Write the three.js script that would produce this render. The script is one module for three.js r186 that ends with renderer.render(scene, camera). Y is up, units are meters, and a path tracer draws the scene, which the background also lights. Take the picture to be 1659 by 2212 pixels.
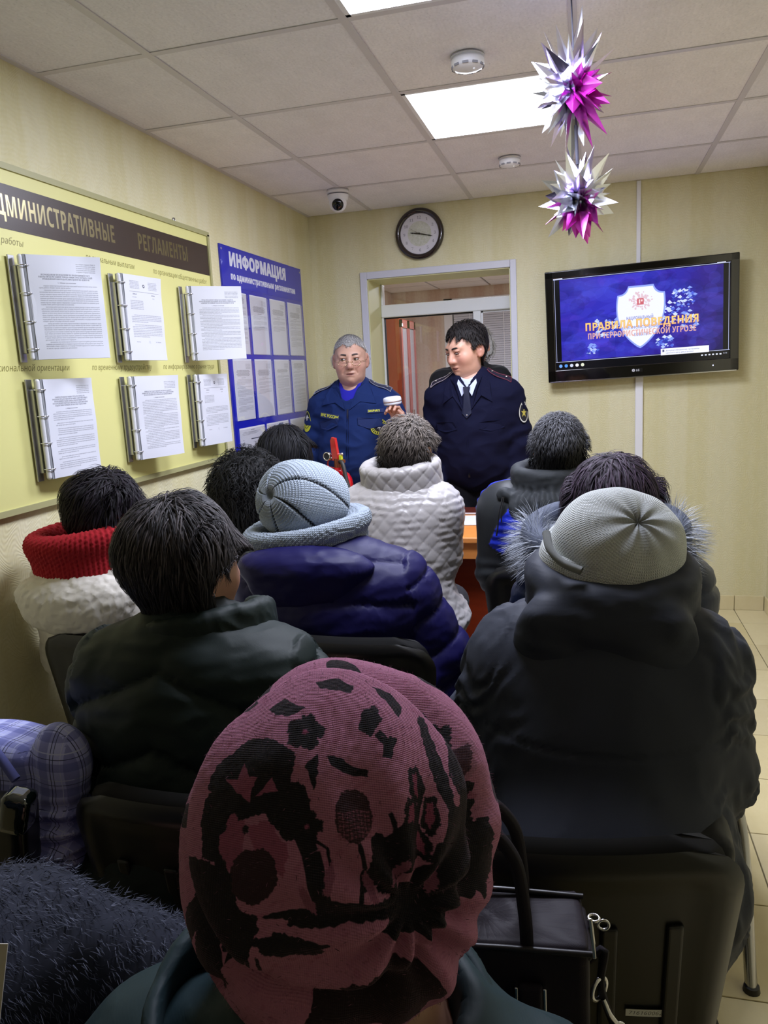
import * as THREE from 'three';
import { RoundedBoxGeometry } from 'three/addons/geometries/RoundedBoxGeometry.js';
import { mergeGeometries } from 'three/addons/utils/BufferGeometryUtils.js';
import { ImprovedNoise } from 'three/addons/math/ImprovedNoise.js';
import { RectAreaLightUniformsLib } from 'three/addons/lights/RectAreaLightUniformsLib.js';

// ---------- camera, lights, exposure ----------
const scene = new THREE.Scene();
scene.background = new THREE.Color(0x000000);
const camera = new THREE.PerspectiveCamera(67.51, 1659 / 2212, 0.05, 60);
camera.position.set(0, 1.44, 0);
camera.rotation.set(-0.1784, 0.2658, -0.0531, 'YXZ');
const renderer = new THREE.WebGLRenderer({ antialias: true });
renderer.toneMapping = THREE.LinearToneMapping;
renderer.toneMappingExposure = 1.0;
renderer.shadowMap.enabled = true;
RectAreaLightUniformsLib.init();
const PANEL_POWER = 41, PANEL_COLOR = 0xe6ebff;
function panelLight(x, y, z, w, d, power, color = PANEL_COLOR) {
  const l = new THREE.RectAreaLight(color, power, w, d);
  l.position.set(x, y, z); l.lookAt(x, y - 1, z); scene.add(l);
  return l;
}

// ---------- helpers ----------
let seed = 7;
const rnd = () => { seed |= 0; seed = (seed + 0x6D2B79F5) | 0; let t = Math.imul(seed ^ (seed >>> 15), 1 | seed); t = (t + Math.imul(t ^ (t >>> 7), 61 | t)) ^ t; return ((t ^ (t >>> 14)) >>> 0) / 4294967296; };
const rr = (a, b) => a + (b - a) * rnd();
const noiseGen = new ImprovedNoise();
const noise = (x, y, z) => noiseGen.noise(x, y, z);
const fbm = (x, y, z, o = 3) => { let s = 0, a = 0.5; for (let i = 0; i < o; i++) { s += a * noise(x, y, z); x *= 2.03; y *= 2.03; z *= 2.03; a *= 0.5; } return s; };
const clamp = (v, a, b) => Math.min(b, Math.max(a, v)), lerp = (a, b, t) => a + (b - a) * t;
const smooth = (a, b, v) => { const t = clamp((v - a) / (b - a), 0, 1); return t * t * (3 - 2 * t); };
const taken = {};
const numbered = (n) => { const k = taken[n] = (taken[n] ?? -1) + 1; return k ? n + '_' + String(k).padStart(3, '0') : n; };
const mat = (color, o = {}) => new THREE.MeshStandardMaterial({ color, roughness: 0.7, metalness: 0, ...o });
const phys = (color, o = {}) => new THREE.MeshPhysicalMaterial({ color, roughness: 0.5, metalness: 0, ...o });
function mesh(name, geo, m, parent) {
  const o = new THREE.Mesh(Array.isArray(geo) ? mergeGeometries(geo.map((g) => g.index ? g.toNonIndexed() : g), false) : geo, m);
  o.name = name; o.castShadow = o.receiveShadow = true;
  if (parent) parent.add(o);
  return o;
}
function thing(name, label, category, pos = [0, 0, 0], turn = 0, group) {
  const o = new THREE.Group(); o.name = numbered(name); scene.add(o);
  o.position.set(...pos); o.rotation.y = turn; o.userData = { label, category };
  if (group) o.userData.group = group;
  return o;
}
function struct(name, geo, m) { const o = geo ? mesh(name, geo, m, scene) : new THREE.Group(); if (!geo) { o.name = name; scene.add(o); } o.userData.kind = 'structure'; return o; }
function boxUV(g) {                                  // uv in metres by the way the face points
  const p = g.attributes.position, n = g.attributes.normal, uv = new Float32Array(p.count * 2);
  for (let i = 0; i < p.count; i++) {
    const ax = Math.abs(n.getX(i)), ay = Math.abs(n.getY(i)), az = Math.abs(n.getZ(i));
    uv[2 * i] = ax > ay && ax > az ? p.getZ(i) : p.getX(i);
    uv[2 * i + 1] = ay > ax && ay > az ? p.getZ(i) : p.getY(i);
  }
  g.setAttribute('uv', new THREE.BufferAttribute(uv, 2)); return g;
}
const bx = (x0, x1, y0, y1, z0, z1) => boxUV(new THREE.BoxGeometry(x1 - x0, y1 - y0, z1 - z0).translate((x0 + x1) / 2, (y0 + y1) / 2, (z0 + z1) / 2));
const rbx = (x0, x1, y0, y1, z0, z1, r = 0.004, s = 2) => boxUV(new RoundedBoxGeometry(x1 - x0, y1 - y0, z1 - z0, s, r).translate((x0 + x1) / 2, (y0 + y1) / 2, (z0 + z1) / 2));
const cyl = (r0, r1, h, n = 24) => new THREE.CylinderGeometry(r0, r1, h, n);
const lathe = (pts, n = 32) => new THREE.LatheGeometry(pts.map((p) => new THREE.Vector2(p[0], p[1])), n);
const V = (a) => new THREE.Vector3(...a);
const tube = (pts, r, seg = 24, rad = 8, closed = false) => new THREE.TubeGeometry(new THREE.CatmullRomCurve3(pts.map(V), closed), seg, r, rad, closed);
const rod = (a, b, r, n = 10) => { const A = V(a), B = V(b), d = B.clone().sub(A); const g = new THREE.CylinderGeometry(r, r, d.length(), n); g.applyQuaternion(new THREE.Quaternion().setFromUnitVectors(new THREE.Vector3(0, 1, 0), d.normalize())); return g.translate(...A.add(B).multiplyScalar(0.5).toArray()); };
function ctex(w, h, draw, o = {}) {
  const c = document.createElement('canvas'); c.width = w; c.height = h;
  const g = c.getContext('2d'); draw(g, w, h);
  const t = new THREE.CanvasTexture(c); t.colorSpace = o.data ? THREE.NoColorSpace : THREE.SRGBColorSpace;
  t.wrapS = t.wrapT = THREE.RepeatWrapping; t.anisotropy = 8;
  if (o.repeat) t.repeat.set(...o.repeat);
  return t;
}
function dtex(w, h, fn, o = {}) {                    // fn(u,v) -> grey 0..1 or [r,g,b] sRGB 0..1
  const d = new Uint8Array(w * h * 4);
  for (let y = 0; y < h; y++) for (let x = 0; x < w; x++) {
    const v = fn(x / w, y / h), i = (y * w + x) * 4;
    if (typeof v === 'number') d[i] = d[i + 1] = d[i + 2] = clamp(v, 0, 1) * 255; else for (let k = 0; k < 3; k++) d[i + k] = clamp(v[k], 0, 1) * 255;
    d[i + 3] = 255;
  }
  const t = new THREE.DataTexture(d, w, h); t.wrapS = t.wrapT = THREE.RepeatWrapping; t.magFilter = THREE.LinearFilter; t.minFilter = THREE.LinearMipmapLinearFilter; t.generateMipmaps = true;
  if (o.color) t.colorSpace = THREE.SRGBColorSpace;
  if (o.repeat) t.repeat.set(...o.repeat);
  t.needsUpdate = true; return t;
}
// periodic noise for tiling textures
const pn = (u, v, f, s = 0) => { const a = u * Math.PI * 2, b = v * Math.PI * 2, r = f / (Math.PI * 2); return noise(Math.cos(a) * r + s, Math.sin(a) * r + 3.1, Math.cos(b) * r + s) * 0.5 + noise(Math.sin(b) * r + 9.7 + s, Math.cos(a) * r, Math.sin(a) * r + 1.3) * 0.5; };

// ---------- room shell ----------
const XL = -1.632, XR = 0.969, ZB = -4.598, ZF = 3.7, HC = 2.391, ZP = -4.908;
const DX0 = -1.28, DX1 = -0.43, DH = 2.0;            // door opening
const paperBump = dtex(512, 512, (u, v) => { const w = v * 36 + 1.6 * Math.sin(u * Math.PI * 2 * 6 + 2.2 * Math.sin(v * Math.PI * 2 * 2)) + 0.8 * Math.sin(u * Math.PI * 2 * 3 + v * 12.566); return 0.5 + 0.4 * Math.sin(w * Math.PI * 2) + 0.25 * pn(u, v, 60); }, { repeat: [1 / 0.53, 1 / 0.53] });
const paperMap = (a, b) => dtex(512, 512, (u, v) => {
  const s = 0.5 + 0.5 * Math.sin(u * Math.PI * 2 * 2 + 0.5 * Math.sin(u * Math.PI * 2)), k = 0.65 * smooth(0.3, 0.7, s) + 0.2 * (0.5 + 0.5 * Math.sin(u * Math.PI * 18)) + 0.5 * pn(u, v, 40) + 0.2 * Math.sin(v * 36 * 6.2832 + 1.6 * Math.sin(u * 37.7));
  return [0, 1, 2].map((i) => lerp(a[i], b[i], clamp(k, 0, 1)));
}, { color: true, repeat: [1 / 0.53, 1 / 0.53] });
const wallMat = mat(0xffffff, { map: paperMap([0.865, 0.84, 0.70], [0.84, 0.81, 0.635]), bumpMap: paperBump, bumpScale: 0.0007, roughness: 0.62 });
const wallMat2 = mat(0xffffff, { map: paperMap([0.86, 0.80, 0.74], [0.80, 0.68, 0.61]), roughness: 0.8 });
const paintPale = mat(0xdcd9a4, { roughness: 0.55 }), plasticWhite = mat(0xe9e9ee, { roughness: 0.35 }), pvc = mat(0xf2f4f8, { roughness: 0.25 });

struct('wall_left', bx(XL - 0.12, XL, 0, HC + 0.12, ZB - 0.3, ZF), wallMat);
struct('wall_right', bx(XR, XR + 0.12, 0, HC + 0.12, ZB - 0.3, ZF), wallMat);
struct('wall_rear', bx(XL - 0.12, XR + 0.12, 0, HC + 0.12, ZF, ZF + 0.12), wallMat);
struct('wall_back', [bx(XL - 0.12, DX0, 0, HC + 0.12, ZP, ZB), bx(DX1, XR + 0.12, 0, HC + 0.12, ZP, ZB), bx(DX0, DX1, DH, HC + 0.12, ZP, ZB)], wallMat);
// second room behind the doorway
const R2 = { x0: -2.3, x1: 0.6, z1: -9.3 };
struct('wall_far', [bx(R2.x0 - 0.1, -1.66, 0, HC + 0.12, R2.z1 - 0.12, R2.z1), bx(-0.2, R2.x1 + 0.1, 0, HC + 0.12, R2.z1 - 0.12, R2.z1), bx(-1.66, -0.2, 2.27, HC + 0.12, R2.z1 - 0.12, R2.z1), bx(-1.66, -0.2, 0, 0.85, R2.z1 - 0.12, R2.z1)], wallMat2);
struct('wall_far_left', bx(R2.x0 - 0.1, R2.x0, 0, HC + 0.12, R2.z1, ZP), wallMat2);
struct('wall_far_right', bx(R2.x1, R2.x1 + 0.1, 0, HC + 0.12, R2.z1, ZP), wallMat2);
struct('floor_far', bx(R2.x0 - 0.1, R2.x1 + 0.1, -0.12, 0, R2.z1 - 0.12, ZP), mat(0xb8a878, { roughness: 0.4 }));

// floor: ceramic tiles, one mesh each
const tileTex = dtex(256, 256, (u, v) => { const k = 0.5 + 0.7 * pn(u, v, 5, 2) + 0.35 * pn(u, v, 24, 5) + 0.2 * pn(u, v, 70, 1); return [0.845 + 0.03 * k, 0.795 + 0.035 * k, 0.625 + 0.05 * k]; }, { color: true, repeat: [1 / 0.34, 1 / 0.34] });
const tileMats = [0xffffff, 0xf7f4ea, 0xf3f1ee].map((c) => phys(c, { map: tileTex, roughness: 0.28, clearcoat: 0.25, clearcoatRoughness: 0.15 }));
{
  const fl = struct('floor', null);
  mesh('grout_bed', bx(XL - 0.12, XR + 0.12, -0.12, -0.003, ZP, ZF + 0.12), mat(0x6d6347, { roughness: 0.9 }), fl);
  const xs = [], zs = [];
  for (let k = -1; k <= 8; k++) xs.push(0.8035 + 0.333 - 0.333 * (k + 1));
  for (let k = -1; k < 19; k++) zs.push(-4.352 + 0.337 * k);
  const cache = {};
  for (let i = -1; i < 9; i++) for (let j = 0; j < 25; j++) {
    const x1 = Math.min(XR, i < 0 ? XR : xs[i + 1] + 0), x0 = Math.max(XL, (i < 0 ? 0.8035 : xs[i + 1] - 0.333)), z0 = Math.max(j ? -4.352 + 0.337 * (j - 1) : ZB, ZB), z1 = Math.min(ZF, -4.352 + 0.337 * j);
    if (x1 - x0 < 0.02 || z1 - z0 < 0.02) continue;
    const w = x1 - x0 - 0.0035, d = z1 - z0 - 0.0035, key = w.toFixed(3) + '_' + d.toFixed(3);
    const g = cache[key] ??= boxUV(new RoundedBoxGeometry(w, 0.01, d, 1, 0.0015));
    const t = mesh('tile', g, tileMats[Math.floor(rnd() * 3)], fl); t.position.set((x0 + x1) / 2, -0.005, (z0 + z1) / 2);
  }
}
{ // skirting tiles
  const sk = mat(0xffffff, { map: tileTex, roughness: 0.35 });
  const back = struct('baseboard_back', null), left = struct('baseboard_left', null), right = struct('baseboard_right', null);
  for (const [a, b] of [[XL, -1.5285], [-1.5285, -1.325], [-0.392, -0.1955], [-0.1955, 0.1375], [0.1375, 0.4705], [0.4705, 0.8035], [0.8035, XR - 0.01]]) mesh('tile', rbx(a + 0.0015, b - 0.0015, 0, 0.085, ZB, ZB + 0.009, 0.002, 1), sk, back);
  for (let j = 0; j < 24; j++) { const z0 = j ? -4.352 + 0.337 * (j - 1) : ZB + 0.01, z1 = -4.352 + 0.337 * j; mesh('tile', rbx(XL, XL + 0.009, 0, 0.085, z0 + 0.0015, Math.min(ZF, z1) - 0.0015, 0.002, 1), sk, left); mesh('tile', rbx(XR - 0.009, XR, 0, 0.085, z0 + 0.0015, Math.min(ZF, z1) - 0.0015, 0.002, 1), sk, right); }
}
// ceiling: mineral tiles in a tee grid
const ceilTex = dtex(256, 256, (u, v) => { const k = pn(u, v, 90) * 0.05 + pn(u, v, 6, 3) * 0.03 + (pn(u, v, 200, 7) > 0.42 ? -0.08 : 0); return [0.955 + k, 0.945 + k, 0.965 + k]; }, { color: true, repeat: [1 / 0.6, 1 / 0.6] });
const ceilBump = dtex(256, 256, (u, v) => 0.5 + pn(u, v, 110) * 0.8, { repeat: [1 / 0.6, 1 / 0.6] });
const ceilMats = [0xffffff, 0xfaf9f7, 0xf5f5f6].map((c) => mat(c, { map: ceilTex, bumpMap: ceilBump, bumpScale: 0.0006, roughness: 0.95 }));
const teeMat = mat(0xd2ced2, { roughness: 0.45 });
const CX = [XL, -1.238, -0.638, -0.038, 0.562, XR], CZ = Array.from({ length: 15 }, (_, k) => ZB + 0.6 * k);
const isLamp = (i, j) => i === 2 && (j === 2 || j === 4);
{
  const ce = struct('ceiling', null), cache = {};
  mesh('slab', bx(XL - 0.12, XR + 0.12, HC + 0.1, HC + 0.22, ZP, ZF + 0.12), mat(0x8a8784, { roughness: 0.9 }), ce);
  for (let i = 0; i < 5; i++) for (let j = 0; j < 14; j++) {
    if (isLamp(i, j)) continue;
    const x0 = CX[i], x1 = CX[i + 1], z0 = CZ[j], z1 = Math.min(CZ[j + 1], ZF);
    const w = x1 - x0 - 0.012, d = z1 - z0 - 0.012, key = w.toFixed(3) + '_' + d.toFixed(3);
    const t = mesh('tile', cache[key] ??= boxUV(new THREE.BoxGeometry(w, 0.014, d)), ceilMats[Math.floor(rnd() * 3)], ce);
    t.position.set((x0 + x1) / 2, HC + 0.0085, (z0 + z1) / 2); t.rotation.set(rr(-0.0012, 0.0012), 0, rr(-0.0012, 0.0012));
  }
  for (let i = 1; i < 5; i++) mesh('tee_bar', bx(CX[i] - 0.012, CX[i] + 0.012, HC - 0.0015, HC + 0.001, ZB, ZF), teeMat, ce);
  for (let j = 1; j < 14; j++) for (let i = 0; i < 5; i++) mesh('tee_bar', bx(CX[i] + (i ? 0.012 : 0), CX[i + 1] - 0.012, HC - 0.001, HC + 0.001, CZ[j] - 0.012, CZ[j] + 0.012), teeMat, ce);
  mesh('edge_trim', [bx(XL, XL + 0.02, HC - 0.0015, HC + 0.001, ZB, ZF), bx(XR - 0.02, XR, HC - 0.0015, HC + 0.001, ZB, ZF)], teeMat, ce);
  const c2 = struct('ceiling_far', null);
  mesh('slab', bx(R2.x0 - 0.1, R2.x1 + 0.1, HC + 0.03, HC + 0.15, R2.z1 - 0.12, ZP), teeMat, c2);
  for (let i = 0; i < 5; i++) for (let j = 0; j < 8; j++) { const x0 = -2.3 + 0.6 * i, z0 = R2.z1 + 0.55 * j; if (i === 2 && j === 4) continue; mesh('tile', bx(x0 + 0.012, Math.min(R2.x1, x0 + 0.6) - 0.012, HC, HC + 0.014, z0 + 0.012, z0 + 0.538), ceilMats[0], c2); }
}
// ceiling lights
const diffMat = mat(0xffffff, { emissive: 0xf4f6ff, emissiveIntensity: 1.6, roughness: 0.6 });
function ceilingLight(x0, x1, z0, z1, y, label, power) {
  const t = thing('ceiling_light', label, 'ceiling light', [(x0 + x1) / 2, y, (z0 + z1) / 2], 0, 'square ceiling light panels');
  const w = (x1 - x0) / 2, d = (z1 - z0) / 2;
  mesh('frame', [bx(-w, -w + 0.018, -0.001, 0.035, -d, d), bx(w - 0.018, w, -0.001, 0.035, -d, d), bx(-w, w, -0.001, 0.035, -d, -d + 0.018), bx(-w, w, -0.001, 0.035, d - 0.018, d), bx(-w, w, 0.035, 0.04, -d, d)], plasticWhite, t);
  mesh('diffuser', bx(-w + 0.018, w - 0.018, 0.004, 0.009, -d + 0.018, d - 0.018), diffMat, t);
  panelLight((x0 + x1) / 2, y + 0.002, (z0 + z1) / 2, 2 * w - 0.04, 2 * d - 0.04, power);
  return t;
}
ceilingLight(CX[2] + 0.008, CX[3] - 0.008, CZ[2] + 0.008, CZ[3] - 0.008, HC, 'glowing square ceiling light panel between the two smoke detectors', PANEL_POWER);
ceilingLight(CX[2] + 0.008, CX[3] - 0.008, CZ[4] + 0.008, CZ[5] - 0.008, HC, 'glowing square ceiling light panel cut off by the top of the photo', PANEL_POWER);
ceilingLight(-1.09, -0.51, R2.z1 + 2.21, R2.z1 + 2.74, HC, 'ceiling light panel of the room behind the doorway', PANEL_POWER * 1.7);

// door casing, reveal, glazed partition
struct('trim_1', [rbx(DX0 - 0.042, DX0, 0, DH + 0.042, ZB - 0.002, ZB + 0.012), rbx(DX1, DX1 + 0.036, 0, DH + 0.042, ZB - 0.002, ZB + 0.012), rbx(DX0, DX1, DH, DH + 0.042, ZB - 0.002, ZB + 0.012)], mat(0xcfd0dc, { roughness: 0.45 }));
struct('trim_2', [bx(DX0, DX0 + 0.005, 0, DH, ZP, ZB), bx(DX1 - 0.005, DX1, 0, DH, ZP, ZB), bx(DX0, DX1, DH - 0.005, DH, ZP, ZB)], paintPale);
{
  const w = struct('window_1', null), z0 = ZP - 0.03, z1 = ZP + 0.03, a = DX0 + 0.005, b = DX1 - 0.005;
  mesh('frame', [rbx(a, a + 0.012, 0, DH - 0.005, z0, z1, 0.004), rbx(b - 0.012, b, 0, DH - 0.005, z0, z1, 0.004)], pvc, w);
  mesh('transom', rbx(a, b, 1.79, 1.868, z0 - 0.005, z1 + 0.012, 0.008, 3), pvc, w);
  mesh('mullion', rbx(-0.69, -0.64, 0, 1.8, z0, z1 + 0.006, 0.008, 3), pvc, w);
  mesh('gasket', [bx(a + 0.012, -0.69, 1.783, 1.79, ZP - 0.01, ZP + 0.01), bx(-0.695, -0.69, 0, 1.79, ZP - 0.01, ZP + 0.01), bx(a + 0.012, a + 0.017, 0, 1.79, ZP - 0.01, ZP + 0.01)], mat(0x1c1c20), w);
  mesh('bead', [bx(-0.64, b - 0.012, 1.78, 1.79, ZP - 0.012, ZP + 0.014), bx(-0.64, -0.63, 0.9, 1.79, ZP - 0.012, ZP + 0.014)], pvc, w);
  const glass = phys(0xffffff, { transmission: 1, thickness: 0, roughness: 0.02, ior: 1.5 });
  for (const [x0, x1, y0, y1] of [[a + 0.012, b - 0.012, 1.868, DH - 0.005], [a + 0.017, -0.695, 0.06, 1.783], [-0.63, b - 0.012, 0.06, 1.78]]) mesh('pane', bx(x0, x1, y0, y1, ZP - 0.002, ZP + 0.002), glass, w);
}
{ // far window with venetian blind
  const w = struct('window_2', null);
  mesh('window_frame', [bx(-1.66, -0.2, 2.2, 2.27, R2.z1 - 0.12, R2.z1 + 0.01), bx(-1.66, -1.56, 0.85, 2.27, R2.z1 - 0.12, R2.z1 + 0.01), bx(-0.3, -0.2, 0.85, 2.27, R2.z1 - 0.12, R2.z1 + 0.01), bx(-0.95, -0.9, 0.85, 2.27, R2.z1 - 0.12, R2.z1 - 0.04)], pvc, w);
  mesh('window_sill', bx(-1.72, -0.14, 0.82, 0.86, R2.z1 - 0.12, R2.z1 + 0.14), pvc, w);
  mesh('pane', bx(-1.56, -0.3, 0.86, 2.2, R2.z1 - 0.11, R2.z1 - 0.1), phys(0x0a0c12, { roughness: 0.05 }), w);
  const bl = thing('window_blind', 'white venetian blind behind the glass right of the policeman', 'blind', [0, 0, R2.z1 + 0.03]);
  const sl = []; for (let y = 0.9; y < 2.15; y += 0.026) sl.push(bx(-0.62, 0.62, -0.0006, 0.0006, -0.013, 0.013).rotateX(1.15).translate(-0.92, y, 0));
  const s = mesh('slats', sl, mat(0xe2e4ec, { roughness: 0.4 }), bl); s.userData.kind = 'stuff';
  mesh('head_rail', bx(-1.55, -0.3, 2.15, 2.18, -0.015, 0.015), pvc, bl);
  mesh('ladder_cord', [-1.35, -0.95, -0.5].map((x) => bx(x - 0.004, x + 0.004, 0.88, 2.15, 0.014, 0.016)), pvc, bl);
}
{ // cabinet in the far room
  const t = thing('cabinet', 'orange-brown wooden cabinet with glazed doors seen through the doorway', 'cabinet', [-1.96, 0, -7.3]);
  const wood = mat(0xa0451f, { roughness: 0.5, map: dtex(128, 256, (u, v) => { const k = 0.5 + pn(u, v, 3) + 0.4 * Math.sin((u * 14 + pn(u, v, 4) * 3) * 6.28) * 0.3; return [0.86 + 0.12 * k, 0.83 + 0.14 * k, 0.8 + 0.14 * k]; }, { color: true }) }), wood2 = mat(0x8d5148, { roughness: 0.45 });
  mesh('body', [bx(-0.31, 0.29, 0, 1.93, 0.285, 0.305), bx(-0.31, 0.29, 0, 1.93, -0.305, -0.285), bx(-0.31, -0.3, 0, 1.93, -0.285, 0.285), bx(-0.31, 0.29, 1.91, 1.93, -0.285, 0.285), bx(-0.31, 0.29, 0, 0.06, -0.285, 0.285)], wood, t);
  for (const [z0, z1] of [[-0.3, -0.002], [0.002, 0.3]]) { const d = mesh('door', [bx(0.292, 0.31, 0.06, 1.92, z0, z0 + 0.05), bx(0.292, 0.31, 0.06, 1.92, z1 - 0.05, z1), bx(0.292, 0.31, 1.85, 1.92, z0, z1), bx(0.292, 0.31, 0.06, 0.14, z0, z1)], wood2, t); mesh('pane', bx(0.298, 0.302, 0.14, 1.85, z0 + 0.05, z1 - 0.05), phys(0x8d8684, { roughness: 0.08 }), d); mesh('handle', rod([0.325, 0.95, z0 < -0.1 ? -0.03 : 0.03], [0.325, 1.08, z0 < -0.1 ? -0.03 : 0.03], 0.006), mat(0xcccccc, { metalness: 1, roughness: 0.3 }), d); }
  for (const y of [0.5, 0.95, 1.4]) mesh('shelf', bx(-0.3, 0.28, y, y + 0.018, -0.285, 0.285), wood, t);
  mesh('tag', bx(0.31, 0.311, 1.86, 1.885, 0.23, 0.27), plasticWhite, t);
}
// ---------- printed pages ----------
const chrome = mat(0xd8d8dc, { metalness: 1, roughness: 0.18 }), steel = mat(0xb9b9bd, { metalness: 1, roughness: 0.35 }), blackPlastic = mat(0x121214, { roughness: 0.42 });
const WORDS = 'порядок предоставления государственной услуги по содействию гражданам в поиске подходящей работы и работодателям центр занятости населения район города приказ министерства труда общие положения заявитель обращение срок регламент административный орган закон'.split(' ');
const line = (n) => { let s = ''; while (s.length < n) s += WORDS[Math.floor(rnd() * WORDS.length)] + ' '; return s.slice(0, n); };
function page(style, w = 340, h = 480) {
  return ctex(w, h, (g) => {
    g.fillStyle = '#d6d8e2'; g.fillRect(0, 0, w, h);
    g.fillStyle = '#3a3c46'; const F = (s, b) => { g.font = (b ? 'bold ' : '') + s + 'px serif'; };
    let y = 40;
    const para = (n, ls = 9.5, x0 = 42, x1 = w - 26) => { F(7.6); for (let i = 0; i < n; i++) { g.fillText(line(i === n - 1 ? 34 : 74), x0 + (i ? 0 : 20), y, x1 - x0 - (i ? 0 : 20) - (i === n - 1 ? (x1 - x0) * 0.45 : 0)); y += ls; } };
    const title = (n) => { F(8, true); g.textAlign = 'center'; for (let i = 0; i < n; i++) { g.fillText(line(i % 2 ? 54 : 40).toUpperCase(), w / 2, y, w - 90); y += 10; } g.textAlign = 'left'; y += 6; };
    const right = (n) => { F(7); for (let i = 0; i < n; i++) { g.fillText(line(26), w - 118, y, 92); y += 9; } y += 8; };
    if (style === 'form') {
      g.beginPath(); g.arc(w / 2, 58, 10, 0, 7); g.fill(); g.fillStyle = '#d6d8e2'; g.beginPath(); g.arc(w / 2, 58, 5, 0, 7); g.fill(); g.fillStyle = '#3a3c46';
      F(6.5); g.textAlign = 'center'; for (let i = 0; i < 6; i++) { g.fillText(line(22), 88, 36 + i * 8, 90); g.fillText(line(22), w - 84, 36 + i * 8, 90); } g.textAlign = 'left';
      g.fillRect(40, 92, w - 66, 1.2); F(8, true); g.fillText('ПРИКАЗ', 66, 110); g.fillText('БОЕРЫК', w - 104, 110); F(7); g.fillText('12.05.2014', 60, 126); g.fillText('№ 331', w - 96, 126);
      y = 146; F(7.4); for (let i = 0; i < 6; i++) { g.fillText(line(30), 42, y, 110); y += 9; } y += 26; para(5); y += 8; para(8); y += 20; F(7.4); g.fillText('Министр', 60, y); g.fillText('И.О. Фамилия', w - 100, y); g.strokeStyle = '#565a70'; g.beginPath(); g.moveTo(w / 2, y + 4); g.quadraticCurveTo(w / 2 + 12, y - 22, w / 2 + 16, y + 8); g.stroke();
    } else if (style === 'plan') {
      F(9, true); g.textAlign = 'center'; g.fillText('ИНФОРМАЦИЯ', w / 2, 26); F(8); g.fillText(line(30), w / 2, 42); g.fillText(line(34), w / 2, 56); g.textAlign = 'left';
      g.fillRect(w * 0.42, 92, w * 0.5, 7); g.fillRect(30, 190, w * 0.62, 7); g.fillRect(70, 110, 5, 40); F(9); g.fillText('Вход', 50, 100); g.fillText('Кабинет', w * 0.5, 122); g.fillText('Коридор', 46, 215); para(3);
    } else if (style === 'photo') {
      F(9, true); g.fillStyle = '#b0524a'; g.fillText('ПАМЯТКА', 40, 34); g.fillStyle = '#46588c'; g.fillRect(w * 0.55, 14, w * 0.2, 60); g.fillStyle = '#3a3c46'; y = 96; para(6);
    } else {
      if (style !== 'list') right(5);
      title(style === 'dense' ? 3 : 5); F(7.6, true); g.textAlign = 'center'; g.fillText('1. Общие положения', w / 2, y); g.textAlign = 'left'; y += 14;
      while (y < h - 60) { const n = 2 + Math.floor(rnd() * (style === 'dense' ? 8 : style === 'list' ? 3 : 5)); para(Math.min(n, Math.floor((h - 30 - y) / 9.5))); y += style === 'dense' ? 1 : 8; if (style === 'short' && y > h * 0.6) break; }
    }
  });
}
const pageMat = (style, w, h) => mat(0xffffff, { map: page(style, w, h), roughness: 0.55 });
const paperMat = mat(0xd3d5de, { roughness: 0.6 });

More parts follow.
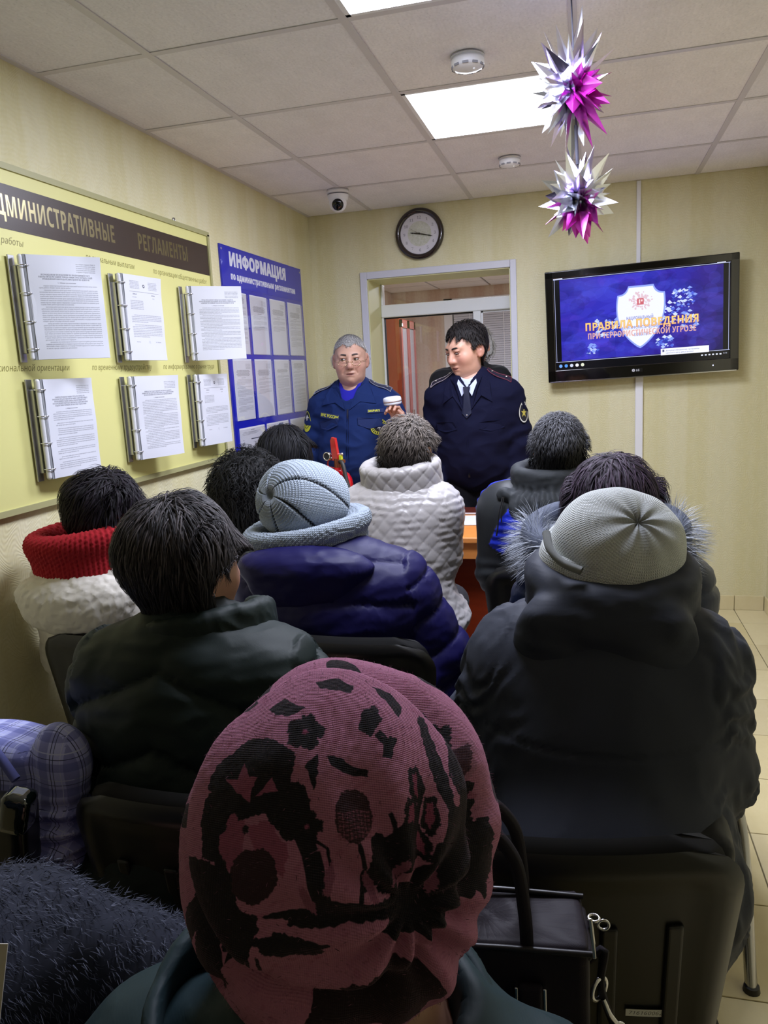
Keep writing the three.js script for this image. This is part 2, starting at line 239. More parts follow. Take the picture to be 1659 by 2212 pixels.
// ---------- yellow information board on the left wall ----------
{
  const z0 = -1.36, z1 = -3.216, y0 = 1.104, y1 = 2.078, W = z0 - z1, H = y1 - y0;
  const b = thing('information_board', 'large pale yellow information board with a dark brown heading strip', 'board', [XL, y0, (z0 + z1) / 2]);
  const T = 0.018, cream = mat(0xa9a678, { roughness: 0.4 });
  const X2 = (z) => (z0 - z) / W * 2048, Y2 = (y) => (y1 - y) / H * 1074;
  const print = ctex(2048, 1074, (g) => {
    g.fillStyle = '#dcd88f'; g.fillRect(0, 0, 2048, 1074); g.fillStyle = '#6d6626'; g.font = 'italic 30px sans-serif';
    const put = (s, za, zb, y) => { g.textAlign = 'left'; g.fillText(s, X2(za), Y2(y) + 10, X2(zb) - X2(za)); };
    put('по поиску работы', -1.80, -2.10, 1.876); put('по социальным выплатам', -2.325, -2.615, 1.878); put('по организации общественных работ', -2.742, -3.18, 1.878);
    put('по профессиональной ориентации', -1.72, -2.19, 1.511); put('по временному трудоустройству', -2.288, -2.662, 1.511); put('по информированию о рынке труда', -2.746, -3.18, 1.511);
  });
  mesh('panel', bx(0, T - 0.002, 0, H, -W / 2, W / 2), mat(0xd2cf92, { roughness: 0.5 }), b);
  const face = new THREE.PlaneGeometry(W - 0.01, H - 0.01).rotateY(Math.PI / 2).translate(T, H / 2, 0);
  mesh('printed_face', face, mat(0xffffff, { map: print, roughness: 0.42 }), b);
  const hs = 0.126, HY = 1.905 - y0;
  const strip = (col, txt) => (g, w, h) => { g.fillStyle = col; g.fillRect(0, 0, w, h); g.fillStyle = txt; g.font = 'bold 92px sans-serif'; const P = (z) => (z0 - z) / W * w; g.fillText('АДМИНИСТРАТИВНЫЕ', P(-1.895), h * 0.7, P(-2.512) - P(-1.895)); g.fillText('РЕГЛАМЕНТЫ', P(-2.655), h * 0.7, P(-3.035) - P(-2.655)); };
  const hm = phys(0xffffff, { map: ctex(2048, 140, strip('#3a2d26', '#a39a76')), roughnessMap: ctex(2048, 140, strip('#005a00', '#004c00'), { data: true }), metalnessMap: ctex(2048, 140, strip('#000000', '#0000ff'), { data: true }), roughness: 1, metalness: 1 });
  mesh('heading_strip', new THREE.PlaneGeometry(W - 0.012, hs).rotateY(Math.PI / 2).translate(T + 0.0008, HY + hs / 2, 0), hm, b);
  const fr = 0.012; for (const g of [bx(0, T + 0.006, -fr, fr * 0.5, -W / 2 - fr, W / 2 + fr), bx(0, T + 0.006, H - fr * 0.5, H + fr, -W / 2 - fr, W / 2 + fr), bx(0, T + 0.006, 0, H, -W / 2 - fr, -W / 2 + fr * 0.4), bx(0, T + 0.006, 0, H, W / 2 - fr * 0.4, W / 2 + fr)]) mesh('frame_bar', g, cream, b);
  mesh('hanger', new THREE.TorusGeometry(0.008, 0.0022, 8, 16).rotateY(Math.PI / 2).translate(0.004, H + 0.022, -0.68), steel, b);
}
// ring binders hung on the board
const sleeveMat = phys(0x8d9096, { roughness: 0.25, clearcoat: 0.6 }), tubeMat = phys(0xdadbe0, { roughness: 0.25 });
function binder(z, yTop, ang, style, label, thick, curl) {
  const t = thing('ring_binder', label, 'binder', [XL + 0.025, yTop - 0.3, z], 0, 'ring binders on the yellow board');
  mesh('wall_rail', [rbx(0, 0.006, -0.005, 0.3, -0.012, 0.014, 0.002), rbx(0.004, 0.02, 0.02, 0.27, -0.004, 0.004, 0.002)], steel, t);
  const swing = new THREE.Group(); swing.rotation.y = -ang;           // local: -z along the page, +x out of the wall
  const R = (g) => g.rotateY(-ang).translate(0.034, 0, 0);
  mesh('spine_tube', R(new THREE.CapsuleGeometry(0.0075, 0.285, 6, 14).translate(0, 0.15, 0)), tubeMat, t);
  for (const y of [0.032, 0.11, 0.19, 0.268]) mesh('ring', R(new THREE.TorusGeometry(0.0165, 0.0017, 8, 22).rotateX(Math.PI / 2).translate(0, y, -0.006)), chrome, t);
  mesh('sleeve_edge', R(bx(-0.006 - thick, 0.0062, 0.001, 0.299, -0.024, -0.006)), sleeveMat, t);
  mesh('sheet_stack', R(bx(-0.004 - thick, 0.004, 0.002, 0.298, -0.222, -0.02)), paperMat, t);
  const W = 0.21, pg = new THREE.PlaneGeometry(W, 0.297, 16, 20), p = pg.attributes.position;
  for (let i = 0; i < p.count; i++) { const u = (p.getX(i) + W / 2) / W, v = (p.getY(i) + 0.1485) / 0.297; const corner = Math.max(0, u + v - 1.72); p.setZ(i, 0.0075 + curl * 0.01 * Math.sin(u * Math.PI) + corner * curl * 0.06 + 0.0012 * Math.sin(v * 9 + u * 3)); }
  pg.computeVertexNormals();
  mesh('top_sheet', R(pg.rotateY(Math.PI / 2).translate(0, 0.15, -0.014 - W / 2)), pageMat(style), t);
  const cg = new THREE.PlaneGeometry(W, 0.297).rotateY(Math.PI / 2 + 0.02).translate(0.0055, 0.1495, -0.016 - W / 2); mesh('inner_sheet', R(cg), paperMat, t);
  return t;
}
binder(-1.955, 1.832, 0.65, 'dense', 'thick ring binder with dense text swung open, nearest the photo edge in the upper row', 0.016, 0.5);
binder(-2.44, 1.832, 0.096, 'form', 'ring binder showing a letterhead with round crest, middle of the upper row', 0.012, 0.35);
binder(-2.92, 1.832, 0.82, 'dense', 'ring binder swung out over the edge of the blue board', 0.012, 0.2);
binder(-1.96, 1.478, 0.085, 'normal', 'ring binder behind the dark-haired head with the red collar', 0.012, 0.1);
binder(-2.44, 1.478, 0.27, 'dense', 'ring binder with folded page corner, middle of the lower row', 0.014, 0.4);
binder(-2.92, 1.478, 0.12, 'form', 'ring binder showing a letterhead with round crest, lower row beside the blue board', 0.012, 0.15);

// ---------- blue information board with pockets ----------
{
  const z0 = -3.352, z1 = -4.392, y0 = 0.96, y1 = 2.065, W = z0 - z1, H = y1 - y0;
  const b = thing('notice_board', 'bright blue notice board headed in white letters with paper pockets', 'board', [XL + 0.001, y0, (z0 + z1) / 2]);
  const blue = phys(0x1b1fae, { roughness: 0.22, clearcoat: 0.7, clearcoatRoughness: 0.1 });
  mesh('panel', bx(0, 0.006, 0, H, -W / 2, W / 2), blue, b);
  const head = ctex(1024, 220, (g) => {
    g.fillStyle = '#1d22b2'; g.fillRect(0, 0, 1024, 220); g.fillStyle = '#dfe2f2'; g.strokeStyle = '#dfe2f2'; g.lineWidth = 7; g.lineJoin = 'round';
    g.save(); g.translate(86, 100); g.scale(0.92, 1.0); g.font = 'bold 104px sans-serif'; g.fillText('ИНФОРМАЦИЯ', 0, 0, 915); g.strokeText('ИНФОРМАЦИЯ', 0, 0, 915); g.restore();
    g.font = 'bold 56px sans-serif'; g.lineWidth = 3; for (const m of ['fillText', 'strokeText']) g[m]('по административным регламентам', 92, 176, 826);
  });
  mesh('heading', new THREE.PlaneGeometry(W - 0.004, 0.18).rotateY(Math.PI / 2).translate(0.0066, H - 0.095, 0), phys(0xffffff, { map: head, roughness: 0.3, clearcoat: 0.5 }), b);
  for (const [y, z] of [[H - 0.02, W / 2 - 0.02], [H - 0.02, -W / 2 + 0.02], [0.02, W / 2 - 0.02], [0.02, -W / 2 + 0.02]]) mesh('screw', new THREE.SphereGeometry(0.006, 10, 6).scale(0.5, 1, 1).translate(0.006, y, z), steel, b);
  const clear = phys(0xffffff, { transmission: 1, thickness: 0, roughness: 0.03, ior: 1.49 });
  const zs = [-3.39, -3.64, -3.893, -4.142], row = [[1.86, 1.57], [1.545, 1.252]], styles = [['list', 'short', 'short', 'normal'], ['normal', 'short', 'dense', 'list']];
  const ord = ['first', 'second', 'third', 'fourth'], rows = ['top row', 'middle row', 'bottom row'];
  const pocket = (za, zb, ya, yb) => mesh('pocket', [bx(0.0105, 0.0118, yb - y0 - 0.004, ya - y0 - 0.012, zb - (z0 + z1) / 2, za - (z0 + z1) / 2)], clear, b);
  const sheet = (za, zb, ya, yb, style, label) => {
    const w = za - zb, h = ya - yb, t = thing('notice_sheet', label, 'paper', [XL + 0.0085, yb, (za + zb) / 2], 0, 'printed sheets on the blue board');
    const g = new THREE.PlaneGeometry(w, h).rotateY(Math.PI / 2).translate(0, h / 2, 0); const s = mesh('printed_face', g, pageMat(style, w > h ? 480 : 340, w > h ? 340 : 480), t);
    mesh('backing', bx(-0.0014, -0.0004, 0, h, -w / 2, w / 2), paperMat, t); return s;
  };
  for (let r = 0; r < 2; r++) for (let c = 0; c < 4; c++) { pocket(zs[c] + 0.004, zs[c] - 0.222, row[r][0] + 0.006, row[r][1]); sheet(zs[c], zs[c] - 0.21, row[r][0], row[r][1], styles[r][c], ord[c] + ' printed sheet from the left in the ' + rows[r] + ' of the blue board'); }
  for (let c = 0; c < 3; c++) { const za = -3.4 - 0.331 * c, zb = za - 0.3; pocket(za + 0.004, zb - 0.004, 1.22, 1.0); sheet(za, zb, 1.215, 1.003, ['plan', 'photo', 'short'][c], ord[c] + ' wide sheet from the left in the bottom row of the blue board'); }
}
// ---------- clock ----------
{
  const t = thing('wall_clock', 'round wall clock with dark brown rim above the doorway', 'clock', [-0.945, 2.229, ZB]);
  mesh('rim', lathe([[0, 0], [0.14, 0], [0.1445, 0.012], [0.142, 0.026], [0.132, 0.034], [0.119, 0.031], [0.113, 0.02], [0.113, 0.014], [0, 0.014]], 64).rotateX(Math.PI / 2), phys(0x1d0d10, { roughness: 0.18, clearcoat: 0.8 }), t);
  const face = ctex(512, 512, (g) => {
    g.fillStyle = '#dcd9e2'; g.fillRect(0, 0, 512, 512); g.fillStyle = '#cfd0c6'; g.beginPath(); g.arc(256, 256, 158, 0, 7); g.fill();
    g.save(); g.clip(); for (let i = 0; i < 260; i++) { g.fillStyle = i % 3 ? 'rgba(190,194,172,.35)' : 'rgba(222,222,214,.4)'; g.beginPath(); g.ellipse(rr(90, 420), rr(90, 420), rr(6, 26), rr(4, 14), rr(0, 3), 0, 7); g.fill(); } g.restore();
    g.fillStyle = '#8b8894'; g.font = 'bold 50px serif'; g.textAlign = 'center'; g.textBaseline = 'middle';
    for (let h = 1; h <= 12; h++) { const a = h / 12 * Math.PI * 2; g.fillText(String(h), 256 + 205 * Math.sin(a), 256 - 205 * Math.cos(a)); }
  });
  mesh('dial', new THREE.CircleGeometry(0.1135, 64).translate(0, 0, 0.0155), mat(0xffffff, { map: face, roughness: 0.4 }), t);
  const hand = (name, a, l, w, z, c) => { const s = new THREE.Shape([[-w * 0.4, -0.018], [-w, l * 0.3], [-w * 0.5, l * 0.62], [-w * 0.9, l * 0.72], [0, l], [w * 0.9, l * 0.72], [w * 0.5, l * 0.62], [w, l * 0.3], [w * 0.4, -0.018]].map((p) => new THREE.Vector2(...p))); return mesh(name, new THREE.ExtrudeGeometry(s, { depth: 0.0012, bevelEnabled: false }).rotateZ(-a).translate(0, 0, z), c, t); };
  const dk = mat(0x2b2a16, { metalness: 0.4, roughness: 0.4 });
  hand('hour_hand', 9.28 / 12 * Math.PI * 2, 0.058, 0.0042, 0.018, dk); hand('minute_hand', 17.3 / 60 * Math.PI * 2, 0.082, 0.0042, 0.0205, dk); hand('second_hand', 50 / 60 * Math.PI * 2, 0.07, 0.0009, 0.023, mat(0x77756a));
  mesh('hub', cyl(0.005, 0.005, 0.012, 16).rotateX(Math.PI / 2).translate(0, 0, 0.022), dk, t);
  mesh('glass', new THREE.CircleGeometry(0.114, 48).translate(0, 0, 0.027), phys(0xffffff, { transmission: 1, thickness: 0, roughness: 0.03 }), t);
}
// ---------- television ----------
{
  const t = thing('television', 'black flat television on the wall showing a blue title screen with a white shield', 'television', [0.272, 1.652, ZB + 0.09]);
  t.rotation.set(0.035, 0, 0.022, 'YXZ');
  const W = 0.497, H = 0.302, gloss = phys(0x060608, { roughness: 0.12, clearcoat: 1, clearcoatRoughness: 0.04 });
  const sx = 0.452, sy0 = -0.235, sy1 = 0.262;
  mesh('back_case', rbx(-W + 0.03, W - 0.03, -H + 0.03, H - 0.03, -0.05, -0.012, 0.012, 3), blackPlastic, t);
  mesh('bezel', [rbx(-W, -sx, -H, H, -0.016, 0.012, 0.005), rbx(sx, W, -H, H, -0.016, 0.012, 0.005), rbx(-W, W, sy1, H, -0.016, 0.012, 0.005), rbx(-W, W, -H, sy0, -0.016, 0.012, 0.005), bx(-sx - 0.002, sx + 0.002, sy0, sy1, -0.016, 0.004)], gloss, t);
  const scr = ctex(1280, 704, (g, w, h) => {
    g.fillStyle = '#05060c'; g.fillRect(0, 0, w, h);
    g.fillStyle = '#b9bfe8'; g.fillRect(0, 6, w, 4); g.fillRect(0, 640, w, 4); g.fillRect(6, 6, 3, 636); g.fillRect(w - 9, 6, 3, 636);
    const X0 = 46, X1 = w - 46, Y0 = 14, Y1 = 636;
    g.save(); g.beginPath(); g.rect(X0, Y0, X1 - X0, Y1 - Y0); g.clip();
    const gr = g.createLinearGradient(X0, Y0, X1, Y1); gr.addColorStop(0, '#241f96'); gr.addColorStop(0.4, '#3230b8'); gr.addColorStop(0.75, '#2a1a7c'); gr.addColorStop(1, '#150e4e'); g.fillStyle = gr; g.fillRect(X0, Y0, X1, Y1);
    for (let i = 0; i < 260; i++) { const d = rnd(); g.fillStyle = ['rgba(20,16,90,.16)', 'rgba(84,96,226,.13)', 'rgba(120,60,190,.08)', 'rgba(60,70,200,.14)'][i % 4]; g.beginPath(); g.ellipse(rr(X0, X1), rr(Y0, Y1), rr(20, 130), rr(12, 70), rr(-0.4, 0.4), 0, 7); g.fill(); }
    const frag = (cx, cy, n, s) => { for (let i = 0; i < n; i++) { const x = cx + rr(-1, 1) * s, y = cy + rr(-1, 1) * s * 0.75, r = rr(5, 22); g.fillStyle = ['#7f96e6', '#a8bbf2', '#4c5fd0', '#c9d6fa', '#2d3aa6'][i % 5]; g.beginPath(); g.moveTo(x - r, y + rr(-4, 4)); g.lineTo(x + rr(-4, 6), y - r * rr(0.5, 1)); g.lineTo(x + r, y + rr(-6, 6)); g.lineTo(x + rr(-8, 8), y + r * rr(0.4, 1)); g.fill(); } };
    frag(400, 410, 60, 90); frag(900, 330, 70, 110); frag(960, 220, 50, 80); frag(290, 560, 26, 50); frag(820, 540, 26, 60); frag(1000, 410, 30, 60);
    const sh = (k) => { g.beginPath(); const C = (x, y) => [640 + (x - 640) * k, 330 + (y - 330) * k]; g.moveTo(...C(560, 116)); g.lineTo(...C(740, 116)); g.quadraticCurveTo(...C(756, 176), ...C(818, 176)); g.quadraticCurveTo(...C(846, 420), ...C(664, 560)); g.lineTo(...C(640, 574)); g.lineTo(...C(616, 560)); g.quadraticCurveTo(...C(434, 420), ...C(482, 176)); g.quadraticCurveTo(...C(544, 176), ...C(560, 116)); };
    sh(1.03); g.fillStyle = '#8da0ee'; g.fill(); sh(0.97); g.fillStyle = '#e3e6fb'; g.fill();
    g.fillStyle = '#d6b9c4'; for (let i = 0; i < 70; i++) { const a = rr(0, 6.28), r = rr(18, 92); g.beginPath(); g.ellipse(648 + Math.cos(a) * r, 226 + Math.sin(a) * r * 0.72, rr(3, 13), rr(3, 9), a, 0, 7); g.fill(); }
    g.fillStyle = '#c2616c'; g.fillRect(622, 206, 48, 48); g.fillStyle = '#e9d2d6'; g.fillRect(634, 214, 10, 30); g.fillRect(650, 216, 12, 14);
    g.textAlign = 'center'; g.fillStyle = '#8a8fc4'; g.font = 'bold 34px sans-serif'; g.fillText('НАЦИОНАЛЬНЫЙ', 640, 360, 200); g.fillText('АНТИТЕРРОРИСТИЧЕСКИЙ', 640, 432, 270); g.fillText('КОМИТЕТ', 650, 486, 110);
    const gold = g.createLinearGradient(0, 370, 0, 480); gold.addColorStop(0, '#f6cf7a'); gold.addColorStop(1, '#d99a86'); g.fillStyle = gold; g.strokeStyle = '#c07c54'; g.lineWidth = 2;
    g.font = 'bold 84px sans-serif'; g.fillText('ПРАВИЛА ПОВЕДЕНИЯ', 648, 418, 840); g.strokeText('ПРАВИЛА ПОВЕДЕНИЯ', 648, 418, 840);
    g.fillStyle = '#d9a69c'; g.font = 'bold 62px sans-serif'; g.fillText('ПРИ ТЕРРОРИСТИЧЕСКОЙ УГРОЗЕ', 648, 482, 800);
    g.restore();
    g.fillStyle = '#e9ebf8'; g.fillRect(790, 598, 346, 50); g.fillStyle = '#555a80'; g.font = '15px sans-serif'; g.textAlign = 'left'; g.fillText('Доступно обновление программы', 826, 620, 290); g.fillText('Щёлкните здесь для установки', 826, 638, 200); g.fillRect(802, 606, 14, 18);
    g.fillStyle = '#cfd6f6'; for (let i = 0; i < 5; i++) { g.fillStyle = ['#6fa0e8', '#4f8fe0', '#c8cfe8', '#e6e6ea', '#d8dcc8'][i]; g.beginPath(); g.arc(36 + i * 42, 674, 13, 0, 7); g.fill(); }
    g.fillStyle = '#dfe4fb'; for (let i = 0; i < 6; i++) g.fillRect(1080 + i * 26, 664, 14, 10); g.font = '14px sans-serif'; g.fillText('9:14', 1236, 670, 36); g.fillRect(1190, 0, 60, 5); g.fillRect(0, 0, 70, 5);
  });
  mesh('screen', new THREE.PlaneGeometry(sx * 2, sy1 - sy0).translate(0, (sy0 + sy1) / 2, 0.006), mat(0x050508, { map: null, emissive: 0xffffff, emissiveMap: scr, emissiveIntensity: 1.25, roughness: 0.15 }), t);
  mesh('chrome_edge', bx(-W + 0.01, W - 0.01, -H - 0.002, -H + 0.003, 0.004, 0.0125), chrome, t);
  mesh('maker_mark', new THREE.PlaneGeometry(0.06, 0.02).translate(-0.02, -0.265, 0.0128), mat(0xffffff, { roughness: 0.3, map: ctex(192, 64, (g) => { g.fillStyle = '#060608'; g.fillRect(0, 0, 192, 64); g.fillStyle = '#c9cbd4'; g.beginPath(); g.arc(40, 32, 26, 0, 7); g.fill(); g.fillStyle = '#060608'; g.fillRect(36, 16, 5, 26); g.fillRect(36, 40, 16, 4); g.fillStyle = '#c9cbd4'; g.font = 'bold 50px sans-serif'; g.fillText('LG', 80, 50); }) }), t);
  mesh('power_light', new THREE.SphereGeometry(0.004, 10, 8).translate(0.37, -0.268, 0.011), mat(0xdfe4ff, { emissive: 0xcfd8ff, emissiveIntensity: 1 }), t);
  mesh('wall_mount', [bx(-0.1, 0.1, -0.12, 0.12, -0.088, -0.08), bx(-0.05, 0.05, -0.06, 0.06, -0.08, -0.05)], blackPlastic, t);
  const l = new THREE.RectAreaLight(0x5a5cff, 0.5, sx * 2, sy1 - sy0); l.position.set(0.272, 1.66, ZB + 0.115); l.lookAt(0.272, 1.66, 0); scene.add(l);
  const c = thing('cable_trunking', 'narrow white cable trunking on the wall above the television', 'trunking', [0.268, 1.9, ZB]); mesh('duct', rbx(-0.011, 0.011, 0, HC - 1.902, 0, 0.011, 0.002), plasticWhite, c); mesh('cover', rbx(-0.009, 0.009, 0, HC - 1.903, 0.011, 0.0125, 0.0006), plasticWhite, c);
  const d = thing('cable_trunking', 'white cable trunking running down the wall below the television', 'trunking', [0.276, 0.086, ZB]); mesh('duct', rbx(-0.021, 0.021, 0, 1.28, 0, 0.018, 0.003), plasticWhite, d); mesh('cover', rbx(-0.018, 0.018, 0, 1.28, 0.018, 0.02, 0.0008), plasticWhite, d);
}
// ---------- ceiling devices ----------
function detector(x, z, k, label) {
  const t = thing('smoke_detector', label, 'smoke detector', [x, HC - 0.002, z], 0, 'smoke detectors on the ceiling');
  mesh('base', lathe([[0, 0], [0.052 * k, 0], [0.052 * k, -0.008], [0, -0.008]], 40), plasticWhite, t);
  mesh('housing', lathe([[0, -0.042], [0.012, -0.042], [0.03, -0.038], [0.046, -0.034], [0.05, -0.026], [0.0505, -0.016], [0.049, -0.006], [0, -0.006]].map(([a, b]) => [a * k, b]), 48), plasticWhite, t);
  mesh('slot', Array.from({ length: 10 }, (_, i) => bx(-0.009, 0.009, -0.0345, -0.028, 0.0455 * k, 0.0492 * k).rotateY(i / 10 * Math.PI * 2)), mat(0x8d8d95), t);
  mesh('indicator', new THREE.SphereGeometry(0.004, 8, 6).translate(0.02 * k, -0.039, 0.01), mat(0xffffff), t);
}
detector(-0.356, -2.57, 1.02, 'white round smoke detector nearer the camera, before the light panel');
detector(-0.347, -3.81, 0.98, 'white round smoke detector beyond the light panel, with dark slots');
{
  const t = thing('security_camera', 'white dome camera with black lens at the ceiling corner', 'camera', [-1.255, HC, -4.03]);
  mesh('mount', lathe([[0, 0], [0.057, 0], [0.057, -0.012], [0.054, -0.022], [0, -0.022]], 40), plasticWhite, t);
  mesh('gap_ring', lathe([[0.0535, -0.021], [0.0535, -0.0255], [0, -0.0255], [0, -0.021]], 40), mat(0x303034), t);
  mesh('collar', lathe([[0, -0.025], [0.056, -0.025], [0.056, -0.03], [0.05, -0.05], [0.044, -0.06], [0, -0.06]], 40), plasticWhite, t);
  mesh('ball', new THREE.SphereGeometry(0.046, 32, 20).translate(0, -0.066, 0.008), plasticWhite, t);
  mesh('lens', new THREE.SphereGeometry(0.03, 28, 18).scale(1, 1, 0.5).rotateX(0.45).rotateY(0.25).translate(0.011, -0.082, 0.046), phys(0x07070c, { roughness: 0.08 }), t);
}
// ---------- foil star garland ----------
{
  const silver = phys(0xeef0fa, { metalness: 1, roughness: 0.24 }), pink = phys(0xd04ac2, { metalness: 0.85, roughness: 0.25 }), lilac = phys(0xc9bce0, { metalness: 1, roughness: 0.2 });
  const spike = (l, w) => {                            // folded foil point along +y: a thin hollow four-sided spear
    const p = [], u = [[0, l, 0]], b = [[w, l * 0.42, 0], [0, l * 0.36, w * 0.3], [-w, l * 0.42, 0], [0, l * 0.36, -w * 0.3]], q = [0, 0, 0];
    for (let i = 0; i < 4; i++) { const a = b[i], c = b[(i + 1) % 4]; p.push(...u[0], ...c, ...a, ...q, ...a, ...c); }
    const g = new THREE.BufferGeometry(); g.setAttribute('position', new THREE.Float32BufferAttribute(p, 3)); g.setAttribute('uv', new THREE.Float32BufferAttribute(new Float32Array(p.length / 3 * 2), 2)); g.computeVertexNormals(); return g;
  };
  const star = (name, label, pos, n, L, tall, pinkSide) => {
    const t = thing(name, label, 'ornament', pos, 0);
    mesh('core', new THREE.IcosahedronGeometry(L * 0.22, 1), silver, t);
    for (let i = 0; i < n; i++) {
      const y = 1 - 2 * (i + 0.5) / n, r = Math.sqrt(1 - y * y), a = i * 2.399963 + rr(-0.2, 0.2);
      const d = new THREE.Vector3(r * Math.cos(a), y + rr(-0.12, 0.12), r * Math.sin(a)).normalize();
      const l = L * rr(0.72, 1.08) * (1 + (tall - 1) * Math.pow(Math.abs(d.y), 3)), isP = d.clone().dot(pinkSide) > 0.45 && rnd() < 0.6;
      const m = mesh('foil_point', spike(l, L * rr(0.16, 0.3)), isP ? pink : rnd() < 0.3 ? lilac : silver, t);
      m.quaternion.setFromUnitVectors(new THREE.Vector3(0, 1, 0), d); m.rotateY(rr(0, 6));
    }
    return t;
  };
  const oz = -2.3;
  star('foil_star', 'tall silver and magenta foil star hanging from the ceiling, the upper one', [-0.039, 2.17, oz], 84, 0.108, 1.85, new THREE.Vector3(0.8, -0.35, 0.3).normalize());
  star('foil_star', 'smaller silver foil star with pink lower points, the lower one', [-0.023, 1.885, oz], 70, 0.112, 1.25, new THREE.Vector3(0.1, -0.75, 0.45).normalize());
  const s = thing('ornament_cord', 'thin dark cord joining the two foil stars', 'cord', [-0.023, 1.885, oz]);
  mesh('cord', rod([0, 0, 0], [-0.016, HC - 1.886, 0], 0.0022), mat(0x3a3a48, { roughness: 0.6 }), s); mesh('knot', rod([-0.003, 0.09, 0], [-0.007, 0.19, 0], 0.0048), mat(0x50505e), s);
}
// ---------- desk and what stands on it ----------
const deskWood = mat(0xffffff, { roughness: 0.4, map: dtex(256, 256, (u, v) => { const k = 0.5 + 0.5 * Math.sin((v * 16 + 2.2 * pn(u, v, 3) + 0.6 * pn(u, v, 9)) * 6.28) * 0.35 + pn(u, v, 60) * 0.25; return [0.80 + 0.07 * k, 0.50 + 0.07 * k, 0.24 + 0.05 * k]; }, { color: true, repeat: [1, 2] }) });
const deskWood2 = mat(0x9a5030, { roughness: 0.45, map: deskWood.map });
const DESK = { x0: -1.13, x1: 0.1, z0: -3.76, z1: -3.1, y: 0.75 };
{
  const t = thing('desk', 'orange-brown wooden desk between the seated front row and the officers', 'desk', [0, 0, 0]);
  const { x0, x1, z0, z1, y } = DESK;
  mesh('top', rbx(x0, x1, y - 0.026, y, z0, z1, 0.006, 3), deskWood, t);
  mesh('apron', rbx(x0 + 0.03, x1 - 0.03, y - 0.1, y - 0.026, z1 - 0.05, z1 - 0.03, 0.003), deskWood, t);
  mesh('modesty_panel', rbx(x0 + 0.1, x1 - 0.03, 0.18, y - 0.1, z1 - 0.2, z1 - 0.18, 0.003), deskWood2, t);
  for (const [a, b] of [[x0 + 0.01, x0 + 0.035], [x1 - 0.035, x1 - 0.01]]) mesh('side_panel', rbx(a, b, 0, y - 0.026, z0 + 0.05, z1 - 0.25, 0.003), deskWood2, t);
}
{
  const p = thing('paper_sheet', 'white papers lying on the desk edge below the policeman', 'paper', [-0.55, DESK.y, -3.47], 0.06);
  mesh('sheet', [bx(-0.15, 0.16, 0, 0.0015, -0.11, 0.11), bx(-0.12, 0.2, 0.0016, 0.003, -0.09, 0.12)], paperMat, p);
  const f = thing('folder', 'brown leather folder on the desk before the policeman', 'folder', [-0.5, DESK.y, -3.68], -0.04);
  mesh('cover', rbx(-0.17, 0.17, 0, 0.012, -0.07, 0.07, 0.004), mat(0x4f1f17, { roughness: 0.4 }), f); mesh('pages', bx(-0.165, 0.165, 0.003, 0.009, -0.066, 0.073), paperMat, f);
}
{ // fire extinguisher
  const t = thing('fire_extinguisher', 'small red fire extinguisher with black hose standing on the desk', 'fire extinguisher', [-1.07, DESK.y, -3.2], -0.3); t.scale.setScalar(1.08);
  const red = phys(0xb90f1c, { roughness: 0.22, clearcoat: 0.8, clearcoatRoughness: 0.08 });
  mesh('cylinder', lathe([[0, 0], [0.054, 0], [0.0575, 0.006], [0.0575, 0.205], [0.054, 0.226], [0.043, 0.245], [0.026, 0.256], [0.016, 0.26], [0.016, 0.272], [0, 0.272]], 48), red, t);
  mesh('label', new THREE.CylinderGeometry(0.058, 0.058, 0.1, 40, 1, true, -1.2, 1.3).translate(0, 0.14, 0), mat(0xe4e4e0, { roughness: 0.4, side: THREE.DoubleSide }), t);
  mesh('valve', [cyl(0.0155, 0.0155, 0.04, 20).translate(0, 0.288, 0), rod([-0.01, 0.298, 0], [0.034, 0.298, 0], 0.0075)], mat(0x8a5038, { metalness: 0.7, roughness: 0.4 }), t);
  mesh('gauge', [cyl(0.017, 0.017, 0.012, 24).rotateX(Math.PI / 2).translate(-0.042, 0.318, 0.01), new THREE.TorusGeometry(0.0155, 0.003, 10, 24).translate(-0.042, 0.318, 0.017)], chrome, t);
  mesh('gauge_face', new THREE.CircleGeometry(0.0125, 20).translate(-0.042, 0.318, 0.0165), mat(0x24242a), t);
  mesh('gauge_stem', rod([-0.03, 0.312, 0.006], [0, 0.305, 0], 0.005), chrome, t);
  mesh('lever', new THREE.ExtrudeGeometry(new THREE.Shape([[-0.012, 0], [0.016, 0], [0.004, 0.088], [-0.01, 0.092], [-0.017, 0.08]].map((p) => new THREE.Vector2(...p))), { depth: 0.012, bevelEnabled: true, bevelSize: 0.002, bevelThickness: 0.002, bevelSegments: 2 }).translate(-0.006, 0.302, -0.002), red, t);
  mesh('carry_handle', tube([[-0.012, 0.268, 0], [-0.05, 0.275, 0], [-0.046, 0.3, 0], [-0.02, 0.304, 0]], 0.0035, 20, 8), red, t);
  mesh('pin', [new THREE.SphereGeometry(0.006, 12, 8).translate(0.026, 0.327, 0.004), rod([-0.02, 0.326, 0.004], [0.026, 0.327, 0.004], 0.002)], chrome, t);
  mesh('seal', rbx(0.014, 0.026, 0.304, 0.322, -0.002, 0.012, 0.002), mat(0xc8d02e, { roughness: 0.4 }), t);
  mesh('hose', tube([[0.012, 0.298, 0.004], [0.034, 0.29, 0.016], [0.06, 0.22, 0.03], [0.085, 0.15, 0.036], [0.1, 0.09, 0.03], [0.1, 0.05, 0.02]], 0.0085, 40, 10), mat(0x2c2a29, { roughness: 0.55 }), t);
}
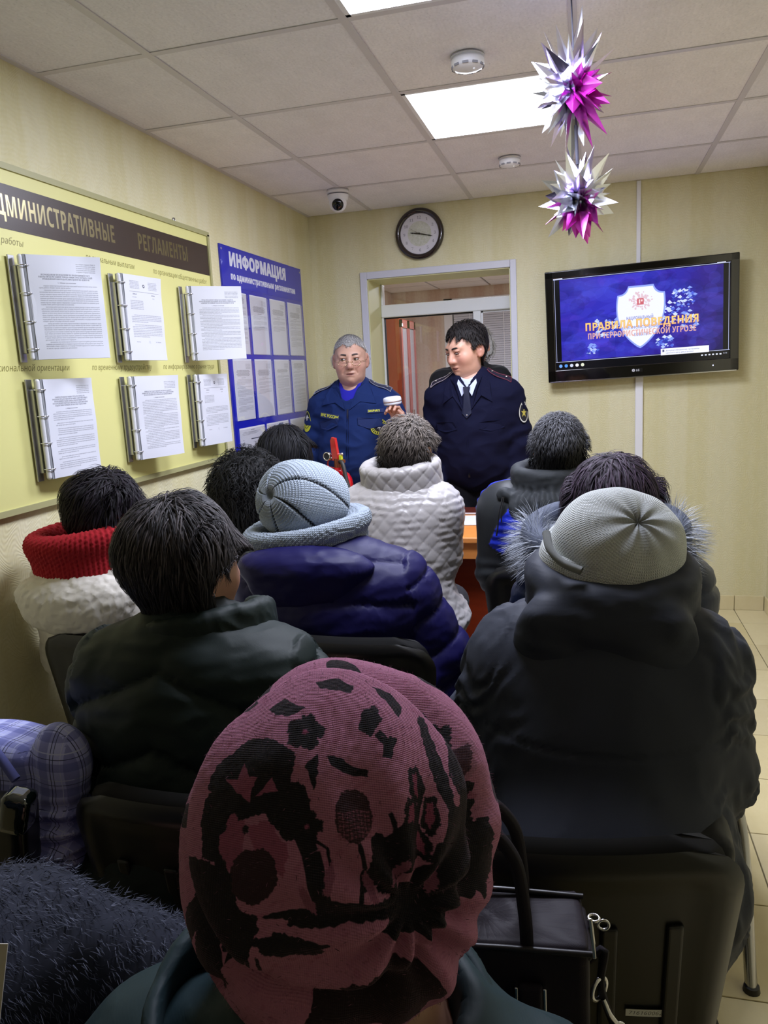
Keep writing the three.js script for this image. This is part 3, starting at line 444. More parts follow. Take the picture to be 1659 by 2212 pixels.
// ---------- chairs ----------
const chairMats = { plastic: mat(0x0d0d0e, { roughness: 0.38 }), pad: mat(0x0b0b0c, { roughness: 0.95 }), frame: mat(0xbfbfc3, { metalness: 1, roughness: 0.22 }) };
const chairGeo = (() => {                          // front is +z, back plane at about z = -0.23
  const shell = (w, h0, h1, off, r, bend) => {     // rounded panel bent about the vertical axis and leaning back
    const s = new THREE.Shape(), a = w / 2; s.moveTo(-a * 0.9, h0); s.lineTo(a * 0.9, h0); s.lineTo(a, h1 - r); s.quadraticCurveTo(a, h1, a - r, h1); s.lineTo(-a + r, h1); s.quadraticCurveTo(-a, h1, -a, h1 - r); s.lineTo(-a * 0.9, h0);
    const pts = s.getPoints(8); const out = [];
    // grid fill so that it can bend
    const nx = 28, ny = 20, P = (u, v, side) => { const y = lerp(h0, h1, v); let hw = y > h1 - r ? a - r + Math.sqrt(Math.max(0, r * r - (y - h1 + r) ** 2)) : lerp(a * 0.9, a, clamp((y - h0) / (h1 - r - h0), 0, 1)); const x = lerp(-hw, hw, u); return [x, y, off + side + bend * (x / a) ** 2 * 0.035 - (y - 0.45) * 0.16]; };
    return { P, nx, ny };
  };
  const slab = (w, h0, h1, off, r, th, bend, rim) => {
    const { P, nx, ny } = shell(w, h0, h1, off, r, bend), pos = [], idx = [];
    for (const side of [0, 1]) for (let j = 0; j <= ny; j++) for (let i = 0; i <= nx; i++) { const u = i / nx, v = j / ny; const e = Math.min(1, Math.min(u, 1 - u, v * 0.9, 1 - v) / 0.07); const k = Math.sqrt(1 - (1 - e) ** 2); const d = side ? -th / 2 * k * (rim ? 1 - 0.45 * smooth(0.09, 0.13, Math.min(u, 1 - u, 1 - v)) : 1) : th / 2 * k; pos.push(...P(u, v, d)); }
    const N = (nx + 1) * (ny + 1), at = (s, i, j) => s * N + j * (nx + 1) + i;
    for (let j = 0; j < ny; j++) for (let i = 0; i < nx; i++) { idx.push(at(0, i, j), at(0, i + 1, j), at(0, i + 1, j + 1), at(0, i, j), at(0, i + 1, j + 1), at(0, i, j + 1)); idx.push(at(1, i, j), at(1, i + 1, j + 1), at(1, i + 1, j), at(1, i, j), at(1, i, j + 1), at(1, i + 1, j + 1)); }
    const edge = []; for (let i = 0; i < nx; i++) edge.push([i, 0, i + 1, 0]); for (let j = 0; j < ny; j++) edge.push([nx, j, nx, j + 1]); for (let i = nx; i > 0; i--) edge.push([i, ny, i - 1, ny]); for (let j = ny; j > 0; j--) edge.push([0, j, 0, j - 1]);
    for (const [a, b, c, d] of edge) idx.push(at(0, a, b), at(1, a, b), at(1, c, d), at(0, a, b), at(1, c, d), at(0, c, d));
    const g = new THREE.BufferGeometry(); g.setAttribute('position', new THREE.Float32BufferAttribute(pos, 3)); g.setAttribute('uv', new THREE.Float32BufferAttribute(new Float32Array(pos.length / 3 * 2), 2)); g.setIndex(idx); g.computeVertexNormals(); return g;
  };
  const shellG = slab(0.475, 0.45, 0.795, -0.235, 0.075, 0.03, 1, true), padG = slab(0.44, 0.46, 0.806, -0.212, 0.07, 0.045, 1, false);
  const ribs = [-0.14, -0.05, 0.05, 0.14].map((x) => rbx(x - 0.012, x + 0.012, 0.48, 0.68, -0.275, -0.262, 0.005).rotateX(0).translate(0, 0, 0));
  for (const r of ribs) { const p = r.attributes.position; for (let i = 0; i < p.count; i++) p.setZ(i, p.getZ(i) + 0.012 - (p.getY(i) - 0.45) * 0.16 + (p.getX(i) / 0.2375) ** 2 * 0.035 + 0.012); r.computeVertexNormals(); }
  const seat = (() => { const g = new RoundedBoxGeometry(0.475, 0.06, 0.42, 4, 0.028); const p = g.attributes.position; for (let i = 0; i < p.count; i++) { const z = p.getZ(i); p.setY(i, p.getY(i) - 0.02 * smooth(0.1, 0.21, z) - 0.02 * (1 - smooth(-0.2, 0.1, z)) + 0.43); } g.computeVertexNormals(); return g; })();
  const seatShell = new RoundedBoxGeometry(0.47, 0.025, 0.4, 3, 0.012).translate(0, 0.388, 0);
  const leg = (s, front) => { const pts = front ? [[s * 0.235, 0.40, 0.16], [s * 0.247, 0.37, 0.19], [s * 0.252, 0.2, 0.235], [s * 0.256, 0.0, 0.27]] : [[s * 0.16, 0.58, -0.222], [s * 0.195, 0.47, -0.198], [s * 0.243, 0.36, -0.16], [s * 0.256, 0.0, -0.3]]; const g = tube(pts, 0.014, 30, 10); return g; };
  return { shellG, padG, ribs, seat, seatShell, leg, rail: (s) => tube([[s * 0.235, 0.4, 0.16], [s * 0.235, 0.385, 0], [s * 0.24, 0.38, -0.165]], 0.011, 16, 8), cross: [rod([-0.235, 0.375, 0.13], [0.235, 0.375, 0.13], 0.009), rod([-0.235, 0.375, -0.14], [0.235, 0.375, -0.14], 0.009)], foot: (x, z) => cyl(0.017, 0.019, 0.014, 14).translate(x, 0.007, z) };
})();
const chairProto = (() => {
  const t = new THREE.Group(), M = chairMats, G = chairGeo;
  mesh('backrest_shell', G.shellG, M.plastic, t); for (const r of G.ribs) mesh('rib', r, M.plastic, t);
  mesh('backrest_pad', G.padG, M.pad, t); mesh('seat', G.seat, M.pad, t); mesh('seat_shell', G.seatShell, M.plastic, t);
  for (const s of [-1, 1]) { for (const f of [true, false]) { const l = mesh('leg', G.leg(s, f), M.frame, t); mesh('foot', G.foot(s * 0.256, f ? 0.27 : -0.3), M.plastic, l); } mesh('seat_rail', G.rail(s), M.frame, t); }
  mesh('cross_bar', G.cross, M.frame, t);
  return t;
})();
function chair(x, z, turn, label) {                // z = where the back of the backrest is; sitters face -z
  const c = chairProto.clone(); c.name = numbered('office_chair'); scene.add(c);
  const a = Math.PI + turn; c.rotation.y = a; c.position.set(x - Math.sin(a) * -0.285, 0, z - 0.285 * Math.cos(turn));
  c.userData = { label, category: 'chair', group: 'black visitor chairs' };
  return c;
}
const chairFront = chair(-0.025, -0.955, 0.14, 'black chair with a white inventory sticker, holding the charcoal coat');
mesh('inventory_sticker', (() => { const g = new THREE.PlaneGeometry(0.056, 0.0135, 6, 1).rotateY(Math.PI), p = g.attributes.position; for (let i = 0; i < p.count; i++) { const x = p.getX(i) - 0.105, y = p.getY(i) + 0.522 - 0.0 + (p.getX(i)) * 0.12; p.setXYZ(i, x, y, -0.235 - 0.0125 + (x / 0.2375) ** 2 * 0.035 - (y - 0.45) * 0.16); } g.computeVertexNormals(); return g; })(), mat(0xffffff, { roughness: 0.5, map: ctex(256, 62, (g) => { g.fillStyle = '#d4d4d0'; g.fillRect(0, 0, 256, 62); g.fillStyle = '#222'; g.font = 'italic 42px monospace'; g.fillText('716160062', 14, 46, 228); }) }), chairFront).userData.label = 'white sticker reading 716160062';
chair(-0.60, -0.97, 0.04, 'black chair under the dark green puffer jacket');
chair(-1.22, -1.68, 0.05, 'black chair by the wall under the white fleece');
chair(-0.60, -1.70, -0.02, 'black chair under the navy puffer jacket');
chair(0.10, -1.70, 0, 'black chair of the woman with the fur-trimmed hood');
chair(-1.24, -2.42, 0.05, 'black chair of the curly black-haired woman');
chair(-0.72, -2.40, 0, 'black chair under the white quilted coat');
chair(-0.10, -2.42, 0, 'black chair in front of the desk under the grey and blue jacket');
chair(-1.36, -3.04, 0, 'black chair of the smooth black-haired person near the desk');
chair(-0.2, -0.235, 0, 'black chair of the person in the pink hat');
// ---------- distance-field modelling kit (people and soft things) ----------
const sph = (c, r) => (x, y, z) => { x -= c[0]; y -= c[1]; z -= c[2]; return Math.sqrt(x * x + y * y + z * z) - r; };
const ell = (c, r) => (x, y, z) => { x = (x - c[0]) / r[0]; y = (y - c[1]) / r[1]; z = (z - c[2]) / r[2]; const k0 = Math.sqrt(x * x + y * y + z * z); x /= r[0]; y /= r[1]; z /= r[2]; const k1 = Math.sqrt(x * x + y * y + z * z); return k1 < 1e-9 ? -Math.min(...r) : k0 * (k0 - 1) / k1; };
const cone = (a, b, ra, rb) => { const bx = b[0] - a[0], by = b[1] - a[1], bz = b[2] - a[2], bb = bx * bx + by * by + bz * bz || 1e-9; return (x, y, z) => { x -= a[0]; y -= a[1]; z -= a[2]; const h = clamp((x * bx + y * by + z * bz) / bb, 0, 1); x -= bx * h; y -= by * h; z -= bz * h; return Math.sqrt(x * x + y * y + z * z) - (ra + (rb - ra) * h); }; };
const smin = (a, b, k) => { const h = Math.max(k - Math.abs(a - b), 0) / k; return Math.min(a, b) - h * h * k * 0.25; };
const U = (k, ...f) => (x, y, z) => { let d = f[0](x, y, z); for (let i = 1; i < f.length; i++) d = smin(d, f[i](x, y, z), k); return d; };
const sub = (k, a, b) => (x, y, z) => -smin(-a(x, y, z), b(x, y, z), k);
const cut = (k, a, b) => (x, y, z) => -smin(-a(x, y, z), -b(x, y, z), k);   // intersection
const plane = (n, d) => (x, y, z) => n[0] * x + n[1] * y + n[2] * z - d;
const grow = (f, r) => (x, y, z) => f(x, y, z) - r;
const turned = (f, c, e) => { const m = new THREE.Matrix4().makeRotationFromEuler(new THREE.Euler(...e, 'YXZ')).transpose().elements; return (x, y, z) => { x -= c[0]; y -= c[1]; z -= c[2]; return f(m[0] * x + m[4] * y + m[8] * z, m[1] * x + m[5] * y + m[9] * z, m[2] * x + m[6] * y + m[10] * z); }; };
const ring = (c, e, R, r, sx = 1, sz = 1, h = 0) => turned((x, y, z) => { const q = Math.sqrt((x / sx) ** 2 + (z / sz) ** 2) - R, yy = Math.max(Math.abs(y) - h, 0); return Math.sqrt(q * q + yy * yy) - r; }, c, e);
const box = (c, b, r, e = [0, 0, 0]) => turned((x, y, z) => { x = Math.abs(x) - b[0]; y = Math.abs(y) - b[1]; z = Math.abs(z) - b[2]; const ax = Math.max(x, 0), ay = Math.max(y, 0), az = Math.max(z, 0); return Math.sqrt(ax * ax + ay * ay + az * az) + Math.min(Math.max(x, y, z), 0) - r; }, c, e);

function surface(f, lo, hi, cell, o = {}) {            // surface nets over a sparse grid
  const n = [0, 1, 2].map((i) => Math.ceil((hi[i] - lo[i]) / cell) + 1), [nx, ny, nz] = n, val = new Float32Array(nx * ny * nz), B = 6;
  for (let k0 = 0; k0 < nz; k0 += B) for (let j0 = 0; j0 < ny; j0 += B) for (let i0 = 0; i0 < nx; i0 += B) {
    const c = f(lo[0] + (i0 + B / 2) * cell, lo[1] + (j0 + B / 2) * cell, lo[2] + (k0 + B / 2) * cell), far = Math.abs(c) > B * cell * 1.5;
    for (let k = k0; k < Math.min(nz, k0 + B); k++) for (let j = j0; j < Math.min(ny, j0 + B); j++) for (let i = i0; i < Math.min(nx, i0 + B); i++) val[(k * ny + j) * nx + i] = far ? c : f(lo[0] + i * cell, lo[1] + j * cell, lo[2] + k * cell);
  }
  const id = new Int32Array(nx * ny * nz).fill(-1), pos = [], idx = [], sy = nx, sz = nx * ny;
  const E = [[0, 1], [0, sy], [0, sz], [1, 1 + sy], [1, 1 + sz], [sy, sy + 1], [sy, sy + sz], [sz, sz + 1], [sz, sz + sy], [1 + sy, 1 + sy + sz], [1 + sz, 1 + sz + sy], [sy + sz, sy + sz + 1]];
  const off = (q) => [q % sy, Math.floor(q / sy) % ny, Math.floor(q / sz)];
  const EO = E.map(([a, b]) => { const dec = (q) => { const z = q >= sz ? 1 : 0; q -= z * sz; const y = q >= sy ? 1 : 0; return [q - y * sy, y, z]; }; return [a, b, dec(a), dec(b)]; });
  for (let k = 0; k < nz - 1; k++) for (let j = 0; j < ny - 1; j++) for (let i = 0; i < nx - 1; i++) {
    const q = (k * ny + j) * nx + i, s = val[q] < 0;
    if ((val[q + 1] < 0) === s && (val[q + sy] < 0) === s && (val[q + sz] < 0) === s && (val[q + 1 + sy] < 0) === s && (val[q + 1 + sz] < 0) === s && (val[q + sy + sz] < 0) === s && (val[q + 1 + sy + sz] < 0) === s) continue;
    let px = 0, py = 0, pz = 0, c = 0;
    for (const [a, b, A, Bo] of EO) { const va = val[q + a], vb = val[q + b]; if ((va < 0) !== (vb < 0)) { const t = va / (va - vb); px += A[0] + (Bo[0] - A[0]) * t; py += A[1] + (Bo[1] - A[1]) * t; pz += A[2] + (Bo[2] - A[2]) * t; c++; } }
    id[q] = pos.length / 3; pos.push(lo[0] + (i + px / c) * cell, lo[1] + (j + py / c) * cell, lo[2] + (k + pz / c) * cell);
  }
  const quad = (a, b, c, d, flip) => { if (a < 0 || b < 0 || c < 0 || d < 0) return; flip ? idx.push(a, c, b, a, d, c) : idx.push(a, b, c, a, c, d); };
  for (let k = 1; k < nz - 1; k++) for (let j = 1; j < ny - 1; j++) for (let i = 1; i < nx - 1; i++) {
    const q = (k * ny + j) * nx + i, s = val[q] < 0;
    if ((val[q + 1] < 0) !== s) quad(id[q - sy - sz], id[q - sz], id[q], id[q - sy], !s);
    if ((val[q + sy] < 0) !== s) quad(id[q - 1 - sz], id[q - 1], id[q], id[q - sz], !s);
    if ((val[q + sz] < 0) !== s) quad(id[q - 1 - sy], id[q - sy], id[q], id[q - 1], !s);
  }
  return finish(pos, idx, o);
}
function finish(pos, idx, o = {}) {
  const g = new THREE.BufferGeometry(); g.setAttribute('position', new THREE.Float32BufferAttribute(pos, 3)); g.setIndex(idx); g.computeVertexNormals();
  const p = g.attributes.position, nn = g.attributes.normal;
  if (o.disp) { for (let i = 0; i < p.count; i++) { const x = p.getX(i), y = p.getY(i), z = p.getZ(i), a = nn.getX(i), b = nn.getY(i), c = nn.getZ(i), d = o.disp(x, y, z, a, b, c); p.setXYZ(i, x + a * d, y + b * d, z + c * d); } g.computeVertexNormals(); }
  if (o.color) { const col = new Float32Array(p.count * 3); for (let i = 0; i < p.count; i++) { const c = o.color(p.getX(i), p.getY(i), p.getZ(i), nn.getX(i), nn.getY(i), nn.getZ(i)); col.set(c, i * 3); } g.setAttribute('color', new THREE.BufferAttribute(col, 3)); }
  const uv = new Float32Array(p.count * 2), cx = o.cx ?? 0, cz = o.cz ?? 0, front = o.seamBack ? 1 : -1;
  for (let i = 0; i < p.count; i++) { uv[2 * i] = Math.atan2((p.getX(i) - cx) * front, (p.getZ(i) - cz) * -front) * 0.2; uv[2 * i + 1] = p.getY(i); }
  g.setAttribute('uv', new THREE.BufferAttribute(uv, 2)); return g;
}
const lin = (hex) => { const c = new THREE.Color(hex); return [c.r, c.g, c.b]; };
const mixc = (a, b, t) => [lerp(a[0], b[0], t), lerp(a[1], b[1], t), lerp(a[2], b[2], t)];

// fabrics
const weave = dtex(128, 128, (u, v) => 0.5 + 0.25 * Math.sin(u * 6.283 * 24) * Math.sin(v * 6.283 * 24) + 0.3 * pn(u, v, 30), { repeat: [20, 20] });
const knitTex = dtex(128, 128, (u, v) => { const a = u * 8, b = v * 8, f = a - Math.floor(a), h = (b + Math.abs(f - 0.5) * 0.9) % 1; return 0.15 + 0.85 * Math.sqrt(Math.max(0, Math.sin(h * Math.PI))) * Math.sin(Math.min(1, (f < 0.5 ? f : 1 - f) * 2 + 0.25) * 1.57); }, { repeat: [22, 22] });
const shell = (hex, o = {}) => phys(hex, { roughness: 0.68, specularIntensity: 0.45, sheen: 0.06, sheenRoughness: 0.5, sheenColor: new THREE.Color(hex).lerp(new THREE.Color(0x8890b0), 0.5), bumpMap: weave, bumpScale: 0.00012, ...o });
const woolly = (hex, o = {}) => phys(hex, { roughness: 0.95, sheen: 0.2, sheenRoughness: 0.7, sheenColor: new THREE.Color(hex).lerp(new THREE.Color(0xffffff), 0.2), ...o });
const skinMat = phys(0xffffff, { vertexColors: true, roughness: 0.5, sheen: 0.15, sheenColor: new THREE.Color(0xffb090) });

// ---- head, face to +z in its own axes ----
function headField(c, e, s, o = {}) {
  const S = (v) => v, jawW = o.jaw ?? 1;
  const cran = U(0.03, ell([0, 0.03, -0.014], [0.075, 0.086, 0.096]), ell([0, -0.03, 0.026], [0.0635 * jawW, 0.082, 0.062]));
  const jaw = U(0.02, ell([0, -0.072, 0.034], [0.05 * jawW, 0.036, 0.046]), sph([0, -0.096, 0.06], 0.019));
  const cheeks = U(0.02, sph([0.04, -0.026, 0.054], 0.027), sph([-0.04, -0.026, 0.054], 0.027), ell([0, 0.026, 0.072], [0.052, 0.014, 0.018]));
  let f = U(0.028, cran, jaw, cheeks);
  if (o.face) {
    f = sub(0.014, f, U(0.01, ell([0.031, 0.004, 0.102], [0.021, 0.0105, 0.018]), ell([-0.031, 0.004, 0.102], [0.021, 0.0105, 0.018])));
    const nose = U(0.01, cone([0, 0.014, 0.086], [0, -0.03, 0.104], 0.0085, 0.0125), sph([0.0115, -0.034, 0.094], 0.0085), sph([-0.0115, -0.034, 0.094], 0.0085));
    f = U(0.012, f, nose);
    f = U(0.008, f, ell([0, -0.0605, 0.083], [0.023, 0.0058, 0.011]), ell([0, -0.0715, 0.081], [0.02, 0.0068, 0.011]), sph([0, -0.09, 0.074], 0.014));
    f = sub(0.004, f, ell([0, -0.0662, 0.094], [0.0235, 0.0018, 0.012]));
    f = U(0.006, f, ell([0.031, 0.0135, 0.084], [0.017, 0.0052, 0.0085]), ell([-0.031, 0.0135, 0.084], [0.017, 0.0052, 0.0085]), ell([0.031, -0.006, 0.081], [0.015, 0.004, 0.008]), ell([-0.031, -0.006, 0.081], [0.015, 0.004, 0.008]));
    if (o.furrow) f = sub(0.008, f, U(0.004, cone([0.021, -0.034, 0.094], [0.034, -0.062, 0.08], 0.0022, 0.0015), cone([-0.021, -0.034, 0.094], [-0.034, -0.062, 0.08], 0.0022, 0.0015)));
  } else f = U(0.015, f, cone([0, 0.014, 0.086], [0, -0.03, 0.104], 0.009, 0.013));
  const ear = (sx) => sub(0.005, turned(ell([0, 0, 0], [0.0075, 0.034, 0.021]), [sx * 0.081, -0.004, -0.012], [0, sx * -0.35, 0]), sph([sx * 0.09, 0.004, -0.006], 0.0095));
  f = U(0.008, f, ear(1), ear(-1), sph([0.078, -0.03, -0.006], 0.0075), sph([-0.078, -0.03, -0.006], 0.0075));
  const g = turned((x, y, z) => f(x / s, y / s, z / s) * s, c, e);
  return g;
}
const headSkin = (c, e, s, base, o = {}) => {
  const inv = new THREE.Matrix4().makeRotationFromEuler(new THREE.Euler(...e, 'YXZ')).transpose(), v = new THREE.Vector3(), b = lin(base), lip = lin(o.lip ?? 0xa05f55), red = lin(o.red ?? 0xc98f7c);
  return (x, y, z) => { v.set(x - c[0], y - c[1], z - c[2]).applyMatrix4(inv).multiplyScalar(1 / s); let k = mixc(b, red, 0.55 * Math.exp(-(((Math.abs(v.x) - 0.042) / 0.024) ** 2 + ((v.y + 0.03) / 0.025) ** 2)) * (v.z > 0.03 ? 1 : 0)); k = mixc(k, red, 0.5 * Math.exp(-((v.x / 0.014) ** 2 + ((v.y + 0.03) / 0.014) ** 2)) * (v.z > 0.09 ? 1 : 0)); if (v.z > 0.06) k = mixc(k, lip, clamp(1.3 - Math.hypot(v.x / 0.024, (v.y + 0.0662) / 0.0115) * 1.25, 0, 0.85)); k = mixc(k, red, Math.abs(v.x) > 0.076 ? 0.5 : 0); const n = 1 + 0.07 * fbm(x * 60, y * 60, z * 60, 2); return [k[0] * n, k[1] * n, k[2] * n]; };
};
function handField(w, D, N, o = {}) {                  // wrist, finger direction, palm normal
  const d = V(D).normalize(), n = V(N).addScaledVector(d, -V(N).dot(d)).normalize(), s = new THREE.Vector3().crossVectors(d, n).multiplyScalar(o.side ?? 1), P = (a, b, c) => [w[0] + d.x * a + n.x * b + s.x * c, w[1] + d.y * a + n.y * b + s.y * c, w[2] + d.z * a + n.z * b + s.z * c];
  const parts = [], curl = o.curl ?? 0.35;
  for (let i = 0; i < 4; i++) {
    const c = 0.03 - 0.02 * i, L = [0.043, 0.047, 0.044, 0.034][i]; let a = 0.088 - 0.005 * Math.abs(i - 1), b = 0, ang = curl * 0.7 + (o.spread ?? 0) * i;
    parts.push([cone(P(0.005, 0, c * 0.6), P(a, b, c), 0.0165, 0.0125), 0.02]);
    for (let k = 0; k < 3; k++) { const l = L * [1, 0.68, 0.55][k], a2 = a + l * Math.cos(ang), b2 = b + l * Math.sin(ang); parts.push([cone(P(a, b, c * (1 + k * 0.04)), P(a2, b2, c * (1.04 + k * 0.04)), 0.0096 - k * 0.0009, 0.0088 - k * 0.0009), 0.004]); a = a2; b = b2; ang += curl; }
  }
  const t = o.thumb ?? 0.5; parts.push([cone(P(0.018, 0.006, 0.026), P(0.05, 0.012 + t * 0.02, 0.05), 0.0155, 0.0115), 0.014], [cone(P(0.05, 0.012 + t * 0.02, 0.05), P(0.082, 0.02 + t * 0.045, 0.05), 0.011, 0.0095), 0.004], [cone(P(0.082, 0.02 + t * 0.045, 0.05), P(0.104, 0.026 + t * 0.06, 0.042), 0.0095, 0.008), 0.004]);
  return (x, y, z) => { let q = parts[0][0](x, y, z); for (let i = 1; i < parts.length; i++) q = smin(q, parts[i][0](x, y, z), parts[i][1]); return q; };
}
// ---- a figure: fields of torso, arms, legs from joints in room coordinates ----
function rig(o) {
  const b = o.bulk ?? 1, [hx, hy, hz] = o.hip, [sx, sy, sz] = o.sh, w = o.w, neck = o.neck ?? [lerp(sx, o.head[0], 0.35), sy + 0.045, lerp(sz, o.head[2], 0.35)];
  const f = o.facing ?? -1, tilt = o.tilt ?? 0;        // facing -1: towards the far wall
  const SH = [-1, 1].map((k) => [sx + k * w, sy - 0.02 - (o.slope ?? 0) + k * tilt, sz]);
  const EL = o.elbow ?? SH.map((s, i) => [s[0] + (i ? 1 : -1) * 0.045, sy - 0.27, sz + f * 0.06]);
  const WR = o.wrist ?? EL.map((e, i) => [hx + (i ? 1 : -1) * 0.07, 0.67, hz + f * 0.27]);
  const hipsW = o.hipsW ?? 0.09, KN = o.knee ?? [-1, 1].map((k) => [hx + k * 0.11, 0.49, hz + f * 0.42]), AN = o.ankle ?? KN.map((k) => [k[0], 0.09, k[2] - f * 0.06]);
  const mid = (t) => [lerp(hx, sx, t), lerp(hy, sy, t), lerp(hz, sz, t)];
  const torso = (i, k = 0.09) => U(k, ell(mid(0), [0.175 * b + i, 0.13 + i, 0.135 * b + i]), ell(mid(0.42), [0.15 * b + i, 0.17 + i, 0.115 * b + i]), ell(mid(0.74), [0.165 * b + i, 0.16 + i, 0.118 * b + i]), cone([SH[0][0] + 0.02, SH[0][1], SH[0][2]], [SH[1][0] - 0.02, SH[1][1], SH[1][2]], 0.062 + i * 0.8, 0.062 + i * 0.8), cone([sx, sy - 0.02, sz], neck, 0.085 + i * 0.5, 0.06 + i * 0.4));
  const arm = (k, i) => U(0.03, cone(SH[k], EL[k], 0.057 * b + i, 0.046 * b + i), cone(EL[k], WR[k], 0.045 * b + i, 0.033 + i * 0.7));
  const leg = (k, i) => U(0.04, cone([hx + (k ? 1 : -1) * hipsW, hy - 0.02, hz], KN[k], 0.088 * b + i, 0.062 + i), cone(KN[k], AN[k], 0.06 + i, 0.042 + i));
  return { o, SH, EL, WR, KN, AN, neck, torso, arm, leg, mid, f, hand: (k) => handField(WR[k], o.handDir?.[k] ?? [k ? -0.5 : 0.5, -0.1, f * 0.8], o.palm?.[k] ?? [k ? -0.3 : 0.3, -1, 0], { side: k ? 1 : -1, curl: 0.4 }) };
}
const bounds = (pts, m) => { const lo = [1e9, 1e9, 1e9], hi = [-1e9, -1e9, -1e9]; for (const p of pts) for (let i = 0; i < 3; i++) { lo[i] = Math.min(lo[i], p[i] - m); hi[i] = Math.max(hi[i], p[i] + m); } return [lo, hi]; };
function person(o) {                                   // makes the Group and its body; returns everything needed to dress it
  const r = rig(o), base = [o.hip[0], 0, o.hip[2]], g = thing('person', o.label, 'person', base, 0, o.group);
  const c = o.head, e = [o.pitch ?? 0, (o.yaw ?? 0) + Math.PI, o.roll ?? 0], s = o.scale ?? 1, hf = headField(c, e, s, o);
  const nk = cone([c[0], c[1] - 0.035, c[2] - r.f * 0.012], [r.neck[0], r.neck[1] - 0.03, r.neck[2]], 0.05 * s * (o.neckW ?? 1), 0.058 * (o.neckW ?? 1));
  const head = U(0.03, hf, nk), skin = o.skin ?? 0xc79f86, col = headSkin(c, e, s, skin, o);
  const geos = [surface(cut(0.01, head, plane([0, -1, 0], -(r.neck[1] - 0.02))), ...bounds([c, r.neck], 0.155 * s), o.fine ?? 0.008, { color: col })];
  const all = U(0.03, r.torso(-0.012), r.arm(0, -0.01), r.arm(1, -0.01), r.leg(0, -0.012), r.leg(1, -0.012), nk);
  geos.push(surface(all, ...bounds([...r.SH, ...r.EL, ...r.WR, ...r.KN, ...r.AN, o.hip, r.neck], 0.17), 0.022, { color: () => lin(skin) }));
  for (const k of [0, 1]) if (!(o.noHand?.[k])) geos.push(surface(r.hand(k), ...bounds([r.WR[k]], 0.2), 0.0075, { color: () => lin(skin) }));
  if (o.extraSkin) geos.push(...o.extraSkin(skin));
  const local = (m) => { m.geometry.translate(-base[0], 0, -base[2]); return m; };
  const body = local(mesh('body', mergeGeometries(geos), skinMat, g));
  const wear = (name, geo, m, parent = g) => local(mesh(name, geo, m, parent));
  const inv = new THREE.Matrix4().makeRotationFromEuler(new THREE.Euler(...e, 'YXZ')).transpose(), rot = inv.clone().transpose();
  const toHead = (x, y, z) => { const v = new THREE.Vector3(x - c[0], y - c[1], z - c[2]).applyMatrix4(inv).multiplyScalar(1 / s); return v; };
  const fromHead = (x, y, z) => { const v = new THREE.Vector3(x, y, z).multiplyScalar(s).applyMatrix4(rot); return [v.x + c[0], v.y + c[1], v.z + c[2]]; };
  // legs in trousers, shoes
  if (o.trousers !== null) {
    wear('trousers', surface(U(0.04, r.leg(0, 0.008), r.leg(1, 0.008), ell(o.hip, [0.175 * (o.bulk ?? 1), 0.12, 0.135 * (o.bulk ?? 1)])), ...bounds([...r.KN, ...r.AN, o.hip], 0.24), 0.021, { disp: (x, y, z) => 0.004 * fbm(x * 14, y * 9, z * 14) }), woolly(o.trousers ?? 0x14151a));
    for (const k of [0, 1]) { const a = r.AN[k]; wear('shoe', surface(cut(0.01, U(0.03, ell([a[0], 0.05, a[2] + r.f * 0.03], [0.042, 0.05, 0.06]), ell([a[0], 0.035, a[2] + r.f * 0.12], [0.044, 0.04, 0.085]), cone(a, [a[0], 0.13, a[2]], 0.045, 0.045)), plane([0, -1, 0], 0)), [a[0] - 0.07, -0.02, a[2] - 0.24], [a[0] + 0.07, 0.2, a[2] + 0.24], 0.014), phys(0x0c0b0c, { roughness: 0.35 })); }
  }
  return { ...r, g, body, head: hf, headAll: head, c, e, s, wear, toHead, fromHead, base };
}
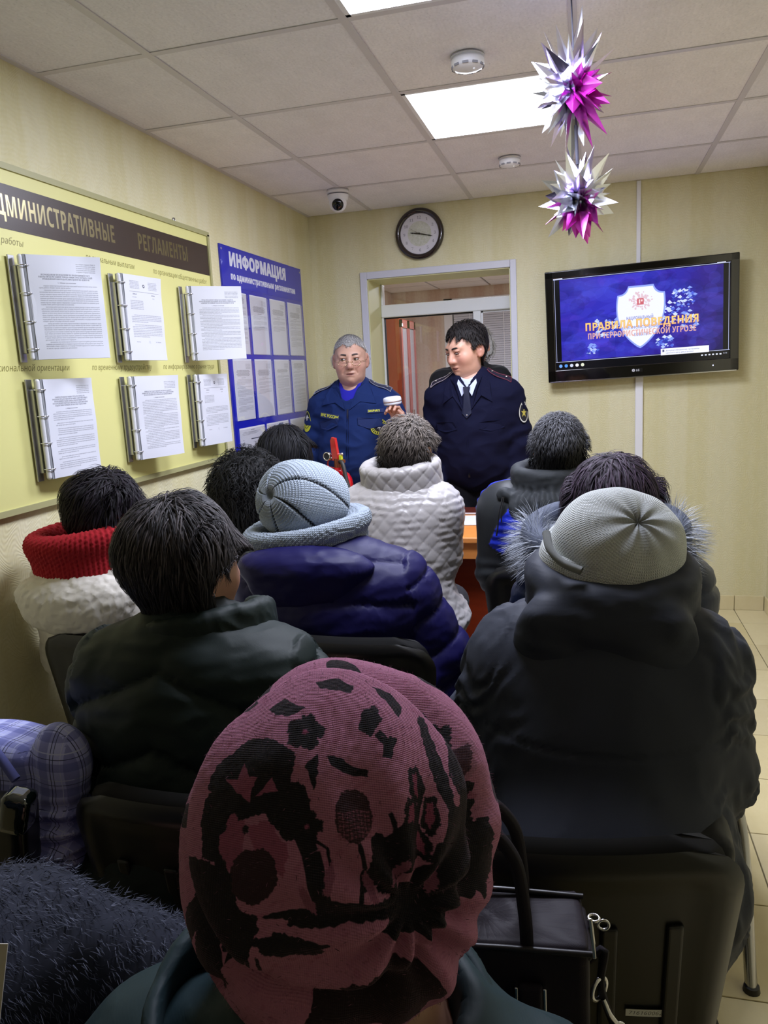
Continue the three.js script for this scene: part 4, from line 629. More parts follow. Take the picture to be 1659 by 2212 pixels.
// ---- hair: a cap that hugs the scalp plus many tapering locks combed along a flow ----
const hairMat = (o = {}) => phys(0xffffff, { vertexColors: true, roughness: 0.62, specularIntensity: 0.5, side: THREE.DoubleSide, ...o });
function locks(field, roots, o) {
  const pos = [], col = [], idx = [], seg = o.seg ?? 5;
  const grad = (x, y, z) => { const h = 0.003; const a = field(x + h, y, z) - field(x - h, y, z), b = field(x, y + h, z) - field(x, y - h, z), c = field(x, y, z + h) - field(x, y, z - h), l = Math.hypot(a, b, c) || 1; return [a / l, b / l, c / l]; };
  for (const [x0, y0, z0] of roots) {
    let p = [x0, y0, z0]; const L = (typeof o.len === 'function' ? o.len(x0, y0, z0) : o.len) * rr(0.7, 1.2), w = (o.width ?? 0.003) * rr(0.6, 1.3), c = o.color(x0, y0, z0), jit = [rr(-1, 1) * (o.mess ?? 0.15), rr(-1, 1) * (o.mess ?? 0.15), rr(-1, 1) * (o.mess ?? 0.15)], lift = (o.lift ?? 0.006) * rr(0.3, 1.5), wave = rr(0, 6), amp = o.curl ?? 0, base = pos.length / 3;
    let n = grad(...p);
    for (let k = 0; k <= seg; k++) {
      const t = k / seg; let d = o.flow(p[0], p[1], p[2], t, n); d = [d[0] + jit[0], d[1] + jit[1], d[2] + jit[2]];
      if (amp) { const a = wave + t * (o.turns ?? 9); d[0] += amp * Math.sin(a); d[1] += amp * 0.6 * Math.cos(a * 1.3); d[2] += amp * Math.cos(a); }
      if (!o.free) { const q = d[0] * n[0] + d[1] * n[1] + d[2] * n[2]; d = [d[0] - n[0] * q, d[1] - n[1] * q, d[2] - n[2] * q]; }
      const l = Math.hypot(...d) || 1; d = d.map((v) => v / l);
      const sx = d[1] * n[2] - d[2] * n[1], sy = d[2] * n[0] - d[0] * n[2], sz = d[0] * n[1] - d[1] * n[0], ww = w * (k === 0 ? 0.7 : t < 0.5 ? 1 : 1 - (t - 0.5) * 1.9), tip = mixc(c, o.tip ?? c, t);
      for (const [u, v] of [[-1, 0], [0, 0.6], [1, 0]]) { pos.push(p[0] + sx * ww * u + n[0] * ww * v, p[1] + sy * ww * u + n[1] * ww * v, p[2] + sz * ww * u + n[2] * ww * v); col.push(...tip); }
      if (k < seg) { const a = base + k * 3; idx.push(a, a + 3, a + 1, a + 1, a + 3, a + 4, a + 1, a + 4, a + 2, a + 2, a + 4, a + 5); }
      p = [p[0] + d[0] * L / seg, p[1] + d[1] * L / seg, p[2] + d[2] * L / seg];
      if (!o.free) { const want = (o.clear ?? 0.004) + lift * Math.sin(Math.min(1, t * 1.2 + 0.1) * 2.2), f0 = field(...p); n = grad(...p); if (f0 < want) p = [p[0] + n[0] * (want - f0), p[1] + n[1] * (want - f0), p[2] + n[2] * (want - f0)]; else if (o.hug) p = [p[0] + n[0] * (want - f0) * o.hug, p[1] + n[1] * (want - f0) * o.hug, p[2] + n[2] * (want - f0) * o.hug]; }
    }
  }
  const g = new THREE.BufferGeometry(); g.setAttribute('position', new THREE.Float32BufferAttribute(pos, 3)); g.setAttribute('color', new THREE.Float32BufferAttribute(col, 3)); g.setAttribute('uv', new THREE.Float32BufferAttribute(new Float32Array(pos.length / 3 * 2), 2)); g.setIndex(idx); g.computeVertexNormals(); return g;
}
function rootsOn(field, c, n, ok, R = 0.3) {           // points on a surface, reached from outside
  const out = []; let guard = 0;
  while (out.length < n && guard++ < n * 12) {
    const z = rr(-1, 1), a = rr(0, 6.2832), q = Math.sqrt(1 - z * z), d = [q * Math.cos(a), z, q * Math.sin(a)]; let t = R, p, hit = false;
    for (let i = 0; i < 24; i++) { p = [c[0] + d[0] * t, c[1] + d[1] * t, c[2] + d[2] * t]; const f = field(...p); if (f < 0.0008) { hit = true; break; } t -= f * 0.9; if (t < 0) break; }
    if (hit && ok(p[0], p[1], p[2], d)) out.push(p);
  }
  return out;
}
function hair(P, o) {                                  // region(v): > 0 where hair grows, in head axes; dark, light colours
  const th = o.thick ?? 0.014, dark = lin(o.dark), light = lin(o.light ?? o.dark), mixAt = o.mix ?? (() => rnd() * 0.5);
  const cap = (x, y, z) => { const v = P.toHead(x, y, z); const t = typeof th === 'function' ? th(v) : th; return Math.max(P.headAll(x, y, z) - t, -o.region(v)); };
  const f = o.extra ? U(0.03, cap, o.extra) : cap, ext = o.extent ?? 0.16;
  const colAt = (x, y, z) => { const v = P.toHead(x, y, z); const k = clamp(mixAt(v, x, y, z), 0, 1), n = rr(0.75, 1.25); const c = mixc(dark, light, k); return [c[0] * n, c[1] * n, c[2] * n]; };
  const geos = [surface(f, [P.c[0] - ext, P.c[1] - (o.down ?? 0.16), P.c[2] - ext], [P.c[0] + ext, P.c[1] + 0.17, P.c[2] + ext], o.cell ?? 0.005, { disp: (x, y, z) => (o.rough ?? 0.003) * fbm(x * 45, y * 25, z * 45), color: (x, y, z) => { const v = P.toHead(x, y, z), k = clamp(mixAt(v, x, y, z), 0, 1), c = mixc(dark, light, k * 0.7); return c; } })];
  const roots = rootsOn(f, P.c, o.count ?? 1200, (x, y, z) => { const v = P.toHead(x, y, z); return (o.rootOk ? o.rootOk(v) : true); });
  geos.push(locks(f, roots, { len: o.len ?? 0.06, width: o.width ?? 0.0026, color: colAt, tip: undefined, flow: (x, y, z, t, n) => { const v = P.toHead(x, y, z), d = o.flow(v, t), q = P.fromHead(d[0], d[1], d[2]); return [(q[0] - P.c[0]), (q[1] - P.c[1]), (q[2] - P.c[2])].map((a) => a / P.s); }, ...(o.lock ?? {}) }));
  return P.wear('hair', mergeGeometries(geos.map((g) => { g.deleteAttribute('normal'); g.computeVertexNormals(); return g; })), hairMat(o.mat));
}
// quilting: seam lines pull in, panels puff out
const puffY = (period, amp, f = (x, y, z) => y) => (x, y, z) => { const a = f(x, y, z) / period, t = Math.abs(a - Math.floor(a) - 0.5) * 2; return amp * (Math.sqrt(Math.max(0, 1 - t * t)) - 0.75); };
const folds = (amp, s, ax, ay, az) => (x, y, z) => amp * (1 - 2 * Math.abs(fbm(x * s * ax + 3, y * s * ay, z * s * az, 2)) * 1.6);
// knitted hat: a dome around an axis with gathers at the crown
function knitHat(c, axis, prof, o = {}) {
  const Y = V(axis).normalize(), X = new THREE.Vector3().crossVectors(Math.abs(Y.y) > 0.9 ? new THREE.Vector3(1, 0, 0) : new THREE.Vector3(0, 1, 0), Y).normalize(), Z = new THREE.Vector3().crossVectors(X, Y);
  const nt = o.nt ?? 120, na = o.na ?? 220, pos = [], uv = [], idx = [], col = [];
  const curve = new THREE.CatmullRomCurve3(prof.map(([r, h]) => new THREE.Vector3(r, h, 0)), false, 'centripetal'), L = curve.getLength();
  const per = Math.PI * 2 * Math.max(...prof.map((p) => p[0]));
  for (let j = 0; j <= nt; j++) { const t = j / nt, q = curve.getPointAt(t); for (let i = 0; i <= na; i++) {
    const a = i / na * Math.PI * 2; let [r, h] = o.shape ? o.shape(q.x, q.y, a, t) : [q.x, q.y]; r = Math.max(r, 0.0005);
    const k = Math.cos(a) * r * (o.sx ?? 1), l = Math.sin(a) * r * (o.sz ?? 1); pos.push(c[0] + X.x * k + Y.x * h + Z.x * l, c[1] + X.y * k + Y.y * h + Z.y * l, c[2] + X.z * k + Y.z * h + Z.z * l); uv.push(i / na * per, t * L); if (o.color) col.push(...o.color(a, t)); } }
  for (let j = 0; j < nt; j++) for (let i = 0; i < na; i++) { const a = j * (na + 1) + i; idx.push(a, a + 1, a + na + 1, a + 1, a + na + 2, a + na + 1); }
  const g = new THREE.BufferGeometry(); g.setAttribute('position', new THREE.Float32BufferAttribute(pos, 3)); g.setAttribute('uv', new THREE.Float32BufferAttribute(uv, 2)); if (o.color) g.setAttribute('color', new THREE.Float32BufferAttribute(col, 3)); g.setIndex(idx); g.computeVertexNormals();
  const n = g.attributes.normal; for (let j = 0; j <= nt; j++) { const a = j * (na + 1), b = a + na, v = [n.getX(a) + n.getX(b), n.getY(a) + n.getY(b), n.getZ(a) + n.getZ(b)], l = Math.hypot(...v) || 1; n.setXYZ(a, v[0] / l, v[1] / l, v[2] / l); n.setXYZ(b, v[0] / l, v[1] / l, v[2] / l); }
  return g;
}
// ---------- the seated audience ----------
const radial = (k = 1, cy = 0.13, cz = -0.05) => (v) => [v.x * k, (v.y - cy), (v.z - cz) * k];
const earGap = (v, r = 0.034) => Math.abs(v.x) > 0.05 ? Math.hypot(v.y + 0.008, v.z + 0.006) - r : 1;
const capRegion = (front, top, nape) => (v) => Math.min(Math.max(-(v.z - front), (v.y - top) * 0.9), v.y + nape);
{ // white fleece, red knitted cowl
  const P = person({ label: 'person in white fleece with a thick red knitted collar and short dark hair', hip: [-1.29, 0.53, -1.88], sh: [-1.33, 0.9, -1.86], w: 0.15, head: [-1.315, 1.075, -1.87], scale: 0.95, yaw: -0.62, pitch: 0.12, skin: 0xb98a74, bulk: 1.02, elbow: [[-1.52, 0.66, -1.9], [-1.1, 0.66, -1.92]] });
  const fl = (x, y, z) => 0.007 * fbm(x * 70, y * 70, z * 70, 2) + 0.005 * fbm(x * 22, y * 30, z * 22, 2);
  const fleece = woolly(0xd9d4ca, { sheen: 1 });
  P.wear('fleece_jacket', surface(U(0.04, P.torso(0.045), P.arm(0, 0.04), P.arm(1, 0.04)), ...bounds([...P.SH, ...P.EL, ...P.WR, P.o.hip], 0.2), 0.008, { disp: fl }), fleece);
  P.wear('hood', surface(U(0.05, ell([-1.36, 0.885, -1.755], [0.2, 0.075, 0.085]), ell([-1.36, 0.83, -1.745], [0.17, 0.06, 0.07])), [-1.62, 0.7, -1.95], [-1.08, 1.02, -1.6], 0.007, { disp: fl }), fleece);
  const C = [-1.375, 0.985, -1.84], e = [0.08, 0, 0.1];
  P.wear('red_cowl', surface(U(0.03, ring(C, e, 0.122, 0.026, 1.12, 0.95, 0.042), ring([C[0], C[1] + 0.052, C[2]], e, 0.13, 0.024, 1.14, 0.95, 0.004)), [C[0] - 0.22, 0.87, C[2] - 0.21], [C[0] + 0.22, 1.11, C[2] + 0.21], 0.0045, { disp: (x, y, z) => { const a = Math.atan2(x - C[0], z - C[2]); return 0.0032 * Math.sin(a * 74) * (0.55 + 0.45 * Math.sin(y * 520 + 1.5 * Math.sign(Math.sin(a * 37)))); }, cx: C[0], cz: C[2] }), woolly(0x9c0d1c, { sheen: 0.5, sheenColor: new THREE.Color(0xc03040) }));
  hair(P, { dark: 0x070509, light: 0x241b26, thick: (v) => (0.018 + 0.012 * smooth(0.02, 0.09, v.y)) * (1 - 0.7 * smooth(0.01, 0.08, v.z)), region: (v) => Math.min(earGap(v), Math.max(-(v.z - 0.0) + 0.06 * smooth(0.0, 0.06, v.y), (v.y - 0.055) * 0.9), v.y + 0.085 - 0.05 * smooth(-0.02, 0.03, v.z)), count: 3600, len: 0.075, width: 0.0019, flow: (v) => [v.x * 0.8 + 0.02, (v.y - 0.13), v.z + 0.02], lock: { mess: 0.028, lift: 0.009, hug: 0.35 }, mix: (v) => rnd() * 0.7 });
}
{ // dark green puffer
  const P = person({ label: 'person in dark green puffer jacket with short dark hair and small earrings', hip: [-0.66, 0.53, -1.17], sh: [-0.70, 0.925, -1.2], w: 0.165, head: [-0.722, 1.102, -1.25], yaw: -0.52, pitch: 0.05, skin: 0xbd8f78, bulk: 0.98, scale: 0.95, elbow: [[-0.905, 0.66, -1.22], [-0.485, 0.68, -1.24]] });
  const coat = shell(0x15211f, { roughness: 0.62 });
  const armD = [P.arm(0, 0.03), P.arm(1, 0.03)], tor = P.torso(0.036);
  const along = (k, x, y, z) => { const a = P.SH[k], b = P.EL[k], d = [b[0] - a[0], b[1] - a[1], b[2] - a[2]], l = Math.hypot(...d); return ((x - a[0]) * d[0] + (y - a[1]) * d[1] + (z - a[2]) * d[2]) / l; };
  const puffT = puffY(0.125, 0.022, (x, y) => y + 0.03 + 0.45 * Math.abs(x + 0.70)), wr = folds(0.006, 16, 0.6, 1.6, 0.6);
  P.wear('puffer_jacket', surface(U(0.03, tor, ...armD, ell([-0.7, 0.62, -1.12], [0.2, 0.17, 0.14]), ell([-0.83, 0.5, -1.06], [0.06, 0.16, 0.07])), ...bounds([...P.SH, ...P.EL, ...P.WR, [-0.7, 0.3, -1.05]], 0.2), 0.0075, { disp: (x, y, z) => { const t = tor(x, y, z), a0 = armD[0](x, y, z), a1 = armD[1](x, y, z); let d = puffT(x, y, z); if (a1 < t) d = puffY(0.1, 0.022)(0, along(1, x, y, z) + 0.03, 0); else if (a0 < t) d = puffY(0.11, 0.017)(0, along(0, x, y, z) + 0.03, 0); return d + wr(x, y, z) * 0.7; }, cx: -0.7, cz: -1.2 }), coat);
  P.wear('collar', surface(cut(0.01, ring([-0.69, 0.988, -1.235], [-0.16, 0, 0.2], 0.1, 0.016, 1.12, 1.1, 0.022), (x, y, z) => -(Math.hypot(x + 0.71, z + 1.36) - 0.06)), [-0.87, 0.93, -1.4], [-0.52, 1.1, -1.05], 0.005, { disp: folds(0.004, 22, 1, 0.6, 1) }), coat);
  hair(P, { dark: 0x09090b, light: 0x5d5759, thick: (v) => (0.02 + 0.008 * smooth(-0.04, 0.05, v.y)) * (1 - 0.75 * smooth(0.0, 0.08, v.z)), region: (v) => Math.min(earGap(v, 0.03), Math.max(-(v.z + 0.015) + 0.085 * smooth(0.0, 0.06, v.y), (v.y - 0.05) * 0.9), v.y + 0.135 - 0.11 * smooth(-0.035, 0.02, v.z)), down: 0.18, count: 7500, len: 0.07, width: 0.0015, flow: (v) => [v.x * 0.9 - 0.005, v.y - 0.135, v.z + 0.035], lock: { mess: 0.022, lift: 0.007, hug: 0.4, seg: 5 }, mix: (v) => 0.9 * smooth(-0.03, 0.1, v.y) * (rnd() < 0.4 ? 0.95 : 0.2) + 0.3 * rnd() * smooth(0, 0.08, v.z + 0.04) });
  for (const sx of [-1, 1]) { const q = P.fromHead(sx * 0.081, -0.042, -0.004); const ear = new THREE.TorusGeometry(0.005, 0.0013, 8, 16).translate(...q); P.wear('earring', ear, chrome); }
}
{ // grey knitted hat, charcoal coat
  const P = person({ label: 'person in light grey knitted hat and charcoal hooded coat seen from behind', hip: [0.01, 0.53, -1.22], sh: [0.022, 0.935, -1.33], w: 0.142, head: [0.042, 1.1, -1.37], yaw: 0, pitch: 0.2, skin: 0xbd8f78, bulk: 1.0, elbow: [[-0.195, 0.755, -1.37], [0.192, 0.735, -1.33]], wrist: [[-0.06, 0.68, -1.52], [0.14, 0.66, -1.46]] });
  const coat = shell(0x2e323e, { roughness: 0.66 });
  const tor = P.torso(0.04), w1 = folds(0.006, 9, 1.2, 0.5, 1), arms = [P.arm(0, 0.034), P.arm(1, 0.034)];
  const sleeve = (x, y, z) => { const l = x < 0.03; const s = l ? -1 : 1; const q = smooth(0.12, 0.19, Math.abs(x - 0.035)); return q * 0.0045 * Math.sin((y * 1.5 + s * (x) * 1.1 + 0.2 * fbm(x * 9, y * 6, z * 9)) * 80) * smooth(-0.1, 0.4, fbm(x * 7 + 5, y * 7, z * 7, 2) + 0.22); };
  P.wear('coat', surface(U(0.045, tor, ...arms, ell([0.03, 0.62, -1.17], [0.21, 0.18, 0.16]), ell([0.11, 0.58, -1.3], [0.09, 0.1, 0.16]), ell([-0.1, 0.58, -1.3], [0.1, 0.1, 0.16])), ...bounds([...P.SH, ...P.EL, ...P.WR, [0.03, 0.45, -1.1]], 0.2), 0.0075, { disp: (x, y, z) => w1(x, y, z) * 0.5 + sleeve(x, y, z) + (Math.abs(y - 0.845) < 0.003 && Math.abs(x - 0.03) < 0.2 ? -0.0025 : 0), cx: 0.03, cz: -1.28 }), coat);
  P.wear('hood', surface(U(0.03, cut(0.03, ring([0.035, 1.055, -1.335], [0.25, 0, 0], 0.1, 0.03, 1.12, 1.0, 0.03), (x, y, z) => -(z + 1.42)), ell([0.025, 0.985, -1.24], [0.148, 0.09, 0.048]), cone([-0.075, 1.03, -1.225], [0.12, 1.025, -1.222], 0.024, 0.024), cone([-0.075, 1.03, -1.225], [-0.1, 0.98, -1.24], 0.024, 0.016)), [-0.16, 0.84, -1.5], [0.23, 1.17, -1.08], 0.0048, { disp: (x, y, z) => 0.006 * fbm(x * 16, y * 30, z * 16, 2) + 0.005 * Math.sin(x * 40 + y * 30) * smooth(1.03, 0.99, y) * smooth(0.92, 0.97, y), cx: 0.03, cz: -1.28 }), coat);
  hair(P, { dark: 0x120e0d, thick: 0.008, region: (v) => Math.min(capRegion(0.01, 0.05, 0.09)(v), -0.01 - v.y), count: 60, len: 0.05, flow: radial(), lock: {} });
  const kn = knitTex.clone(); kn.repeat.set(26, 26); const hm = woolly(0xc6cac9, { bumpMap: kn, bumpScale: 0.0022 });
  const ax = [0.3, 0.62, 0.62], hc = [0.037, 1.1, -1.36];
  P.wear('knitted_hat', knitHat(hc, ax, [[0.0005, 0.126], [0.03, 0.126], [0.065, 0.115], [0.095, 0.088], [0.109, 0.05], [0.11, 0.005], [0.104, -0.03]], { shape: (r, h, a, t) => { const g = Math.exp(-t * 5); return [r * (1 + 0.06 * g * Math.cos(a * 9)) + 0.004 * Math.cos(a * 3 + 1) * t, h - 0.007 * Math.exp(-((r / 0.01) ** 2)) + 0.003 * g * Math.cos(a * 9) + 0.006 * Math.sin(a * 2 + 0.6) * t]; } }), hm);
  P.wear('hat_brim', knitHat(hc, [0.12, 0.97, 0.22], [[0.1, 0.02], [0.118, 0.032], [0.1245, 0.014], [0.124, -0.014], [0.117, -0.036], [0.102, -0.04], [0.096, -0.015]], { nt: 50, shape: (r, h, a, t) => [r * (1 + 0.02 * Math.sin(a * 5 + 2)), h + 0.006 * Math.sin(a * 2 + 1.2)] }), hm);
  P.wear('cable_braid', tube([[-0.07, 1.162, -1.29], [-0.062, 1.14, -1.26], [-0.04, 1.122, -1.24], [-0.012, 1.112, -1.231]], 0.007, 60, 10), hm);
}
{ // navy puffer, striped knitted hat, cowl
  const P = person({ label: 'person in navy puffer jacket with a grey-blue striped knitted hat and cowl', hip: [-0.62, 0.53, -1.92], sh: [-0.68, 0.895, -1.93], w: 0.185, tilt: -0.01, head: [-0.768, 1.09, -2.0], yaw: 0.15, pitch: 0.1, roll: 0.1, skin: 0xc4977f, elbow: [[-0.93, 0.66, -1.95], [-0.415, 0.69, -1.96]] });
  const coat = shell(0x120f46, { roughness: 0.52 });
  const armD = [P.arm(0, 0.042), P.arm(1, 0.045)], tor = P.torso(0.048), ax = (k, x, y, z) => { const a = P.SH[k], b = P.EL[k], d = [b[0] - a[0], b[1] - a[1], b[2] - a[2]], l = Math.hypot(...d); return ((x - a[0]) * d[0] + (y - a[1]) * d[1] + (z - a[2]) * d[2]) / l; };
  const wr = folds(0.005, 18, 0.7, 1.4, 0.7);
  P.wear('puffer_jacket', surface(U(0.03, tor, ...armD, ell([-0.6, 0.62, -1.88], [0.22, 0.17, 0.15]), cone([-0.42, 0.68, -1.95], [-0.4, 0.52, -1.95], 0.08, 0.09)), ...bounds([...P.SH, ...P.EL, ...P.WR, [-0.6, 0.5, -1.86]], 0.2), 0.008, { disp: (x, y, z) => { const t = tor(x, y, z); let d = puffY(0.1, 0.015, (a, b) => b + 0.12 * (a + 0.65) + 0.02)(x, y, z); for (const k of [0, 1]) if (armD[k](x, y, z) < t) d = puffY(0.095, 0.017)(0, ax(k, x, y, z) + 0.02, 0); return d + wr(x, y, z) * 0.6; }, cx: -0.65, cz: -1.9 }), coat);
  P.wear('hood', surface(U(0.04, ell([-0.72, 0.955, -1.82], [0.19, 0.055, 0.075]), ell([-0.72, 0.9, -1.81], [0.15, 0.06, 0.055])), [-0.97, 0.78, -1.98], [-0.46, 1.06, -1.7], 0.006, { disp: (x, y, z) => 0.006 * fbm(x * 14, y * 22, z * 14, 2) + wr(x, y, z) * 0.5 }), coat);
  const kn = knitTex.clone(); kn.repeat.set(17, 24); const wool = woolly(0x9aa5b2, { bumpMap: kn, bumpScale: 0.003 }), woolV = woolly(0xffffff, { vertexColors: true, bumpMap: kn, bumpScale: 0.003 });
  const C = [-0.762, 1.005, -1.96];
  P.wear('knitted_cowl', surface(U(0.02, ring(C, [0.1, 0, 0.14], 0.118, 0.022, 1.25, 1, 0.02), ring([C[0] + 0.005, C[1] + 0.03, C[2]], [0.1, 0, 0.14], 0.128, 0.017, 1.27, 1, 0.006)), [C[0] - 0.23, 0.87, C[2] - 0.2], [C[0] + 0.23, 1.13, C[2] + 0.2], 0.0045, { disp: (x, y, z) => 0.0022 * Math.sin((x + z) * 560) * Math.sin(y * 520) + 0.004 * fbm(x * 12, y * 12, z * 12, 2), cx: C[0], cz: C[2] }), wool);
  hair(P, { dark: 0x120e0d, thick: 0.008, region: (v) => Math.min(capRegion(0.01, 0.05, 0.09)(v), -0.01 - v.y), count: 60, len: 0.05, flow: radial(), lock: {} });
  const base = lin(0xa3aebb), dk = lin(0x1c2027), stripe = (a, t) => { const s = ((a / 6.2832) * 6 - t * 1.0 + 10) % 1; return Math.min(s, 1 - s); };
  P.wear('knitted_hat', knitHat([-0.772, 1.1, -1.985], [-0.42, 0.28, 0.86], [[0.0005, 0.13], [0.025, 0.13], [0.06, 0.119], [0.092, 0.09], [0.109, 0.045], [0.113, 0.0], [0.111, -0.04], [0.103, -0.08]], { nt: 130, na: 250, sz: 1.02, shape: (r, h, a, t) => { const s = stripe(a, t), dent = -0.006 * Math.exp(-((s / 0.05) ** 2)) * smooth(0.02, 0.2, t) * (1 - 0.55 * smooth(0.5, 1, t)), st = 0.0014 * Math.sin(t * 210 + 0.5 * Math.sin(a * 160)) * smooth(0.05, 0.2, t); return [r + (dent + st) * (r > 0.05 ? 1 : 0.3), h - 0.014 * Math.exp(-((r / 0.014) ** 2)) + (dent + st) * (r < 0.09 ? 1 : 0.2)]; }, color: (a, t) => { const s = stripe(a, t); const w = 0.036 + 0.012 * Math.sin(t * 190); return s < w && t > 0.05 ? dk : base; } }), woolV);
}
{ // white quilted coat
  const P = person({ label: 'person in pale grey diamond-quilted coat with short brown-grey hair', hip: [-0.67, 0.53, -2.62], sh: [-0.645, 0.985, -2.6], w: 0.135, head: [-0.612, 1.165, -2.63], yaw: -0.35, pitch: 0.14, scale: 0.93, skin: 0xbd8f78, trousers: 0x2a2a30, elbow: [[-0.86, 0.8, -2.66], [-0.52, 0.79, -2.64]], wrist: [[-0.74, 0.72, -2.86], [-0.55, 0.7, -2.86]], bulk: 0.98 });
  const coat = phys(0xb3afae, { roughness: 0.38, sheen: 0.3, sheenColor: new THREE.Color(0xffffff) });
  const tor = P.torso(0.034), armD = [P.arm(0, 0.03), P.arm(1, 0.032)];
  const dia = (u, v, p, q) => { const a = Math.abs((((u / p + v / q) % 1) + 1) % 1 - 0.5) * 2, b = Math.abs((((u / p - v / q) % 1) + 1) % 1 - 0.5) * 2; return Math.pow(Math.max(0, (1 - a * a) * (1 - b * b)), 0.22); };
  const sq = (u, v, p) => { const a = Math.abs((((u / p) % 1) + 1) % 1 - 0.5) * 2, b = Math.abs((((v / p) % 1) + 1) % 1 - 0.5) * 2; return Math.pow(Math.max(0, (1 - a * a * a * a) * (1 - b * b * b * b)), 0.5); };
  P.wear('quilted_coat', surface(U(0.035, tor, ...armD, ell([-0.64, 0.62, -2.6], [0.19, 0.14, 0.15]), ell([-0.53, 0.56, -2.63], [0.115, 0.085, 0.18]), ell([-0.76, 0.55, -2.64], [0.1, 0.1, 0.2])), ...bounds([...P.SH, ...P.EL, ...P.WR, [-0.64, 0.5, -2.62]], 0.2), 0.0055, { disp: (x, y, z) => { const t = tor(x, y, z), a = Math.atan2(x + 0.645, z + 2.6) * 0.19; let d = y > 0.72 ? dia(a, y - 0.06 * (x + 0.6), 0.066, 0.058) : dia(a, y, 0.075, 0.06); if (armD[1](x, y, z) < t - 0.002) d = sq(z * 0.9 + x * 0.3, y - 0.35 * (x + 0.5), 0.052); return 0.0046 * (d - 0.75) + 0.0028 * Math.sin(y * 260 + 5 * fbm(x * 18, y * 6, z * 18, 2)) * smooth(0.0, 0.3, fbm(x * 9, y * 9 + 4, z * 9, 2) + 0.15) * 0.6 + (y < 0.8 ? 0.012 * fbm(x * 12, y * 26, z * 12, 2) : 0); }, cx: -0.645, cz: -2.6 }), coat);
  P.wear('collar', surface(cut(0.012, ring([-0.64, 1.085, -2.605], [0.2, 0, 0.05], 0.09, 0.022, 1.3, 1.02, 0.035), (x, y, z) => -(Math.hypot(x + 0.6, z + 2.77) - 0.08)), [-0.86, 0.98, -2.8], [-0.44, 1.22, -2.42], 0.0045, { disp: (x, y, z) => { const a = Math.atan2(x + 0.64, z + 2.605) * 0.13; return 0.0055 * (dia(a, y, 0.055, 0.055) - 0.7); } }), coat);
  hair(P, { dark: 0x1d1714, light: 0x7d736b, thick: 0.014, region: (v) => Math.min(earGap(v), Math.max(-(v.z - 0.0) + 0.07 * smooth(0.0, 0.06, v.y), (v.y - 0.06) * 0.9), v.y + 0.075 - 0.06 * smooth(-0.03, 0.02, v.z)), count: 4200, len: 0.042, width: 0.0016, flow: (v) => [v.x + 0.03, v.y - 0.12, v.z + 0.05], lock: { mess: 0.05, lift: 0.008, hug: 0.35, seg: 5 }, mix: (v) => smooth(-0.04, 0.09, v.y) * (rnd() < 0.5 ? 0.9 : 0.35) });
}
